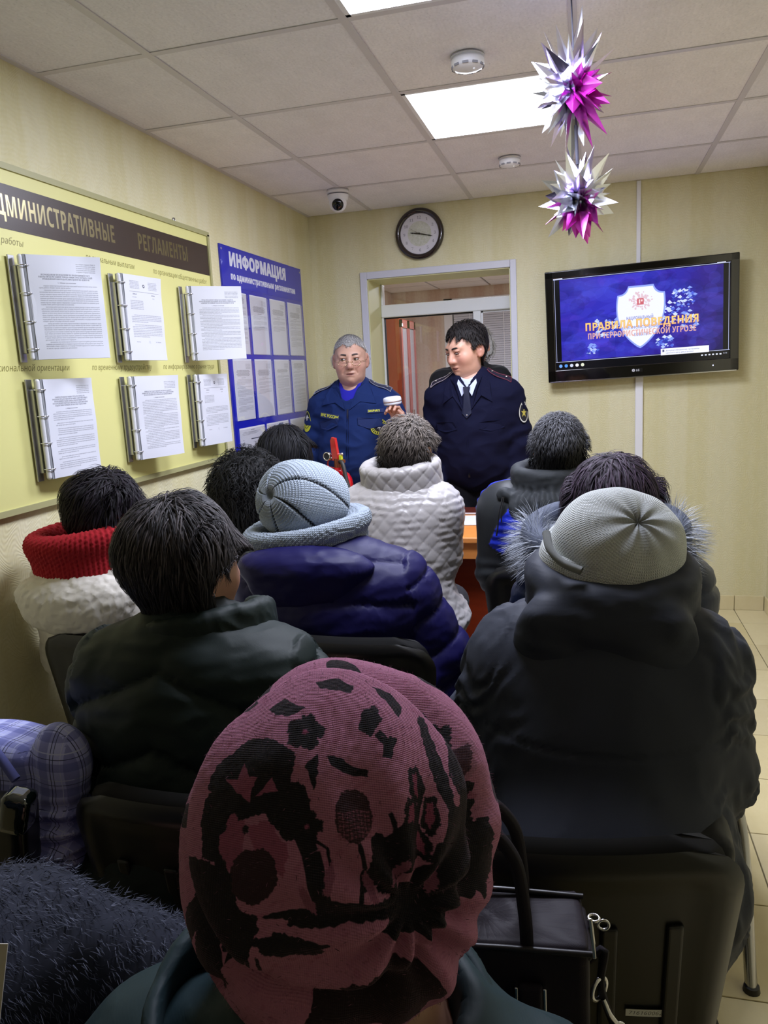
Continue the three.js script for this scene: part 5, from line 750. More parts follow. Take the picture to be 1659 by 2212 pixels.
{ // grey jacket with blue panels
  const P = person({ label: 'person in dark grey jacket with bright blue panels and short greying hair', hip: [-0.1, 0.53, -2.62], sh: [-0.125, 0.985, -2.56], w: 0.15, head: [-0.094, 1.172, -2.53], yaw: 0.02, pitch: 0.02, scale: 0.89, skin: 0xc08f78, elbow: [[-0.295, 0.75, -2.58], [0.08, 0.75, -2.6]], bulk: 1.0, neckW: 1.05 });
  const grey = lin(0x2b2e31), blue = lin(0x2437c8), tor = P.torso(0.034), armD = [P.arm(0, 0.036), P.arm(1, 0.036)];
  const isBlue = (x, y, z) => { const s = (x + 0.25) * 0.85 + (y - 0.93) * -0.52, l = (x + 0.25) * 0.52 + (y - 0.93) * 0.85; return (Math.abs(s) < 0.038 - 0.012 * Math.abs(l) / 0.1 && Math.abs(l) < 0.095 && z > -2.6) || (x < -0.21 && y > 0.945 && z < -2.555 && z > -2.72); };
  P.wear('jacket', surface(U(0.04, tor, ...armD, ell([-0.1, 0.6, -2.58], [0.2, 0.15, 0.15])), ...bounds([...P.SH, ...P.EL, ...P.WR, [-0.1, 0.5, -2.6]], 0.2), 0.006, { disp: (x, y, z) => 0.0035 * fbm(x * 14, y * 9, z * 14, 2) + (isBlue(x, y, z) ? 0.002 + 0.002 * Math.sin(y * 240) : 0) + 0.003 * Math.sin(y * 120 + 4 * fbm(x * 8, y * 8, z * 8)) * smooth(0.85, 0.75, y), color: (x, y, z) => isBlue(x, y, z) ? blue : grey, cx: -0.12, cz: -2.56 }), shell(0xffffff, { vertexColors: true, sheen: 0.1, roughness: 0.45 }));
  P.wear('rolled_hood', surface(U(0.02, cut(0.02, ring([-0.115, 1.082, -2.555], [0.12, 0, 0.02], 0.098, 0.022, 1.14, 1, 0.022), (x, y, z) => -(z + 2.68)), ring([-0.125, 1.035, -2.55], [0.25, 0, 0.04], 0.115, 0.024, 1.2, 1, 0.006), ell([-0.125, 0.985, -2.455], [0.13, 0.05, 0.045]), sph([-0.265, 1.035, -2.47], 0.022)), [-0.33, 0.88, -2.76], [0.1, 1.15, -2.36], 0.0048, { disp: (x, y, z) => { const a = Math.atan2(x + 0.12, z + 2.55); return 0.005 * Math.sin(a * 26 + y * 30) * smooth(1.07, 1.03, y) * smooth(0.97, 1.01, y) + 0.006 * fbm(x * 20, y * 30, z * 20, 2); } }), shell(0x34373a, { sheen: 0.1 }));
  P.wear('drawstring', tube([[-0.268, 1.03, -2.445], [-0.28, 0.98, -2.43], [-0.285, 0.93, -2.43], [-0.29, 0.905, -2.432]], 0.0025, 20, 6), mat(0x0a0a0c)); P.wear('drawstring', tube([[-0.264, 1.03, -2.445], [-0.272, 0.98, -2.43], [-0.272, 0.95, -2.43]], 0.002, 16, 6), mat(0x0a0a0c));
  hair(P, { dark: 0x0c0c0e, light: 0x66666c, thick: 0.009, region: (v) => Math.min(earGap(v), Math.max(-(v.z + 0.015) + 0.06 * smooth(0.01, 0.06, v.y), (v.y - 0.06) * 0.9), v.y + 0.07 - 0.05 * smooth(-0.045, -0.005, v.z)), rough: 0.0015, count: 4200, len: 0.026, width: 0.0012, flow: (v) => [v.x + 0.01, v.y - 0.14, v.z + 0.04], lock: { mess: 0.04, lift: 0.006, hug: 0.3, seg: 4 }, mix: (v) => 0.75 * smooth(-0.02, 0.06, v.y) * (rnd() < 0.55 ? 1 : 0.3) });
}
{ // dark hair, fur-trimmed hood
  const P = person({ label: 'person with dark purple-brown hair and a grey fur-trimmed hood, behind the light grey hat', hip: [0.085, 0.53, -1.92], sh: [0.055, 0.9, -1.92], w: 0.145, head: [0.056, 1.075, -1.97], yaw: 0.1, pitch: 0.05, skin: 0xb98a74, elbow: [[-0.15, 0.68, -1.93], [0.2, 0.68, -1.96]], bulk: 0.92 });
  const coat = shell(0x101a33, { roughness: 0.4, sheenColor: new THREE.Color(0x3a5a90) });
  P.wear('coat', surface(U(0.035, P.torso(0.042), P.arm(0, 0.04), P.arm(1, 0.04), ell([0.08, 0.62, -1.88], [0.2, 0.16, 0.15])), ...bounds([...P.SH, ...P.EL, ...P.WR, [0.08, 0.5, -1.9]], 0.2), 0.009, { disp: (x, y, z) => puffY(0.1, 0.012)(x, y, z) + folds(0.004, 16, 0.6, 1.5, 0.6)(x, y, z) }), coat);
  P.wear('hood', surface(U(0.04, ell([0.04, 0.95, -1.8], [0.19, 0.1, 0.07]), ell([0.2, 0.9, -1.82], [0.04, 0.14, 0.06])), [-0.2, 0.72, -1.95], [0.28, 1.09, -1.68], 0.007, { disp: folds(0.006, 12, 1, 1, 1) }), coat);
  const fc = [0.035, 1.02, -1.86], fur = cut(0.02, ring(fc, [0.25, 0, 0.03], 0.148, 0.03, 1.1, 0.9, 0.03), (x, y, z) => -(z + 1.97));
  const A = lin(0x4a5060), Bc = lin(0xdfe4ee); const roots = []; while (roots.length < 5200) { const a = rr(-0.4, Math.PI + 0.4), b = rr(0, 6.283), q = [0, 0, 0]; const R = 0.148 + 0.03 * Math.cos(b), p = turned((x, y, z) => 0, fc, [0, 0, 0]); const l = new THREE.Vector3(Math.cos(a) * R * 1.1, 0.045 * Math.sin(b), Math.sin(a) * R * 0.9).applyEuler(new THREE.Euler(0.25, 0, 0.03, 'YXZ')); roots.push([fc[0] + l.x, fc[1] + l.y, fc[2] + l.z]); }
  const gf = locks(fur, roots, { free: true, seg: 4, len: 0.055, width: 0.0012, mess: 0.42, color: () => (rnd() < 0.5 ? A : Bc), tip: lin(0xc2c9d6), flow: (x, y, z, t, n) => [n[0], n[1] - 0.25 * t, n[2]] });
  const core = surface(fur, [-0.19, 0.9, -2.05], [0.27, 1.14, -1.66], 0.006, { color: () => A });
  P.wear('fur_trim', mergeGeometries([core, gf].map((g) => { g.computeVertexNormals(); return g; })), hairMat({ roughness: 0.7 })).userData.label = 'grey fur edging of the hood';
  hair(P, { dark: 0x100a12, light: 0x4a3a4c, thick: 0.024, region: (v) => Math.min(Math.max(-(v.z - 0.02) + 0.07 * smooth(0, 0.06, v.y), (v.y - 0.05) * 0.9), v.y + 0.12), count: 3600, len: 0.085, width: 0.0017, flow: (v) => [v.x, v.y - 0.12, v.z + 0.03], lock: { mess: 0.025, lift: 0.007, hug: 0.4 }, mix: (v) => 0.8 * rnd() * smooth(0.0, 0.1, v.y) });
}
function blackCoat(P, hex) { P.wear('coat', surface(U(0.04, P.torso(0.035), P.arm(0, 0.03), P.arm(1, 0.03)), ...bounds([...P.SH, ...P.EL, ...P.WR, P.o.hip], 0.19), 0.011, { disp: folds(0.006, 12, 1, 1, 1) }), woolly(hex)); }
{ // curly black hair
  const P = person({ label: 'person in black with loose curly black hair, beside the striped hat', hip: [-1.2, 0.53, -2.6], sh: [-1.165, 0.885, -2.5], w: 0.15, head: [-1.148, 1.055, -2.45], yaw: -0.2, skin: 0xb98a74, knee: [[-1.3, 0.49, -2.92], [-1.1, 0.49, -2.92]] });
  blackCoat(P, 0x0a0a0d);
  hair(P, { dark: 0x040404, light: 0x1a191b, thick: 0.03, region: (v) => Math.min(Math.max(-(v.z - 0.03), (v.y - 0.05) * 0.9), v.y + 0.17), extra: ell([-1.155, 0.985, -2.42], [0.11, 0.11, 0.09]), extent: 0.19, down: 0.24, rough: 0.014, cell: 0.007, count: 2200, len: 0.1, width: 0.0022, flow: (v) => [v.x * 0.7, v.y - 0.16, v.z + 0.03], lock: { mess: 0.08, lift: 0.016, hug: 0.3, curl: 0.1, seg: 7, turns: 16 }, mix: () => rnd() * 0.6 });
}
{ // straight black hair, nearest the desk
  const P = person({ label: 'person with smooth black hair in front of the blue notice board', hip: [-1.36, 0.53, -3.24], sh: [-1.352, 0.92, -3.25], w: 0.14, head: [-1.342, 1.085, -3.27], scale: 1.08, yaw: -0.1, skin: 0xb98a74, knee: [[-1.45, 0.49, -3.6], [-1.27, 0.49, -3.6]] });
  blackCoat(P, 0x0b0b0e);
  hair(P, { dark: 0x060607, light: 0x2a2a30, thick: 0.026, region: (v) => Math.min(Math.max(-(v.z - 0.03), (v.y - 0.05) * 0.9), v.y + 0.17), extra: ell([-1.35, 0.97, -3.2], [0.105, 0.14, 0.075]), extent: 0.18, down: 0.25, rough: 0.004, cell: 0.006, count: 2600, len: 0.13, width: 0.002, flow: (v) => [v.x * 0.6, v.y - 0.16, v.z + 0.03], lock: { mess: 0.02, lift: 0.006, hug: 0.4, seg: 5 }, mix: () => rnd() * 0.7 });
}
// ---------- the people standing at the front ----------
function surfZ(f, x, y, z0) { let z = z0; for (let i = 0; i < 60; i++) { const d = f(x, y, z); if (d < 0.0006) break; z -= Math.max(d * 0.7, 0.0006); } return z; }
function applique(P, name, f, pts, m, o = {}) {        // a cloth piece laid on the chest: outline in x, y of the room, follows the garment
  const s = new THREE.Shape(), q = [], n = o.n ?? 6;
  pts.forEach((a, i) => { const b = pts[(i + 1) % pts.length]; for (let k = 0; k < n; k++) q.push([lerp(a[0], b[0], k / n), lerp(a[1], b[1], k / n)]); });
  s.setFromPoints(q.map((a) => new THREE.Vector2(...a)));
  const g = new THREE.ExtrudeGeometry(s, { depth: o.th ?? 0.004, bevelEnabled: false, curveSegments: 1 }), p = g.attributes.position, uv = new Float32Array(p.count * 2), xs = pts.map((a) => a[0]), ys = pts.map((a) => a[1]), x0 = Math.min(...xs), x1 = Math.max(...xs), y0 = Math.min(...ys), y1 = Math.max(...ys);
  for (let i = 0; i < p.count; i++) { const x = p.getX(i), y = p.getY(i), z = surfZ(f, x, y, o.z0 ?? P.c[2] + 0.35); p.setZ(i, z + (o.off ?? 0.001) + p.getZ(i) + (o.lift ? o.lift(x, y) : 0)); uv[2 * i] = (x - x0) / (x1 - x0); uv[2 * i + 1] = (y - y0) / (y1 - y0); }
  g.setAttribute('uv', new THREE.BufferAttribute(uv, 2)); g.computeVertexNormals();
  return P.wear(name, g, m);
}
function patchGrid(f, c, nrm, up, w, h, off = 0.0025, n = 14, mask) {   // a printed badge that follows the sleeve
  const N = V(nrm).normalize(), R = new THREE.Vector3().crossVectors(V(up), N).normalize(), Up = new THREE.Vector3().crossVectors(N, R), pos = [], uv = [], idx = [];
  for (let j = 0; j <= n; j++) for (let i = 0; i <= n; i++) { let u = i / n - 0.5, v = j / n - 0.5; if (mask === 'oval') { const a = u * 2, b = v * 2; u = a * Math.sqrt(1 - b * b / 2) / 2; v = b * Math.sqrt(1 - a * a / 2) / 2; } const p = V(c).addScaledVector(R, u * w).addScaledVector(Up, v * h).addScaledVector(N, 0.1); for (let k = 0; k < 50; k++) { const d = f(p.x, p.y, p.z); if (d < 0.0006) break; p.addScaledVector(N, -Math.max(d * 0.7, 0.0006)); } p.addScaledVector(N, off); pos.push(p.x, p.y, p.z); uv.push(u + 0.5, v + 0.5); }
  for (let j = 0; j < n; j++) for (let i = 0; i < n; i++) { const a = j * (n + 1) + i; idx.push(a, a + 1, a + n + 2, a, a + n + 2, a + n + 1); }
  const g = new THREE.BufferGeometry(); g.setAttribute('position', new THREE.Float32BufferAttribute(pos, 3)); g.setAttribute('uv', new THREE.Float32BufferAttribute(uv, 2)); g.setIndex(idx); g.computeVertexNormals(); return g;
}
function epaulette(P, f, a, b, w, m, edge) {           // strap from collar (a) to shoulder end (b), lying on the cloth
  const A = V(a), B = V(b), d = B.clone().sub(A), side = new THREE.Vector3(0, 0, 1), pos = [], idx = [], n = 10;
  for (const top of [1, 0]) for (let i = 0; i <= n; i++) for (const s of [-1, -0.5, 0, 0.5, 1]) { const p = A.clone().addScaledVector(d, i / n).addScaledVector(side, s * w / 2 * (i === 0 ? 0.6 : 1)); p.y += 0.1; for (let k = 0; k < 50; k++) { const q = f(p.x, p.y, p.z); if (q < 0.0006) break; p.y -= Math.max(q * 0.7, 0.0006); } pos.push(p.x, p.y + (top ? 0.009 : 0.003), p.z); }
  const N = (n + 1) * 5; for (let i = 0; i < n; i++) for (let s = 0; s < 4; s++) { const q = i * 5 + s; idx.push(q, q + 1, q + 6, q, q + 6, q + 5); idx.push(N + q, N + q + 6, N + q + 1, N + q, N + q + 5, N + q + 6); }
  const rim = []; for (let i = 0; i < n; i++) { rim.push([i * 5, (i + 1) * 5], [(i + 1) * 5 + 4, i * 5 + 4]); } for (let s = 0; s < 4; s++) { rim.push([s + 1, s], [n * 5 + s, n * 5 + s + 1]); } for (const [q, r] of rim) idx.push(q, r, N + r, q, N + r, N + q);
  const e = P.wear('epaulette', finish(pos, idx), m);
  const path = [], at = (i, s) => { const k = (i * 5 + s) * 3; return [pos[k], pos[k + 1] + 0.001, pos[k + 2]]; }; for (let i = 0; i <= n; i++) path.push(at(i, 0)); for (let s = 1; s < 5; s++) path.push(at(n, s)); for (let i = n - 1; i >= 0; i--) path.push(at(i, 4));
  mesh('piping', tube(path, 0.0016, 60, 5).translate(-P.base[0], 0, -P.base[2]), edge, e);
  for (const [i, r] of [[2, 0.006], [8, 0.0065]]) mesh(i === 2 ? 'button' : 'star', new THREE.SphereGeometry(r, 10, 8).scale(1, 0.5, 1).translate(...at(i, 2)).translate(-P.base[0], 0.001, -P.base[2]), mat(0xd8d8d0, { metalness: 1, roughness: 0.25 }), e);
  return e;
}
function faceParts(P, o) {
  const W = P.wear, H = P.fromHead, s = P.s, rotE = new THREE.Euler(...P.e, 'YXZ'), put = (g, p) => { g.scale(s, s, s); g.applyMatrix4(new THREE.Matrix4().makeRotationFromEuler(rotE)); return g.translate(...H(...p)); };
  for (const k of [-1, 1]) {
    const op = o.open ?? 1;
    const eye = W('eye', put(new THREE.SphereGeometry(0.0125, 20, 14).scale(1.05, 0.55 * op, 0.75), [k * 0.031, 0.003, 0.0815]), phys(0x9a8e88, { roughness: 0.3 }));
    const [ix, iy] = o.gaze ?? [0, 0]; const ir = mesh('iris', put(new THREE.SphereGeometry(0.0072, 16, 12).scale(1, 0.95 * op, 0.5), [k * 0.031 + ix, 0.003 + iy, 0.0875]).translate(-P.base[0], 0, -P.base[2]), phys(0x1d120d, { roughness: 0.15 }), eye);
    const lid = W('eyelid', put(new THREE.TorusGeometry(0.0128, 0.0022, 8, 24, Math.PI).scale(1.1, 0.62, 1).rotateX(-0.2), [k * 0.031, 0.0035 - (1 - op) * 0.003, 0.0868]), mat(o.lid, { roughness: 0.6 }));
    const pts = []; for (let i = 0; i <= 6; i++) { const t = i / 6; pts.push([k * (0.014 + 0.037 * t), 0.0225 + 0.0065 * Math.sin(t * 2.2 + 0.2) - 0.004 * t, 0.0935 - 0.02 * t * t]); }
    const br = tube(pts, 0.0042, 20, 6).scale(1, 1, 1); const bp = br.attributes.position; W('eyebrow', put(br, [0, 0, 0]), mat(o.brow, { roughness: 0.9 }));
  }
  W('mouth_line', put(tube([[-0.021, -0.0668, 0.0835], [-0.01, -0.0655, 0.0915], [0, -0.0662, 0.0935], [0.01, -0.0655, 0.0915], [0.021, -0.0668, 0.0835]], 0.0014, 20, 6), [0, 0, 0]), mat(0x5a2c28, { roughness: 0.7 }));
  for (const k of [-1, 1]) W('nostril', put(new THREE.SphereGeometry(0.0036, 8, 6).scale(1, 0.6, 1), [k * 0.0068, -0.0415, 0.1]), mat(0x4a2620));
}
const yellowPrint = '#dfe02e';
{ // officer in blue work uniform, holding a white detector
  const wr = [-0.93, 1.152, -3.835];
  const P = person({ label: 'person in blue rescue uniform and thin glasses holding up a white round device', hip: [-1.235, 0.93, -4.06], sh: [-1.24, 1.325, -4.06], w: 0.18, slope: 0.035, head: [-1.236, 1.522, -4.02], yaw: Math.PI + 0.24, pitch: 0.03, roll: 0.0, scale: 1.1, jaw: 1.12, face: true, furrow: true, fine: 0.0035, skin: 0xc59c88, red: 0xb5786a, lip: 0x9a6058, bulk: 1.12, facing: 1, neckW: 1.22, neck: [-1.24, 1.37, -4.05], elbow: [[-1.49, 1.04, -4.04], [-0.955, 1.02, -4.0]], wrist: [[-1.475, 0.8, -3.95], wr], knee: [[-1.33, 0.5, -4.06], [-1.14, 0.5, -4.06]], ankle: [[-1.34, 0.09, -4.1], [-1.13, 0.09, -4.1]], noHand: [false, true], handDir: [[0, -1, 0.1]], palm: [[1, 0, 0.2]], trousers: 0x15204a,
    extraSkin: (sk) => { const q = lin(sk), r = lin(0xb98572); return [surface(U(0.01, handField(wr, [-0.16, 0.95, 0.1], [-0.35, -0.05, 1], { side: 1, curl: 0.78, thumb: 0.3 })), ...bounds([[wr[0], wr[1] + 0.09, wr[2]]], 0.15), 0.0035, { color: (x, y, z) => mixc(q, r, 0.5 + 0.5 * fbm(x * 50, y * 50, z * 50, 2)) })]; } });
  const cloth = shell(0x1a2b5a, { roughness: 0.85, specularIntensity: 0.25 });
  const tor = U(0.06, P.torso(0.022), ell([-1.235, 1.03, -4.0], [0.2, 0.17, 0.14])), arms = [P.arm(0, 0.022), P.arm(1, 0.022)], vneck = (x, y, z) => -((1.37 - y) * 0.42 - Math.abs(x + 1.232) - 0.012 + (z < -4.05 ? -1 : 0)) , coatF = U(0.035, tor, ...arms);
  const neckHole = cone([-1.236, 1.33, -3.97], [-1.238, 1.5, -4.04], 0.052, 0.085);
  const open = sub(0.008, coatF, neckHole);
  P.wear('jacket', surface(open, ...bounds([...P.SH, ...P.EL, [-1.235, 0.86, -4.05]], 0.2).map((b, i) => i ? b : [b[0], 0.8, b[2]]), 0.0065, { disp: (x, y, z) => 0.017 * (0.3 - Math.abs(fbm(x * 7 + 2, y * 11, z * 7, 2)) * 1.6) + 0.005 * Math.sin((y * 2.2 + x) * 34 + 5 * fbm(x * 5, y * 5, z * 5)) * smooth(0.08, 0.2, Math.abs(x + 1.24)) * smooth(1.3, 1.1, y), cx: -1.235, cz: -4.06, seamBack: true }), cloth);
  P.wear('t_shirt', surface(sub(0.01, cut(0.01, P.torso(0.012), plane([0, -1, 0], -1.15)), cone([-1.237, 1.392, -3.985], [-1.238, 1.5, -4.03], 0.04, 0.1)), [-1.45, 1.1, -4.25], [-1.02, 1.45, -3.85], 0.006), woolly(0x1c1a9e));
  const dk = shell(0x182856, { roughness: 0.75 }), lift = (x, y) => 0.006 * smooth(1.3, 1.37, y);
  for (const k of [-1, 1]) applique(P, 'collar', coatF, [[-1.232 + k * 0.012, 1.262], [-1.234 + k * 0.052, 1.375], [-1.236 + k * 0.088, 1.402], [-1.236 + k * 0.12, 1.365], [-1.236 + k * 0.152, 1.288], [-1.234 + k * 0.07, 1.302]], cloth, { th: 0.006, off: 0.002, lift });
  applique(P, 'zip', coatF, [[-1.237, 0.86], [-1.226, 0.86], [-1.227, 1.265], [-1.236, 1.265]], mat(0x0c1230, { roughness: 0.5 }), { th: 0.003, n: 14 });
  for (const k of [-1, 1]) applique(P, 'pocket_flap', coatF, [[-1.232 + k * 0.055, 1.222], [-1.232 + k * 0.175, 1.205], [-1.232 + k * 0.175, 1.165], [-1.232 + k * 0.115, 1.158], [-1.232 + k * 0.055, 1.182]], dk, { th: 0.005, off: 0.002 });
  const txt = (s, w = 256, h = 56) => mat(0xffffff, { roughness: 0.8, map: ctex(w, h, (g) => { g.fillStyle = '#1b2b5c'; g.fillRect(0, 0, w, h); g.fillStyle = yellowPrint; g.font = 'bold 44px sans-serif'; g.fillText(s, 6, 43, w - 12); }) });
  P.wear('chest_patch', patchGrid(coatF, [-1.342, 1.232, -3.9], [-0.12, 0, 1], [0.16, 1, 0], 0.125, 0.03, 0.004), txt('МЧС РОССИИ')).userData.label = 'chest patch reading МЧС РОССИИ';
  P.wear('name_patch', patchGrid(coatF, [-1.085, 1.25, -3.9], [0.1, 0, 1], [0, 1, 0], 0.085, 0.02, 0.004), txt('ЗАРИП', 200));
  const emblem = ctex(256, 256, (g) => { g.fillStyle = '#b6b83a'; g.fillRect(0, 0, 256, 256); g.strokeStyle = '#17171a'; g.lineWidth = 34; g.setLineDash([16, 14]); g.beginPath(); g.arc(128, 128, 102, 0, 7); g.stroke(); g.setLineDash([]); g.fillStyle = '#14141a'; g.beginPath(); g.arc(128, 128, 78, 0, 7); g.fill(); g.fillStyle = '#e6e6df'; g.beginPath(); for (let i = 0; i < 16; i++) { const a = i / 16 * 6.283, r = i % 2 ? 16 : i % 4 ? 44 : 70; g.lineTo(128 + r * Math.sin(a), 128 - r * Math.cos(a)); } g.fill(); });
  P.wear('round_emblem', patchGrid(coatF, [-1.07, 1.165, -3.9], [0.12, 0, 1], [0, 1, 0], 0.085, 0.085, 0.004, 14, 'oval'), mat(0xffffff, { map: emblem, roughness: 0.8 }));
  const badge = ctex(192, 256, (g) => { g.fillStyle = '#b3b52e'; g.fillRect(0, 0, 192, 256); g.fillStyle = '#16161a'; g.beginPath(); g.ellipse(96, 96, 74, 84, 0, 0, 7); g.fill(); g.fillStyle = '#d8d8d2'; g.beginPath(); g.moveTo(36, 92); g.lineTo(96, 44); g.lineTo(156, 92); g.lineTo(112, 88); g.lineTo(104, 150); g.lineTo(84, 150); g.lineTo(80, 88); g.fill(); g.strokeStyle = '#16161a'; g.lineWidth = 8; g.beginPath(); g.arc(96, 150, 60, 0.3, 2.8); g.stroke(); });
  P.wear('sleeve_badge', patchGrid(coatF, [-1.475, 1.2, -4.02], [-0.55, 0.1, 0.83], [-0.12, 1, 0], 0.068, 0.115, 0.004, 14, 'oval'), mat(0xffffff, { map: badge, roughness: 0.8 }));
  const ep = shell(0x2b2d44, { roughness: 0.7 }); epaulette(P, coatF, [-1.335, 1.4, -4.04], [-1.455, 1.36, -4.03], 0.045, ep, mat(0x8f93a6)); epaulette(P, coatF, [-1.14, 1.4, -4.04], [-1.02, 1.36, -4.03], 0.045, ep, mat(0x8f93a6));
  hair(P, { dark: 0x6f6c6a, light: 0xd4d3d3, thick: 0.003, region: (v) => Math.min(Math.max(-(v.z + 0.02) + 0.075 * smooth(0.03, 0.07, v.y), (v.y - 0.078 + 0.016 * Math.exp(-((v.x / 0.022) ** 2))) * 0.9), v.y + 0.055 - 0.07 * smooth(-0.05, 0.0, v.z)), rough: 0.001, cell: 0.004, count: 4200, len: 0.011, width: 0.0009, flow: (v) => [v.x * 0.3, v.y - 0.16, v.z * 0.6 + 0.05], lock: { mess: 0.015, lift: 0.002, hug: 0.6, seg: 3 }, mix: (v) => 0.35 + 0.5 * smooth(0.04, 0.075, Math.abs(v.x)) + rnd() * 0.3 });
  faceParts(P, { lid: 0x8a5c4e, brow: 0x4a4240, open: 0.95, gaze: [-0.002, -0.0005] });
  { const H = (pts) => pts.map((p) => P.fromHead(...p)), gl = []; for (const k of [-1, 1]) { const pts = []; for (let i = 0; i < 20; i++) { const a = i / 20 * 6.283; pts.push([k * 0.033 + 0.021 * Math.cos(a), -0.013 + 0.0135 * Math.sin(a), 0.106 - 0.012 * Math.abs(k * 0.021 * Math.cos(a)) / 0.021]); } gl.push(tube(H(pts), 0.0013, 48, 6, true), tube(H([[k * 0.054, -0.008, 0.094], [k * 0.075, -0.003, 0.06], [k * 0.084, 0.006, 0.0]]), 0.0011, 16, 6)); } gl.push(tube(H([[-0.012, -0.01, 0.106], [0, -0.006, 0.111], [0.012, -0.01, 0.106]]), 0.0011, 10, 6)); P.wear('glasses', gl, mat(0xc9b88f, { metalness: 1, roughness: 0.2 })); }
  const d = thing('detector_device', 'white round detector held up in the hand of the rescue officer', 'smoke detector', [-0.957, 1.283, -3.795]); d.rotation.set(0.06, 0, 0.07);
  mesh('cap', lathe([[0, 0.042], [0.028, 0.042], [0.041, 0.039], [0.046, 0.033], [0.047, 0.022], [0.046, 0.014], [0, 0.014]], 40), mat(0xe6e9f4, { roughness: 0.35 }), d); mesh('base', lathe([[0, 0.014], [0.0455, 0.014], [0.0445, 0.004], [0.04, 0], [0, 0]], 40), mat(0xbcbfcc, { roughness: 0.4 }), d);
}
{ // police officer
  const P = person({ label: 'person in dark navy police uniform with tie, head turned towards the rescue officer', hip: [-0.57, 0.95, -3.99], sh: [-0.575, 1.35, -3.99], w: 0.172, slope: 0.04, head: [-0.598, 1.535, -3.96], yaw: Math.PI - 0.72, pitch: 0.2, roll: 0.02, scale: 1.1, jaw: 1.05, face: true, fine: 0.0035, skin: 0xc99a84, red: 0xb9786a, lip: 0x9a5c52, bulk: 1.06, facing: 1, neckW: 1.15, neck: [-0.585, 1.38, -3.98], elbow: [[-0.79, 1.04, -4.0], [-0.345, 1.04, -4.0]], wrist: [[-0.765, 0.87, -3.86], [-0.36, 0.83, -3.92]], knee: [[-0.67, 0.5, -3.99], [-0.47, 0.5, -3.99]], ankle: [[-0.68, 0.09, -4.03], [-0.46, 0.09, -4.03]], handDir: [[0.1, -0.8, 0.5], [0, -1, 0.1]], palm: [[0.6, 0, -0.6], [-1, 0, 0]], trousers: 0x0b0d1c });
  const cloth = shell(0x0c0e26, { roughness: 0.85, specularIntensity: 0.25 });
  const tor = U(0.06, P.torso(0.022), ell([-0.575, 1.08, -3.95], [0.19, 0.2, 0.14])), arms = [P.arm(0, 0.024), P.arm(1, 0.024)], coatF = U(0.04, tor, ...arms);
  const open = sub(0.008, coatF, U(0.01, cone([-0.585, 1.315, -3.88], [-0.59, 1.46, -3.955], 0.02, 0.07)));
  P.wear('jacket', surface(open, ...bounds([...P.SH, ...P.EL, ...P.WR, [-0.57, 0.86, -3.99]], 0.2), 0.0065, { disp: (x, y, z) => 0.02 * (0.3 - Math.abs(fbm(x * 6 + 7, y * 9, z * 6, 2)) * 1.6) + 0.005 * Math.sin((y * 2 - x) * 30 + 5 * fbm(x * 5, y * 5, z * 5)) * smooth(0.1, 0.2, Math.abs(x + 0.57)) * smooth(1.28, 1.05, y), cx: -0.57, cz: -3.99, seamBack: true }), cloth);
  P.wear('shirt', surface(U(0.01, sub(0.008, cut(0.01, P.torso(0.008), plane([0, -1, 0], -1.2)), cone([-0.587, 1.40, -3.94], [-0.59, 1.5, -3.96], 0.045, 0.09)), ring([-0.588, 1.385, -3.972], [0.28, 0, 0.02], 0.066, 0.005, 1.02, 1, 0.018)), [-0.8, 1.15, -4.2], [-0.36, 1.5, -3.8], 0.005), mat(0xb6bfdc, { roughness: 0.8 }));
  const lift = (x, y) => 0.008 * smooth(1.3, 1.37, y);
  for (const k of [-1, 1]) { applique(P, 'shirt_collar', coatF, [[-0.586 + k * 0.003, 1.345], [-0.587 + k * 0.045, 1.392], [-0.587 + k * 0.05, 1.372], [-0.586 + k * 0.026, 1.308]], mat(0xb6bfdc, { roughness: 0.8 }), { th: 0.003, off: 0.001, lift }); applique(P, 'collar', coatF, [[-0.586 + k * 0.018, 1.235], [-0.587 + k * 0.058, 1.36], [-0.588 + k * 0.08, 1.412], [-0.587 + k * 0.115, 1.37], [-0.586 + k * 0.125, 1.275], [-0.586 + k * 0.072, 1.31]], cloth, { th: 0.006, off: 0.004, lift }); }
  applique(P, 'tie', coatF, [[-0.605, 1.355], [-0.567, 1.355], [-0.573, 1.328], [-0.562, 1.225], [-0.586, 1.2], [-0.61, 1.225], [-0.599, 1.328]], shell(0x11152e, { roughness: 0.5 }), { th: 0.006, off: 0.004, lift: (x, y) => 0.014 * smooth(1.27, 1.35, y) });
  applique(P, 'zip', coatF, [[-0.59, 0.9], [-0.58, 0.9], [-0.581, 1.22], [-0.589, 1.22]], mat(0x07080f, { roughness: 0.5 }), { th: 0.003, n: 14 }); P.wear('zip_pull', new THREE.SphereGeometry(0.005, 10, 8).translate(-0.585, 1.215, surfZ(coatF, -0.585, 1.215, -3.6) + 0.006), chrome);
  for (const k of [-1, 1]) applique(P, 'pocket_flap', coatF, [[-0.58 + k * 0.055, 1.182], [-0.58 + k * 0.175, 1.182], [-0.58 + k * 0.175, 1.145], [-0.58 + k * 0.115, 1.132], [-0.58 + k * 0.055, 1.145]], cloth, { th: 0.005, off: 0.003 });
  const badge = ctex(192, 256, (g) => { g.fillStyle = '#0d0f1c'; g.fillRect(0, 0, 192, 256); g.strokeStyle = '#c7c8c2'; g.lineWidth = 12; g.beginPath(); g.ellipse(96, 130, 82, 112, 0, 0, 7); g.stroke(); g.fillStyle = '#b5a94a'; g.beginPath(); for (let i = 0; i < 10; i++) { const a = i / 10 * 6.283, r = i % 2 ? 22 : 58; g.lineTo(96 + r * Math.sin(a), 140 - r * Math.cos(a)); } g.fill(); g.fillStyle = '#d8d8d8'; g.fillRect(50, 40, 92, 16); });
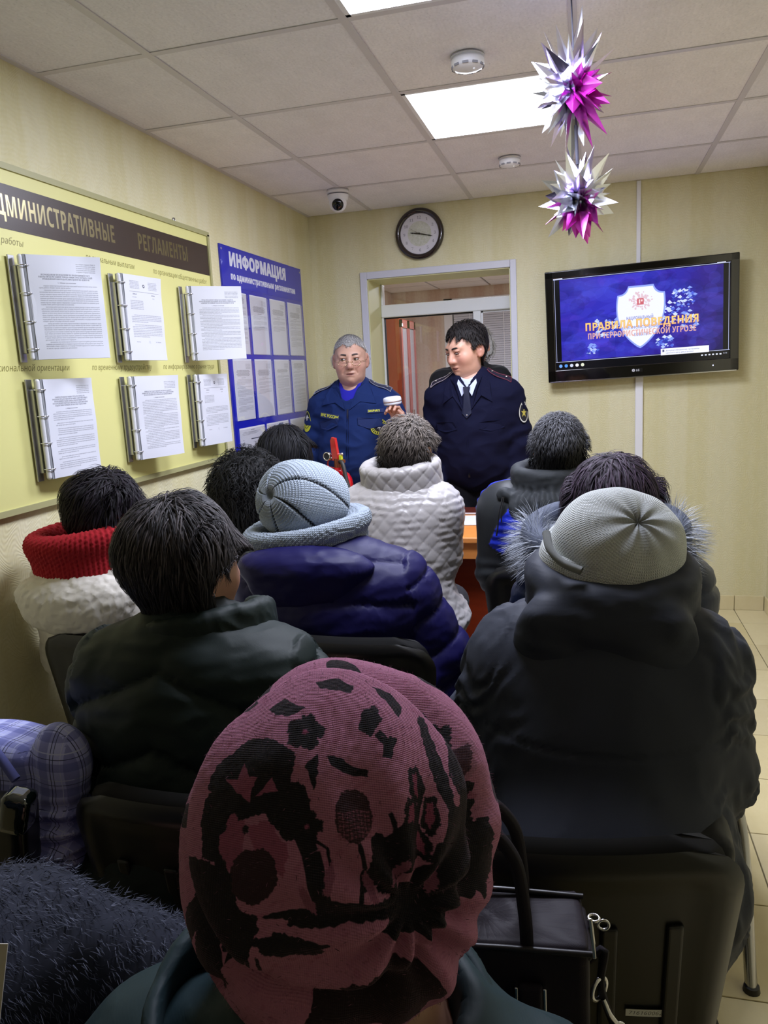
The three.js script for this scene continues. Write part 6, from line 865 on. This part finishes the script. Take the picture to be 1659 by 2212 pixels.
  P.wear('sleeve_badge', patchGrid(coatF, [-0.335, 1.215, -3.97], [0.62, 0, 0.78], [0.1, 1, 0], 0.07, 0.115, 0.004, 14, 'oval'), mat(0xffffff, { map: badge, roughness: 0.8 }));
  const ep = shell(0x1a1626, { roughness: 0.7 }); epaulette(P, coatF, [-0.665, 1.42, -3.96], [-0.785, 1.37, -3.95], 0.046, ep, mat(0x9b8f96)); epaulette(P, coatF, [-0.495, 1.42, -3.96], [-0.375, 1.375, -3.95], 0.046, ep, mat(0x6a1a34));
  hair(P, { dark: 0x0d0a0a, light: 0x2a2322, thick: (v) => (0.004 + 0.012 * smooth(0.03, 0.1, v.y)) * (1 - 0.5 * smooth(0.04, 0.09, v.z)), region: (v) => Math.min(earGap(v, 0.031), Math.max(-(v.z - 0.022) + 0.04 * smooth(0.03, 0.08, v.y), (v.y - 0.078 + 0.012 * Math.sin(v.x * 170 + 1) + 0.25 * v.x) * 0.9), v.y + 0.075 - 0.085 * smooth(-0.05, 0.0, v.z)), rough: 0.002, cell: 0.004, count: 2400, len: 0.036, width: 0.0019, flow: (v) => [v.x * 0.6 + 0.02, (v.y - 0.13) * 0.9, v.z * 0.9 + 0.02], lock: { mess: 0.022, lift: 0.004, hug: 0.4, seg: 5 }, mix: () => rnd() * 0.6 });
  faceParts(P, { lid: 0x8a5648, brow: 0x1c1513, open: 0.4, gaze: [0, -0.002] });
}
{ // someone behind the police officer
  const P = person({ label: 'person with grey hair and dark coat in the doorway, almost hidden behind the police officer', hip: [-0.70, 0.95, -4.735], sh: [-0.70, 1.39, -4.735], w: 0.175, head: [-0.662, 1.575, -4.735], yaw: Math.PI, scale: 1.06, skin: 0xb98f7c, facing: 1, bulk: 0.98, elbow: [[-0.915, 1.1, -4.735], [-0.51, 1.1, -4.735]], wrist: [[-0.9, 0.86, -4.69], [-0.52, 0.86, -4.69]], knee: [[-0.79, 0.5, -4.735], [-0.61, 0.5, -4.735]], ankle: [[-0.8, 0.09, -4.78], [-0.6, 0.09, -4.78]], handDir: [[0, -1, 0.1], [0, -1, 0.1]], palm: [[1, 0, 0], [-1, 0, 0]] });
  P.wear('coat', surface(U(0.03, P.torso(0.018), P.arm(0, 0.018), P.arm(1, 0.018), box([-0.70, 1.375, -4.735], [0.19, 0.03, 0.05], 0.025)), ...bounds([...P.SH, ...P.EL, ...P.WR, [-0.7, 0.7, -4.735]], 0.15), 0.009, { disp: folds(0.004, 12, 1, 1, 1) }), woolly(0x17181e));
  hair(P, { dark: 0x6d6a66, light: 0xd6d4d0, thick: 0.012, region: capRegion(0.0, 0.07, 0.08), count: 1200, len: 0.04, width: 0.002, flow: radial(), lock: { mess: 0.05, lift: 0.008, hug: 0.3 }, mix: () => 0.4 + rnd() * 0.6 });
}
// ---------- foreground: pink patterned hat, fluffy coat, bags, plaid jacket ----------
{
  const P = person({ label: 'person in pink and black flower-patterned knitted hat, nearest the camera', hip: [-0.2, 0.53, -0.45], sh: [-0.2, 0.845, -0.5], w: 0.165, head: [-0.19, 1.062, -0.548], neck: [-0.185, 0.915, -0.525], yaw: -0.12, pitch: 0.1, skin: 0xc79a82, fine: 0.005 });
  const coat = shell(0x1e3136, { roughness: 0.6, sheenColor: new THREE.Color(0x5c7880) });
  P.wear('coat', surface(sub(0.01, U(0.04, P.torso(0.03), P.arm(0, 0.028), P.arm(1, 0.028)), cone([-0.175, 0.87, -0.5], [-0.165, 1.05, -0.52], 0.062, 0.09)), ...bounds([...P.SH, ...P.EL, ...P.WR, P.o.hip], 0.19), 0.008, { disp: folds(0.006, 10, 1, 1, 1) }), coat);
  P.wear('collar', surface(cut(0.008, sub(0.006, ring([-0.21, 0.915, -0.5], [0.16, 0, -0.12], 0.115, 0.007, 1.2, 1.02, 0.028), box([-0.14, 0.93, -0.37], [0.045, 0.1, 0.06], 0.01, [0, 0.4, 0])), (x, y, z) => -(Math.hypot(x + 0.22, z + 0.68) - 0.08)), [-0.4, 0.84, -0.68], [0.0, 1.02, -0.33], 0.004, { disp: (x, y, z) => 0.006 * fbm(x * 18, y * 12, z * 18, 2) }), coat);
  hair(P, { dark: 0x1a1413, thick: 0.006, region: (v) => Math.min(capRegion(0.01, 0.05, 0.06)(v), -0.01 - v.y), count: 40, len: 0.04, flow: radial(), lock: {} });
  // print: motifs set out around the back pole of the hat
  const M = (x, y) => { const a = (x - 722) / 372, b = (y - 1815) / 405, r = Math.hypot(a, b) || 1e-6, th = Math.asin(Math.min(0.999, r)); return [512 + a / r * th / Math.PI * 1024, 512 + b / r * th / Math.PI * 1024]; };
  const print = ctex(1024, 1024, (g) => {
    g.fillStyle = '#b17290'; g.fillRect(0, 0, 1024, 1024);
    for (let i = 0; i < 1500; i++) { g.fillStyle = i % 2 ? 'rgba(150,84,118,.16)' : 'rgba(120,44,72,.14)'; g.beginPath(); g.ellipse(rr(0, 1024), rr(0, 1024), rr(2, 14), rr(2, 7), -0.3, 0, 7); g.fill(); }
    const ink = '#16111a', poly = (pts, c = ink) => { g.fillStyle = c; g.beginPath(); const q = []; pts.forEach((p, i) => { const n = pts[(i + 1) % pts.length]; for (let k = 0; k < 4; k++) q.push([lerp(p[0], n[0], k / 4) + rr(-2.2, 2.2), lerp(p[1], n[1], k / 4) + rr(-2.2, 2.2)]); }); q.forEach((p, i) => g[i ? 'lineTo' : 'moveTo'](...M(...p))); g.fill(); };
    const blob = (x, y, rx, ry, rot = 0, c = ink, wob = 0.12, n = 26) => { const q = []; for (let i = 0; i < n; i++) { const a = i / n * 6.283, k = 1 + wob * Math.sin(a * 5 + x) + wob * 0.5 * Math.sin(a * 9 + y); q.push([x + rx * k * Math.cos(a) * Math.cos(rot) - ry * k * Math.sin(a) * Math.sin(rot), y + rx * k * Math.cos(a) * Math.sin(rot) + ry * k * Math.sin(a) * Math.cos(rot)]); } poly(q, c); };
    const flower = (x, y, r, hole = '#8f4463') => { for (let i = 0; i < 5; i++) blob(x + Math.cos(i * 1.257) * r * 0.62, y + Math.sin(i * 1.257) * r * 0.62, r * 0.46, r * 0.46); blob(x, y, r * 0.5, r * 0.5); if (hole) blob(x, y, r * 0.16, r * 0.16, 0, hole, 0); };
    const stem = (pts, w = 7) => { for (let i = 0; i < pts.length - 1; i++) { const [a, b] = pts[i], [c, d] = pts[i + 1], l = Math.hypot(c - a, d - b), nx = -(d - b) / l * w / 2, ny = (c - a) / l * w / 2; poly([[a + nx, b + ny], [c + nx, d + ny], [c - nx, d - ny], [a - nx, b - ny]]); } };
    // upper fringe of small motifs
    poly([[600, 1545], [632, 1525], [650, 1545], [676, 1560], [640, 1572], [610, 1562]]); poly([[698, 1505], [745, 1502], [775, 1520], [768, 1536], [735, 1528], [705, 1520]]); poly([[812, 1522], [850, 1535], [872, 1570], [860, 1596], [836, 1556]]); poly([[520, 1520], [560, 1505], [575, 1518], [540, 1535]]); poly([[450, 1560], [500, 1520], [512, 1530], [462, 1582]]);
    flower(672, 1612, 36); blob(800, 1600, 20, 30, 0.3); stem([[812, 1628], [830, 1650], [826, 1680], [842, 1640]], 16); poly([[712, 1664], [735, 1668], [762, 1690], [790, 1700], [786, 1712], [748, 1704], [718, 1684]]); poly([[668, 1680], [694, 1660], [692, 1700], [680, 1732], [676, 1700]]);
    // large paisley at the left
    blob(560, 1690, 92, 78, -0.5, ink, 0.05); blob(500, 1760, 42, 90, 0.15, ink, 0.06); blob(632, 1760, 44, 60, -0.3, ink, 0.08); stem([[640, 1760], [668, 1850], [690, 1960]], 34); stem([[492, 1790], [500, 1880], [520, 1940], [560, 1985]], 22);
    poly([[504, 1682], [530, 1690], [544, 1655], [556, 1688], [574, 1690], [562, 1712], [556, 1740], [536, 1722], [510, 1694]], '#97506e'); poly([[566, 1730], [604, 1694], [612, 1722], [584, 1724]], '#97506e'); blob(520, 1812, 24, 54, 0.1, '#97506e'); blob(590, 1828, 28, 56, -0.5, '#97506e'); blob(560, 1880, 46, 52, 0.2, '#341e2a', 0.05); blob(545, 1790, 6, 8); blob(500, 1856, 8, 14);
    flower(664, 1798, 30); stem([[664, 1820], [700, 1842], [706, 1880]], 6);
    blob(754, 1786, 36, 52, 0.02, '#3b2430', 0.03); for (let j = 0; j < 7; j++) for (let i = 0; i < 9; i++) blob(726 + i * 7, 1780 + j * 8 + 2 * Math.sin(i), 2.4, 2.2, 0, '#8b5068', 0, 8);
    stem([[760, 1838], [768, 1890], [752, 1950]], 8); stem([[822, 1790], [830, 1830]], 9);
    // net of leaves on the right
    for (const [x, y, r] of [[880, 1740, -0.1], [862, 1800, 0.2], [880, 1850, -0.3], [840, 1860, 0.6], [905, 1800, 0.1], [820, 1900, 0.8]]) { blob(x, y, 17, 40, r); blob(x, y, 8, 26, r, '#8f4463'); }
    stem([[890, 1720], [880, 1800], [860, 1880], [800, 1940]], 9);
    blob(960, 1900, 60, 110, 0.15, ink, 0.12); blob(900, 1950, 90, 50, -0.5, ink, 0.1); blob(1010, 1800, 40, 90, 0, ink, 0.12); blob(1012, 1692, 30, 54, 0.1, '#a06a84'); blob(1012, 1690, 24, 46, 0.1, '#4a2c3c', 0.05); blob(975, 1610, 22, 40, -0.6); blob(930, 1560, 20, 60, -0.7, ink);
    for (const [x, y] of [[1030, 1790], [1012, 1830], [1040, 1850], [1000, 1870], [1034, 1910], [985, 1960], [1020, 1960], [1045, 1760], [950, 1600], [968, 1640]]) blob(x, y, 5, 10, rr(-0.6, 0.6), '#9a5a76', 0.1, 10);
    stem([[966, 1836], [964, 1900], [950, 1950], [960, 1990]], 15); g.fillStyle = '#8f4463'; 
    // dark gathers and lower band
    blob(468, 1900, 70, 52, 0.9, ink, 0.1); blob(510, 1985, 50, 56, 0.7, ink, 0.1); blob(720, 1965, 130, 22, 0.05, ink, 0.14); blob(880, 1985, 90, 44, -0.2, ink, 0.12); stem([[420, 1880], [430, 1990], [470, 2060]], 26); blob(620, 2010, 70, 18, 0.2, ink, 0.15); for (let i = 0; i < 6; i++) stem([[480 + i * 17, 2020], [486 + i * 16, 2050]], 6);
    blob(930, 1700, 14, 120, -0.18, ink, 0.06); blob(985, 1720, 26, 110, -0.1, ink, 0.14); blob(1030, 1890, 34, 80, 0.1, ink, 0.16); blob(820, 1880, 46, 70, 0.5, ink, 0.2); for (const [x, y, r] of [[700, 1900, 0.2], [775, 1925, -0.3], [835, 1905, 0.6], [660, 1935, -0.4], [905, 1930, 0.4]]) blob(x, y, 9, 30, r, '#8f5470', 0.1); blob(925, 1560, 14, 60, -0.8, ink); blob(800, 2130, 90, 60, 0, '#23141c', 0.12); blob(690, 2170, 60, 50, 0, '#23141c', 0.12); blob(450, 2040, 20, 70, -0.4, ink); blob(408, 1940, 18, 70, 0.05, ink); blob(395, 1760, 10, 40, 0.1, ink);
    for (const [x, y] of [[560, 100], [200, 200], [820, 140], [900, 800], [120, 760], [520, 940], [300, 60], [960, 420], [60, 420]]) { g.fillStyle = ink; g.beginPath(); g.ellipse(x, y, 60, 34, x, 0, 7); g.fill(); }
    for (let i = 0; i < 9000; i++) { g.fillStyle = i % 3 ? 'rgba(30,10,20,.16)' : 'rgba(205,150,180,.16)'; g.fillRect(rr(0, 1024), rr(0, 1024), rr(2, 6), 1.5); }
  });
  const hc = V([-0.197, 1.078, -0.53]), back = V([0.293, 0.539, 0.789]).normalize(), right = new THREE.Vector3().crossVectors(new THREE.Vector3(0, 1, 0), back).normalize(), up = new THREE.Vector3().crossVectors(back, right);
  const f = sub(0.02, U(0.03, ell([-0.197, 1.083, -0.545], [0.122, 0.124, 0.132]), ell([-0.197, 1.045, -0.52], [0.117, 0.1, 0.113]), ell([-0.212, 0.995, -0.525], [0.088, 0.07, 0.092])), box([-0.2, 0.99, -0.69], [0.09, 0.09, 0.06], 0.02));
  const cols = (x, y, z) => 1;
  const g = surface(f, [-0.36, 0.88, -0.72], [-0.03, 1.25, -0.36], 0.0035, { disp: (x, y, z) => {
    const v = new THREE.Vector3(x, y, z).sub(hc), a = v.dot(right), b = v.dot(up), c = v.dot(back), R = Math.hypot(a, b);
    // gather point low on the back: folds radiate from it; a drape edge arcs over the crown
    const gx = a - 0.045, gy = b + 0.05, gr = Math.hypot(gx, gy), ga = Math.atan2(gy, gx); let d = c > -0.02 ? -0.016 * Math.exp(-((gr / 0.02) ** 2)) + 0.0085 * Math.cos(ga * 11 + 8 * gr) * Math.exp(-gr / 0.055) * smooth(0.004, 0.03, gr) : 0;
    const arc = Math.hypot((a + 0.004) / 0.094, (b - 0.01) / 0.1); if (c > -0.05) d += 0.010 * smooth(1.12, 0.98, arc) - 0.008 * Math.exp(-(((arc - 1.12) / 0.08) ** 2)) + 0.004 * Math.exp(-(((arc - 1.3) / 0.1) ** 2));
    d += -0.006 * Math.exp(-(((b + 0.072 + 0.25 * a * a / 0.1) / 0.01) ** 2)) * (c > 0 ? 1 : 0) + 0.003 * Math.sin(a * 55 + b * 18) * smooth(0.06, 0.1, R);
    return d + 0.0008 * fbm(x * 240, y * 240, z * 240, 2) + 0.004 * fbm(x * 16, y * 16, z * 16, 2); } });
  const p = g.attributes.position, uv = g.attributes.uv; for (let i = 0; i < p.count; i++) { const v = new THREE.Vector3(p.getX(i), p.getY(i), p.getZ(i)).sub(hc).normalize(), a = v.dot(right), b = v.dot(up), th = Math.acos(clamp(v.dot(back), -1, 1)), r = Math.hypot(a, b) || 1e-6; uv.setXY(i, 0.5 + a / r * th / Math.PI, 0.5 + b / r * th / Math.PI); }
  print.wrapS = print.wrapT = THREE.MirroredRepeatWrapping;
  const rib = dtex(64, 64, (u, v) => 0.5 + 0.35 * Math.sin((v * 8 + u * 2) * 6.283) + 0.2 * Math.sin(u * 8 * 6.283), { repeat: [34, 34] });
  const hatRoots = []; for (let i = 0; i < 3500; i++) { const k = Math.floor(rnd() * p.count); hatRoots.push([p.getX(k), p.getY(k), p.getZ(k)]); }
  const fz = P.wear('wool_fuzz', locks(f, hatRoots, { free: true, seg: 2, len: 0.0035, width: 0.0002, mess: 0.9, color: () => lin(rnd() < 0.5 ? 0x8a5a72 : 0x2a1a24), flow: (x, y, z, t, n) => [n[0] * 0.7, n[1] * 0.7, n[2] * 0.7] }), hairMat({ roughness: 0.9 })); fz.userData.kind = 'stuff';
  P.wear('patterned_hat', g, phys(0xffffff, { map: print, roughness: 1, sheen: 0.5, sheenRoughness: 0.6, sheenColor: new THREE.Color(0xb07a98), bumpMap: rib, bumpScale: 0.0006 }));
}
{ // fluffy blue-grey coat at the left edge
  const P = person({ label: 'person in fluffy blue-grey coat, only the arm and lap showing at the bottom left', hip: [-0.83, 0.53, -0.42], sh: [-0.83, 0.93, -0.43], w: 0.17, head: [-0.84, 1.12, -0.46], yaw: -0.1, skin: 0xbd8f78, elbow: [[-1.06, 0.72, -0.45], [-0.665, 0.785, -0.67]], wrist: [[-0.78, 0.66, -0.74], [-0.5, 0.655, -0.8]] });
  const f = U(0.035, P.torso(0.05), P.arm(0, 0.045), cone(P.SH[1], P.EL[1], 0.1, 0.085), cone(P.EL[1], P.WR[1], 0.082, 0.06), cone([-0.7, 0.56, -0.5], [-0.66, 0.53, -0.76], 0.12, 0.09), ell([-0.475, 0.68, -0.68], [0.06, 0.06, 0.07]), ell([-0.53, 0.6, -0.66], [0.12, 0.09, 0.12]));
  const A = lin(0x262935), B2 = lin(0x5c6070), core = surface(f, [-1.2, 0.42, -1.0], [-0.36, 1.08, -0.2], 0.011, { disp: (x, y, z) => 0.012 * fbm(x * 14, y * 14, z * 14, 2), color: () => A });
  const cp = core.attributes.position, near = []; for (let i = 0; i < cp.count; i++) near.push(...(cp.getX(i) > -0.8 && cp.getZ(i) < -0.4 ? [i, i, i, i, i, i, i, i] : [i])); const roots = Array.from({ length: 30000 }, () => { const i = near[Math.floor(rnd() * near.length)]; return [cp.getX(i) + rr(-0.006, 0.006), cp.getY(i) + rr(-0.006, 0.006), cp.getZ(i) + rr(-0.006, 0.006)]; });
  const fur = locks(f, roots, { free: true, seg: 2, len: 0.011, width: 0.0008, mess: 0.8, color: (x, y, z) => mixc(A, B2, clamp(0.4 + 1.2 * fbm(x * 40, y * 40, z * 40, 2) + rr(-0.3, 0.3), 0, 1)), flow: (x, y, z, t, n) => [n[0] * 0.8 + 0.5, n[1] * 0.8 - 0.6, n[2] * 0.8] });
  P.wear('fluffy_coat', mergeGeometries([core, fur]), hairMat({ roughness: 0.9 }));
  hair(P, { dark: 0x1a1413, thick: 0.012, region: capRegion(0.0, 0.06, 0.09), count: 100, len: 0.06, flow: radial(), lock: {} });
  chair(-0.83, -0.2, 0, 'black chair of the person in the fluffy coat');
  const w = thing('folder', 'white folder edge at the bottom-left corner beside the fluffy coat', 'folder', [-0.482, 0.86, -0.43]); const s = bx(-0.2, 0, -0.18, 0.125, -0.0006, 0.0006); mesh('cover', s.rotateZ(0.0), mat(0xd6d0c4, { roughness: 0.7 }), w); w.rotation.set(-0.35, 0.35, 0);
}
{ // plaid jacket over the chair at the left, black patent bag on it
  chair(-1.12, -1.05, 0.04, 'black chair at the left edge with the plaid jacket over it');
  const t = thing('plaid_jacket', 'blue plaid jacket with gathered ruffle draped over the chair at the left edge', 'jacket', [-1.05, 0.45, -1.05]);
  const back = U(0.05, box([-1.1, 0.73, -1.05], [0.13, 0.09, 0.035], 0.035, [-0.1, 0.04, -0.12]), box([-1.02, 0.63, -1.0], [0.1, 0.08, 0.015], 0.025, [0, 0.04, 0.1])), lobe = U(0.03, ell([-0.893, 0.805, -1.05], [0.052, 0.07, 0.045]), ell([-0.898, 0.7, -1.04], [0.05, 0.09, 0.045]), cone([-0.905, 0.66, -1.03], [-0.96, 0.57, -1.0], 0.05, 0.035));
  const ruf = (x, y, z) => 0.008 * Math.sin(y * 210 + 4 * fbm(x * 14, y * 8, z * 14)) * smooth(0.78, 0.7, y) * smooth(-0.97, -0.9, x);
  const g = surface(U(0.01, back, lobe), [-1.38, 0.4, -1.2], [-0.78, 0.95, -0.85], 0.0055, { disp: (x, y, z) => 0.012 * fbm(x * 9, y * 9, z * 9, 2) + ruf(x, y, z) }); g.translate(1.05, -0.45, 1.05);
  const gp = g.toNonIndexed(), pa = gp.attributes.position, uv = gp.attributes.uv, fa = new THREE.Vector3(), fb = new THREE.Vector3(), fc2 = new THREE.Vector3(); for (let i = 0; i < pa.count; i += 3) { fa.fromBufferAttribute(pa, i); fb.fromBufferAttribute(pa, i + 1).sub(fa); fc2.fromBufferAttribute(pa, i + 2).sub(fa); fb.cross(fc2); const ax = Math.abs(fb.x), ay = Math.abs(fb.y), az = Math.abs(fb.z); for (let k = i; k < i + 3; k++) { const x = pa.getX(k), y = pa.getY(k), z = pa.getZ(k); ay > ax * 1.3 && ay > az * 1.3 ? uv.setXY(k, x, -z) : ax > az ? uv.setXY(k, -z, y + 0.1 * x) : uv.setXY(k, x, y + 0.1 * x); } }
  const plaid = ctex(512, 512, (c) => { c.fillStyle = '#b4b9ee'; c.fillRect(0, 0, 512, 512); for (let i = 0; i < 4; i++) { c.fillStyle = 'rgba(90,96,165,.45)'; c.fillRect(i * 128 + 20, 0, 50, 512); c.fillRect(0, i * 128 + 60, 512, 40); c.fillStyle = 'rgba(34,36,74,.8)'; c.fillRect(i * 128 + 84, 0, 4, 512); c.fillRect(i * 128 + 100, 0, 3, 512); c.fillRect(0, i * 128 + 40, 512, 3); c.fillStyle = 'rgba(205,210,240,.9)'; c.fillRect(0, i * 128 + 14, 512, 5); c.fillRect(i * 128 + 4, 0, 3, 512); } }, { repeat: [5.5, 5.5] });
  mesh('body', gp, mat(0xffffff, { map: plaid, roughness: 0.85 }), t);
  mesh('collar_edge', tube([[0.02, 0.42, 0.05], [0.08, 0.41, 0.07], [0.13, 0.36, 0.08]], 0.008, 20, 8), mat(0x5a5f9c, { roughness: 0.9 }), t);
  const b = thing('handbag', 'black patent handbag hanging in front of the plaid jacket', 'handbag', [-0.98, 0.62, -0.94]);
  mesh('body', surface(box([0, 0.1, 0], [0.075, 0.055, 0.018], 0.016, [0, 0.2, -0.08]), [-0.15, -0.02, -0.1], [0.15, 0.22, 0.1], 0.005), phys(0x0b0d0e, { roughness: 0.3, clearcoat: 0.3 }), b);
  mesh('patent_corner', surface(box([0.083, 0.155, 0.0], [0.012, 0.022, 0.012], 0.012, [0, 0.2, -0.25]), [0.03, 0.09, -0.06], [0.14, 0.22, 0.06], 0.004), phys(0x0a1412, { roughness: 0.05, clearcoat: 1 }), b);
  mesh('strap', tube([[-0.06, 0.15, 0.0], [-0.08, 0.24, -0.04], [-0.02, 0.27, -0.09]], 0.006, 20, 8), phys(0x08090a, { roughness: 0.3 }), b); mesh('charm', new THREE.SphereGeometry(0.014, 14, 10).scale(1.2, 0.8, 0.6).translate(0.05, 0.012, 0.02), mat(0x0a0a14), b);
}
{ // handbag on the lap of the person in the pink hat
  const t = thing('handbag', 'dark plum leather handbag with chrome clips on the lap behind the pink hat', 'handbag', [-0.12, 0.62, -0.78], 0.12);
  const leather = phys(0x1f1922, { roughness: 0.6, specularIntensity: 0.4, bumpMap: weave, bumpScale: 0.0003 }), edge = phys(0x120e14, { roughness: 0.4 });
  mesh('body', surface(U(0.01, box([0, 0.1, 0], [0.105, 0.095, 0.04], 0.01)), [-0.14, -0.02, -0.07], [0.14, 0.22, 0.07], 0.006, { disp: (x, y, z) => 0.004 * fbm(x * 12, y * 12, z * 12, 2) + (Math.abs(Math.abs(x) - 0.108) < 0.004 ? 0.001 : 0) }), leather, t);
  mesh('top_flap', rbx(-0.118, 0.118, 0.185, 0.2, -0.03, 0.046, 0.006, 3), leather, t); for (const q of [tube([[-0.116, 0.2, 0.05], [0, 0.205, 0.053], [0.116, 0.2, 0.05]], 0.0035, 24, 8), tube([[-0.116, 0.206, -0.034], [0, 0.21, -0.036], [0.116, 0.206, -0.034]], 0.0035, 24, 8)]) mesh('top_piping', q, edge, t);
  mesh('zip', bx(-0.1, 0.11, 0.1995, 0.2012, -0.003, 0.003), mat(0x4a464e, { roughness: 0.6 }), t); mesh('zip_pull', [new THREE.TorusGeometry(0.006, 0.0016, 8, 16).rotateX(1.57).translate(0.124, 0.205, 0), new THREE.TorusGeometry(0.006, 0.0016, 8, 16).translate(0.134, 0.2, 0.004), rbx(0.136, 0.142, 0.145, 0.196, 0.004, 0.008, 0.002).rotateZ(0.1)], chrome, t);
  for (const z of [0.04, -0.04]) mesh('handle', tube([[-0.06, 0.17, z], [-0.056, 0.24, z], [-0.03, 0.315, z * 0.8], [0.005, 0.33, z * 0.7], [0.035, 0.3, z * 0.8], [0.046, 0.24, z], [0.048, 0.17, z]], 0.0075, 50, 10), leather, t);
  for (const x of [-0.055, 0.05]) { for (const q of [-0.015, 0.015]) mesh('clip', rbx(x + q - 0.002, x + q + 0.002, 0.125, 0.162, 0.05, 0.06, 0.0015), chrome, t); mesh('tab', rbx(x - 0.014, x + 0.014, 0.095, 0.165, 0.05, 0.062, 0.006, 3), leather, t); }
  mesh('strap_ring', new THREE.TorusGeometry(0.0125, 0.0026, 10, 24).rotateY(0.8).translate(0.128, 0.125, 0.012), chrome, t); mesh('strap_ring', new THREE.TorusGeometry(0.0085, 0.0022, 8, 20).rotateY(0.4).translate(0.148, 0.075, 0.014), chrome, t); mesh('swivel_hook', tube([[0.132, 0.114, 0.014], [0.138, 0.098, 0.016], [0.146, 0.084, 0.014]], 0.003, 14, 8), chrome, t);
  mesh('shoulder_strap', tube([[0.15, 0.07, 0.014], [0.16, 0.03, 0.02], [0.145, -0.02, 0.05], [0.1, -0.03, 0.06]], 0.008, 24, 8), leather, t); mesh('side_loop', tube([[0.118, 0.15, 0.0], [0.135, 0.17, 0.004], [0.13, 0.13, 0.01], [0.14, 0.09, 0.012], [0.152, 0.06, 0.012]], 0.0045, 24, 8), leather, t);
}
{ // black bag beside the charcoal coat, papers on the navy lap
  const t = thing('shoulder_bag', 'black bag with zip beside the hip of the charcoal coat', 'bag', [0.142, 0.49, -1.2]);
  mesh('body', surface(box([0, 0.13, 0], [0.025, 0.1, 0.09], 0.03, [0, 0, -0.1]), [-0.1, -0.03, -0.16], [0.1, 0.3, 0.16], 0.007, { disp: (x, y, z) => 0.008 * fbm(x * 14, y * 14, z * 14, 2) }), shell(0x101014, { roughness: 0.5 }), t); mesh('zip', tube([[0.03, 0.26, 0.05], [0.045, 0.235, 0.07], [0.052, 0.205, 0.09]], 0.0022, 16, 6), chrome, t); mesh('zip_pull', tube([[0.052, 0.205, 0.09], [0.062, 0.19, 0.095], [0.056, 0.175, 0.098]], 0.0022, 12, 6), chrome, t);
  const b = thing('shoulder_bag', 'dark navy bag with silver clasp on the floor side of the navy puffer jacket', 'bag', [-0.38, 0.4, -1.98]);
  mesh('body', surface(box([0, 0.12, 0], [0.05, 0.09, 0.06], 0.025), [-0.12, -0.02, -0.12], [0.12, 0.26, 0.12], 0.007, { disp: (x, y, z) => 0.006 * fbm(x * 14, y * 14, z * 14, 2) }), shell(0x12123a, { roughness: 0.4 }), b); mesh('clasp', [new THREE.TorusGeometry(0.007, 0.002, 8, 16).translate(0.02, 0.14, 0.085), tube([[0.022, 0.15, 0.086], [0.03, 0.135, 0.088], [0.018, 0.122, 0.088]], 0.002, 12, 6)], chrome, b);
  const p = thing('paper_sheet', 'folded pale paper sticking up from the navy bag', 'paper', [-0.385, 0.58, -1.99], 0.2); mesh('sheet', new THREE.PlaneGeometry(0.07, 0.1, 6, 6).rotateX(-0.5).rotateZ(-0.4).translate(0, 0.03, 0), mat(0x9a9db4, { roughness: 0.7, side: THREE.DoubleSide }), p); mesh('fold', new THREE.PlaneGeometry(0.06, 0.07).rotateX(-0.9).rotateZ(-0.2).translate(0.02, 0.0, 0.02), mat(0x8a8da6, { roughness: 0.7, side: THREE.DoubleSide }), p);
}
renderer.render(scene, camera);
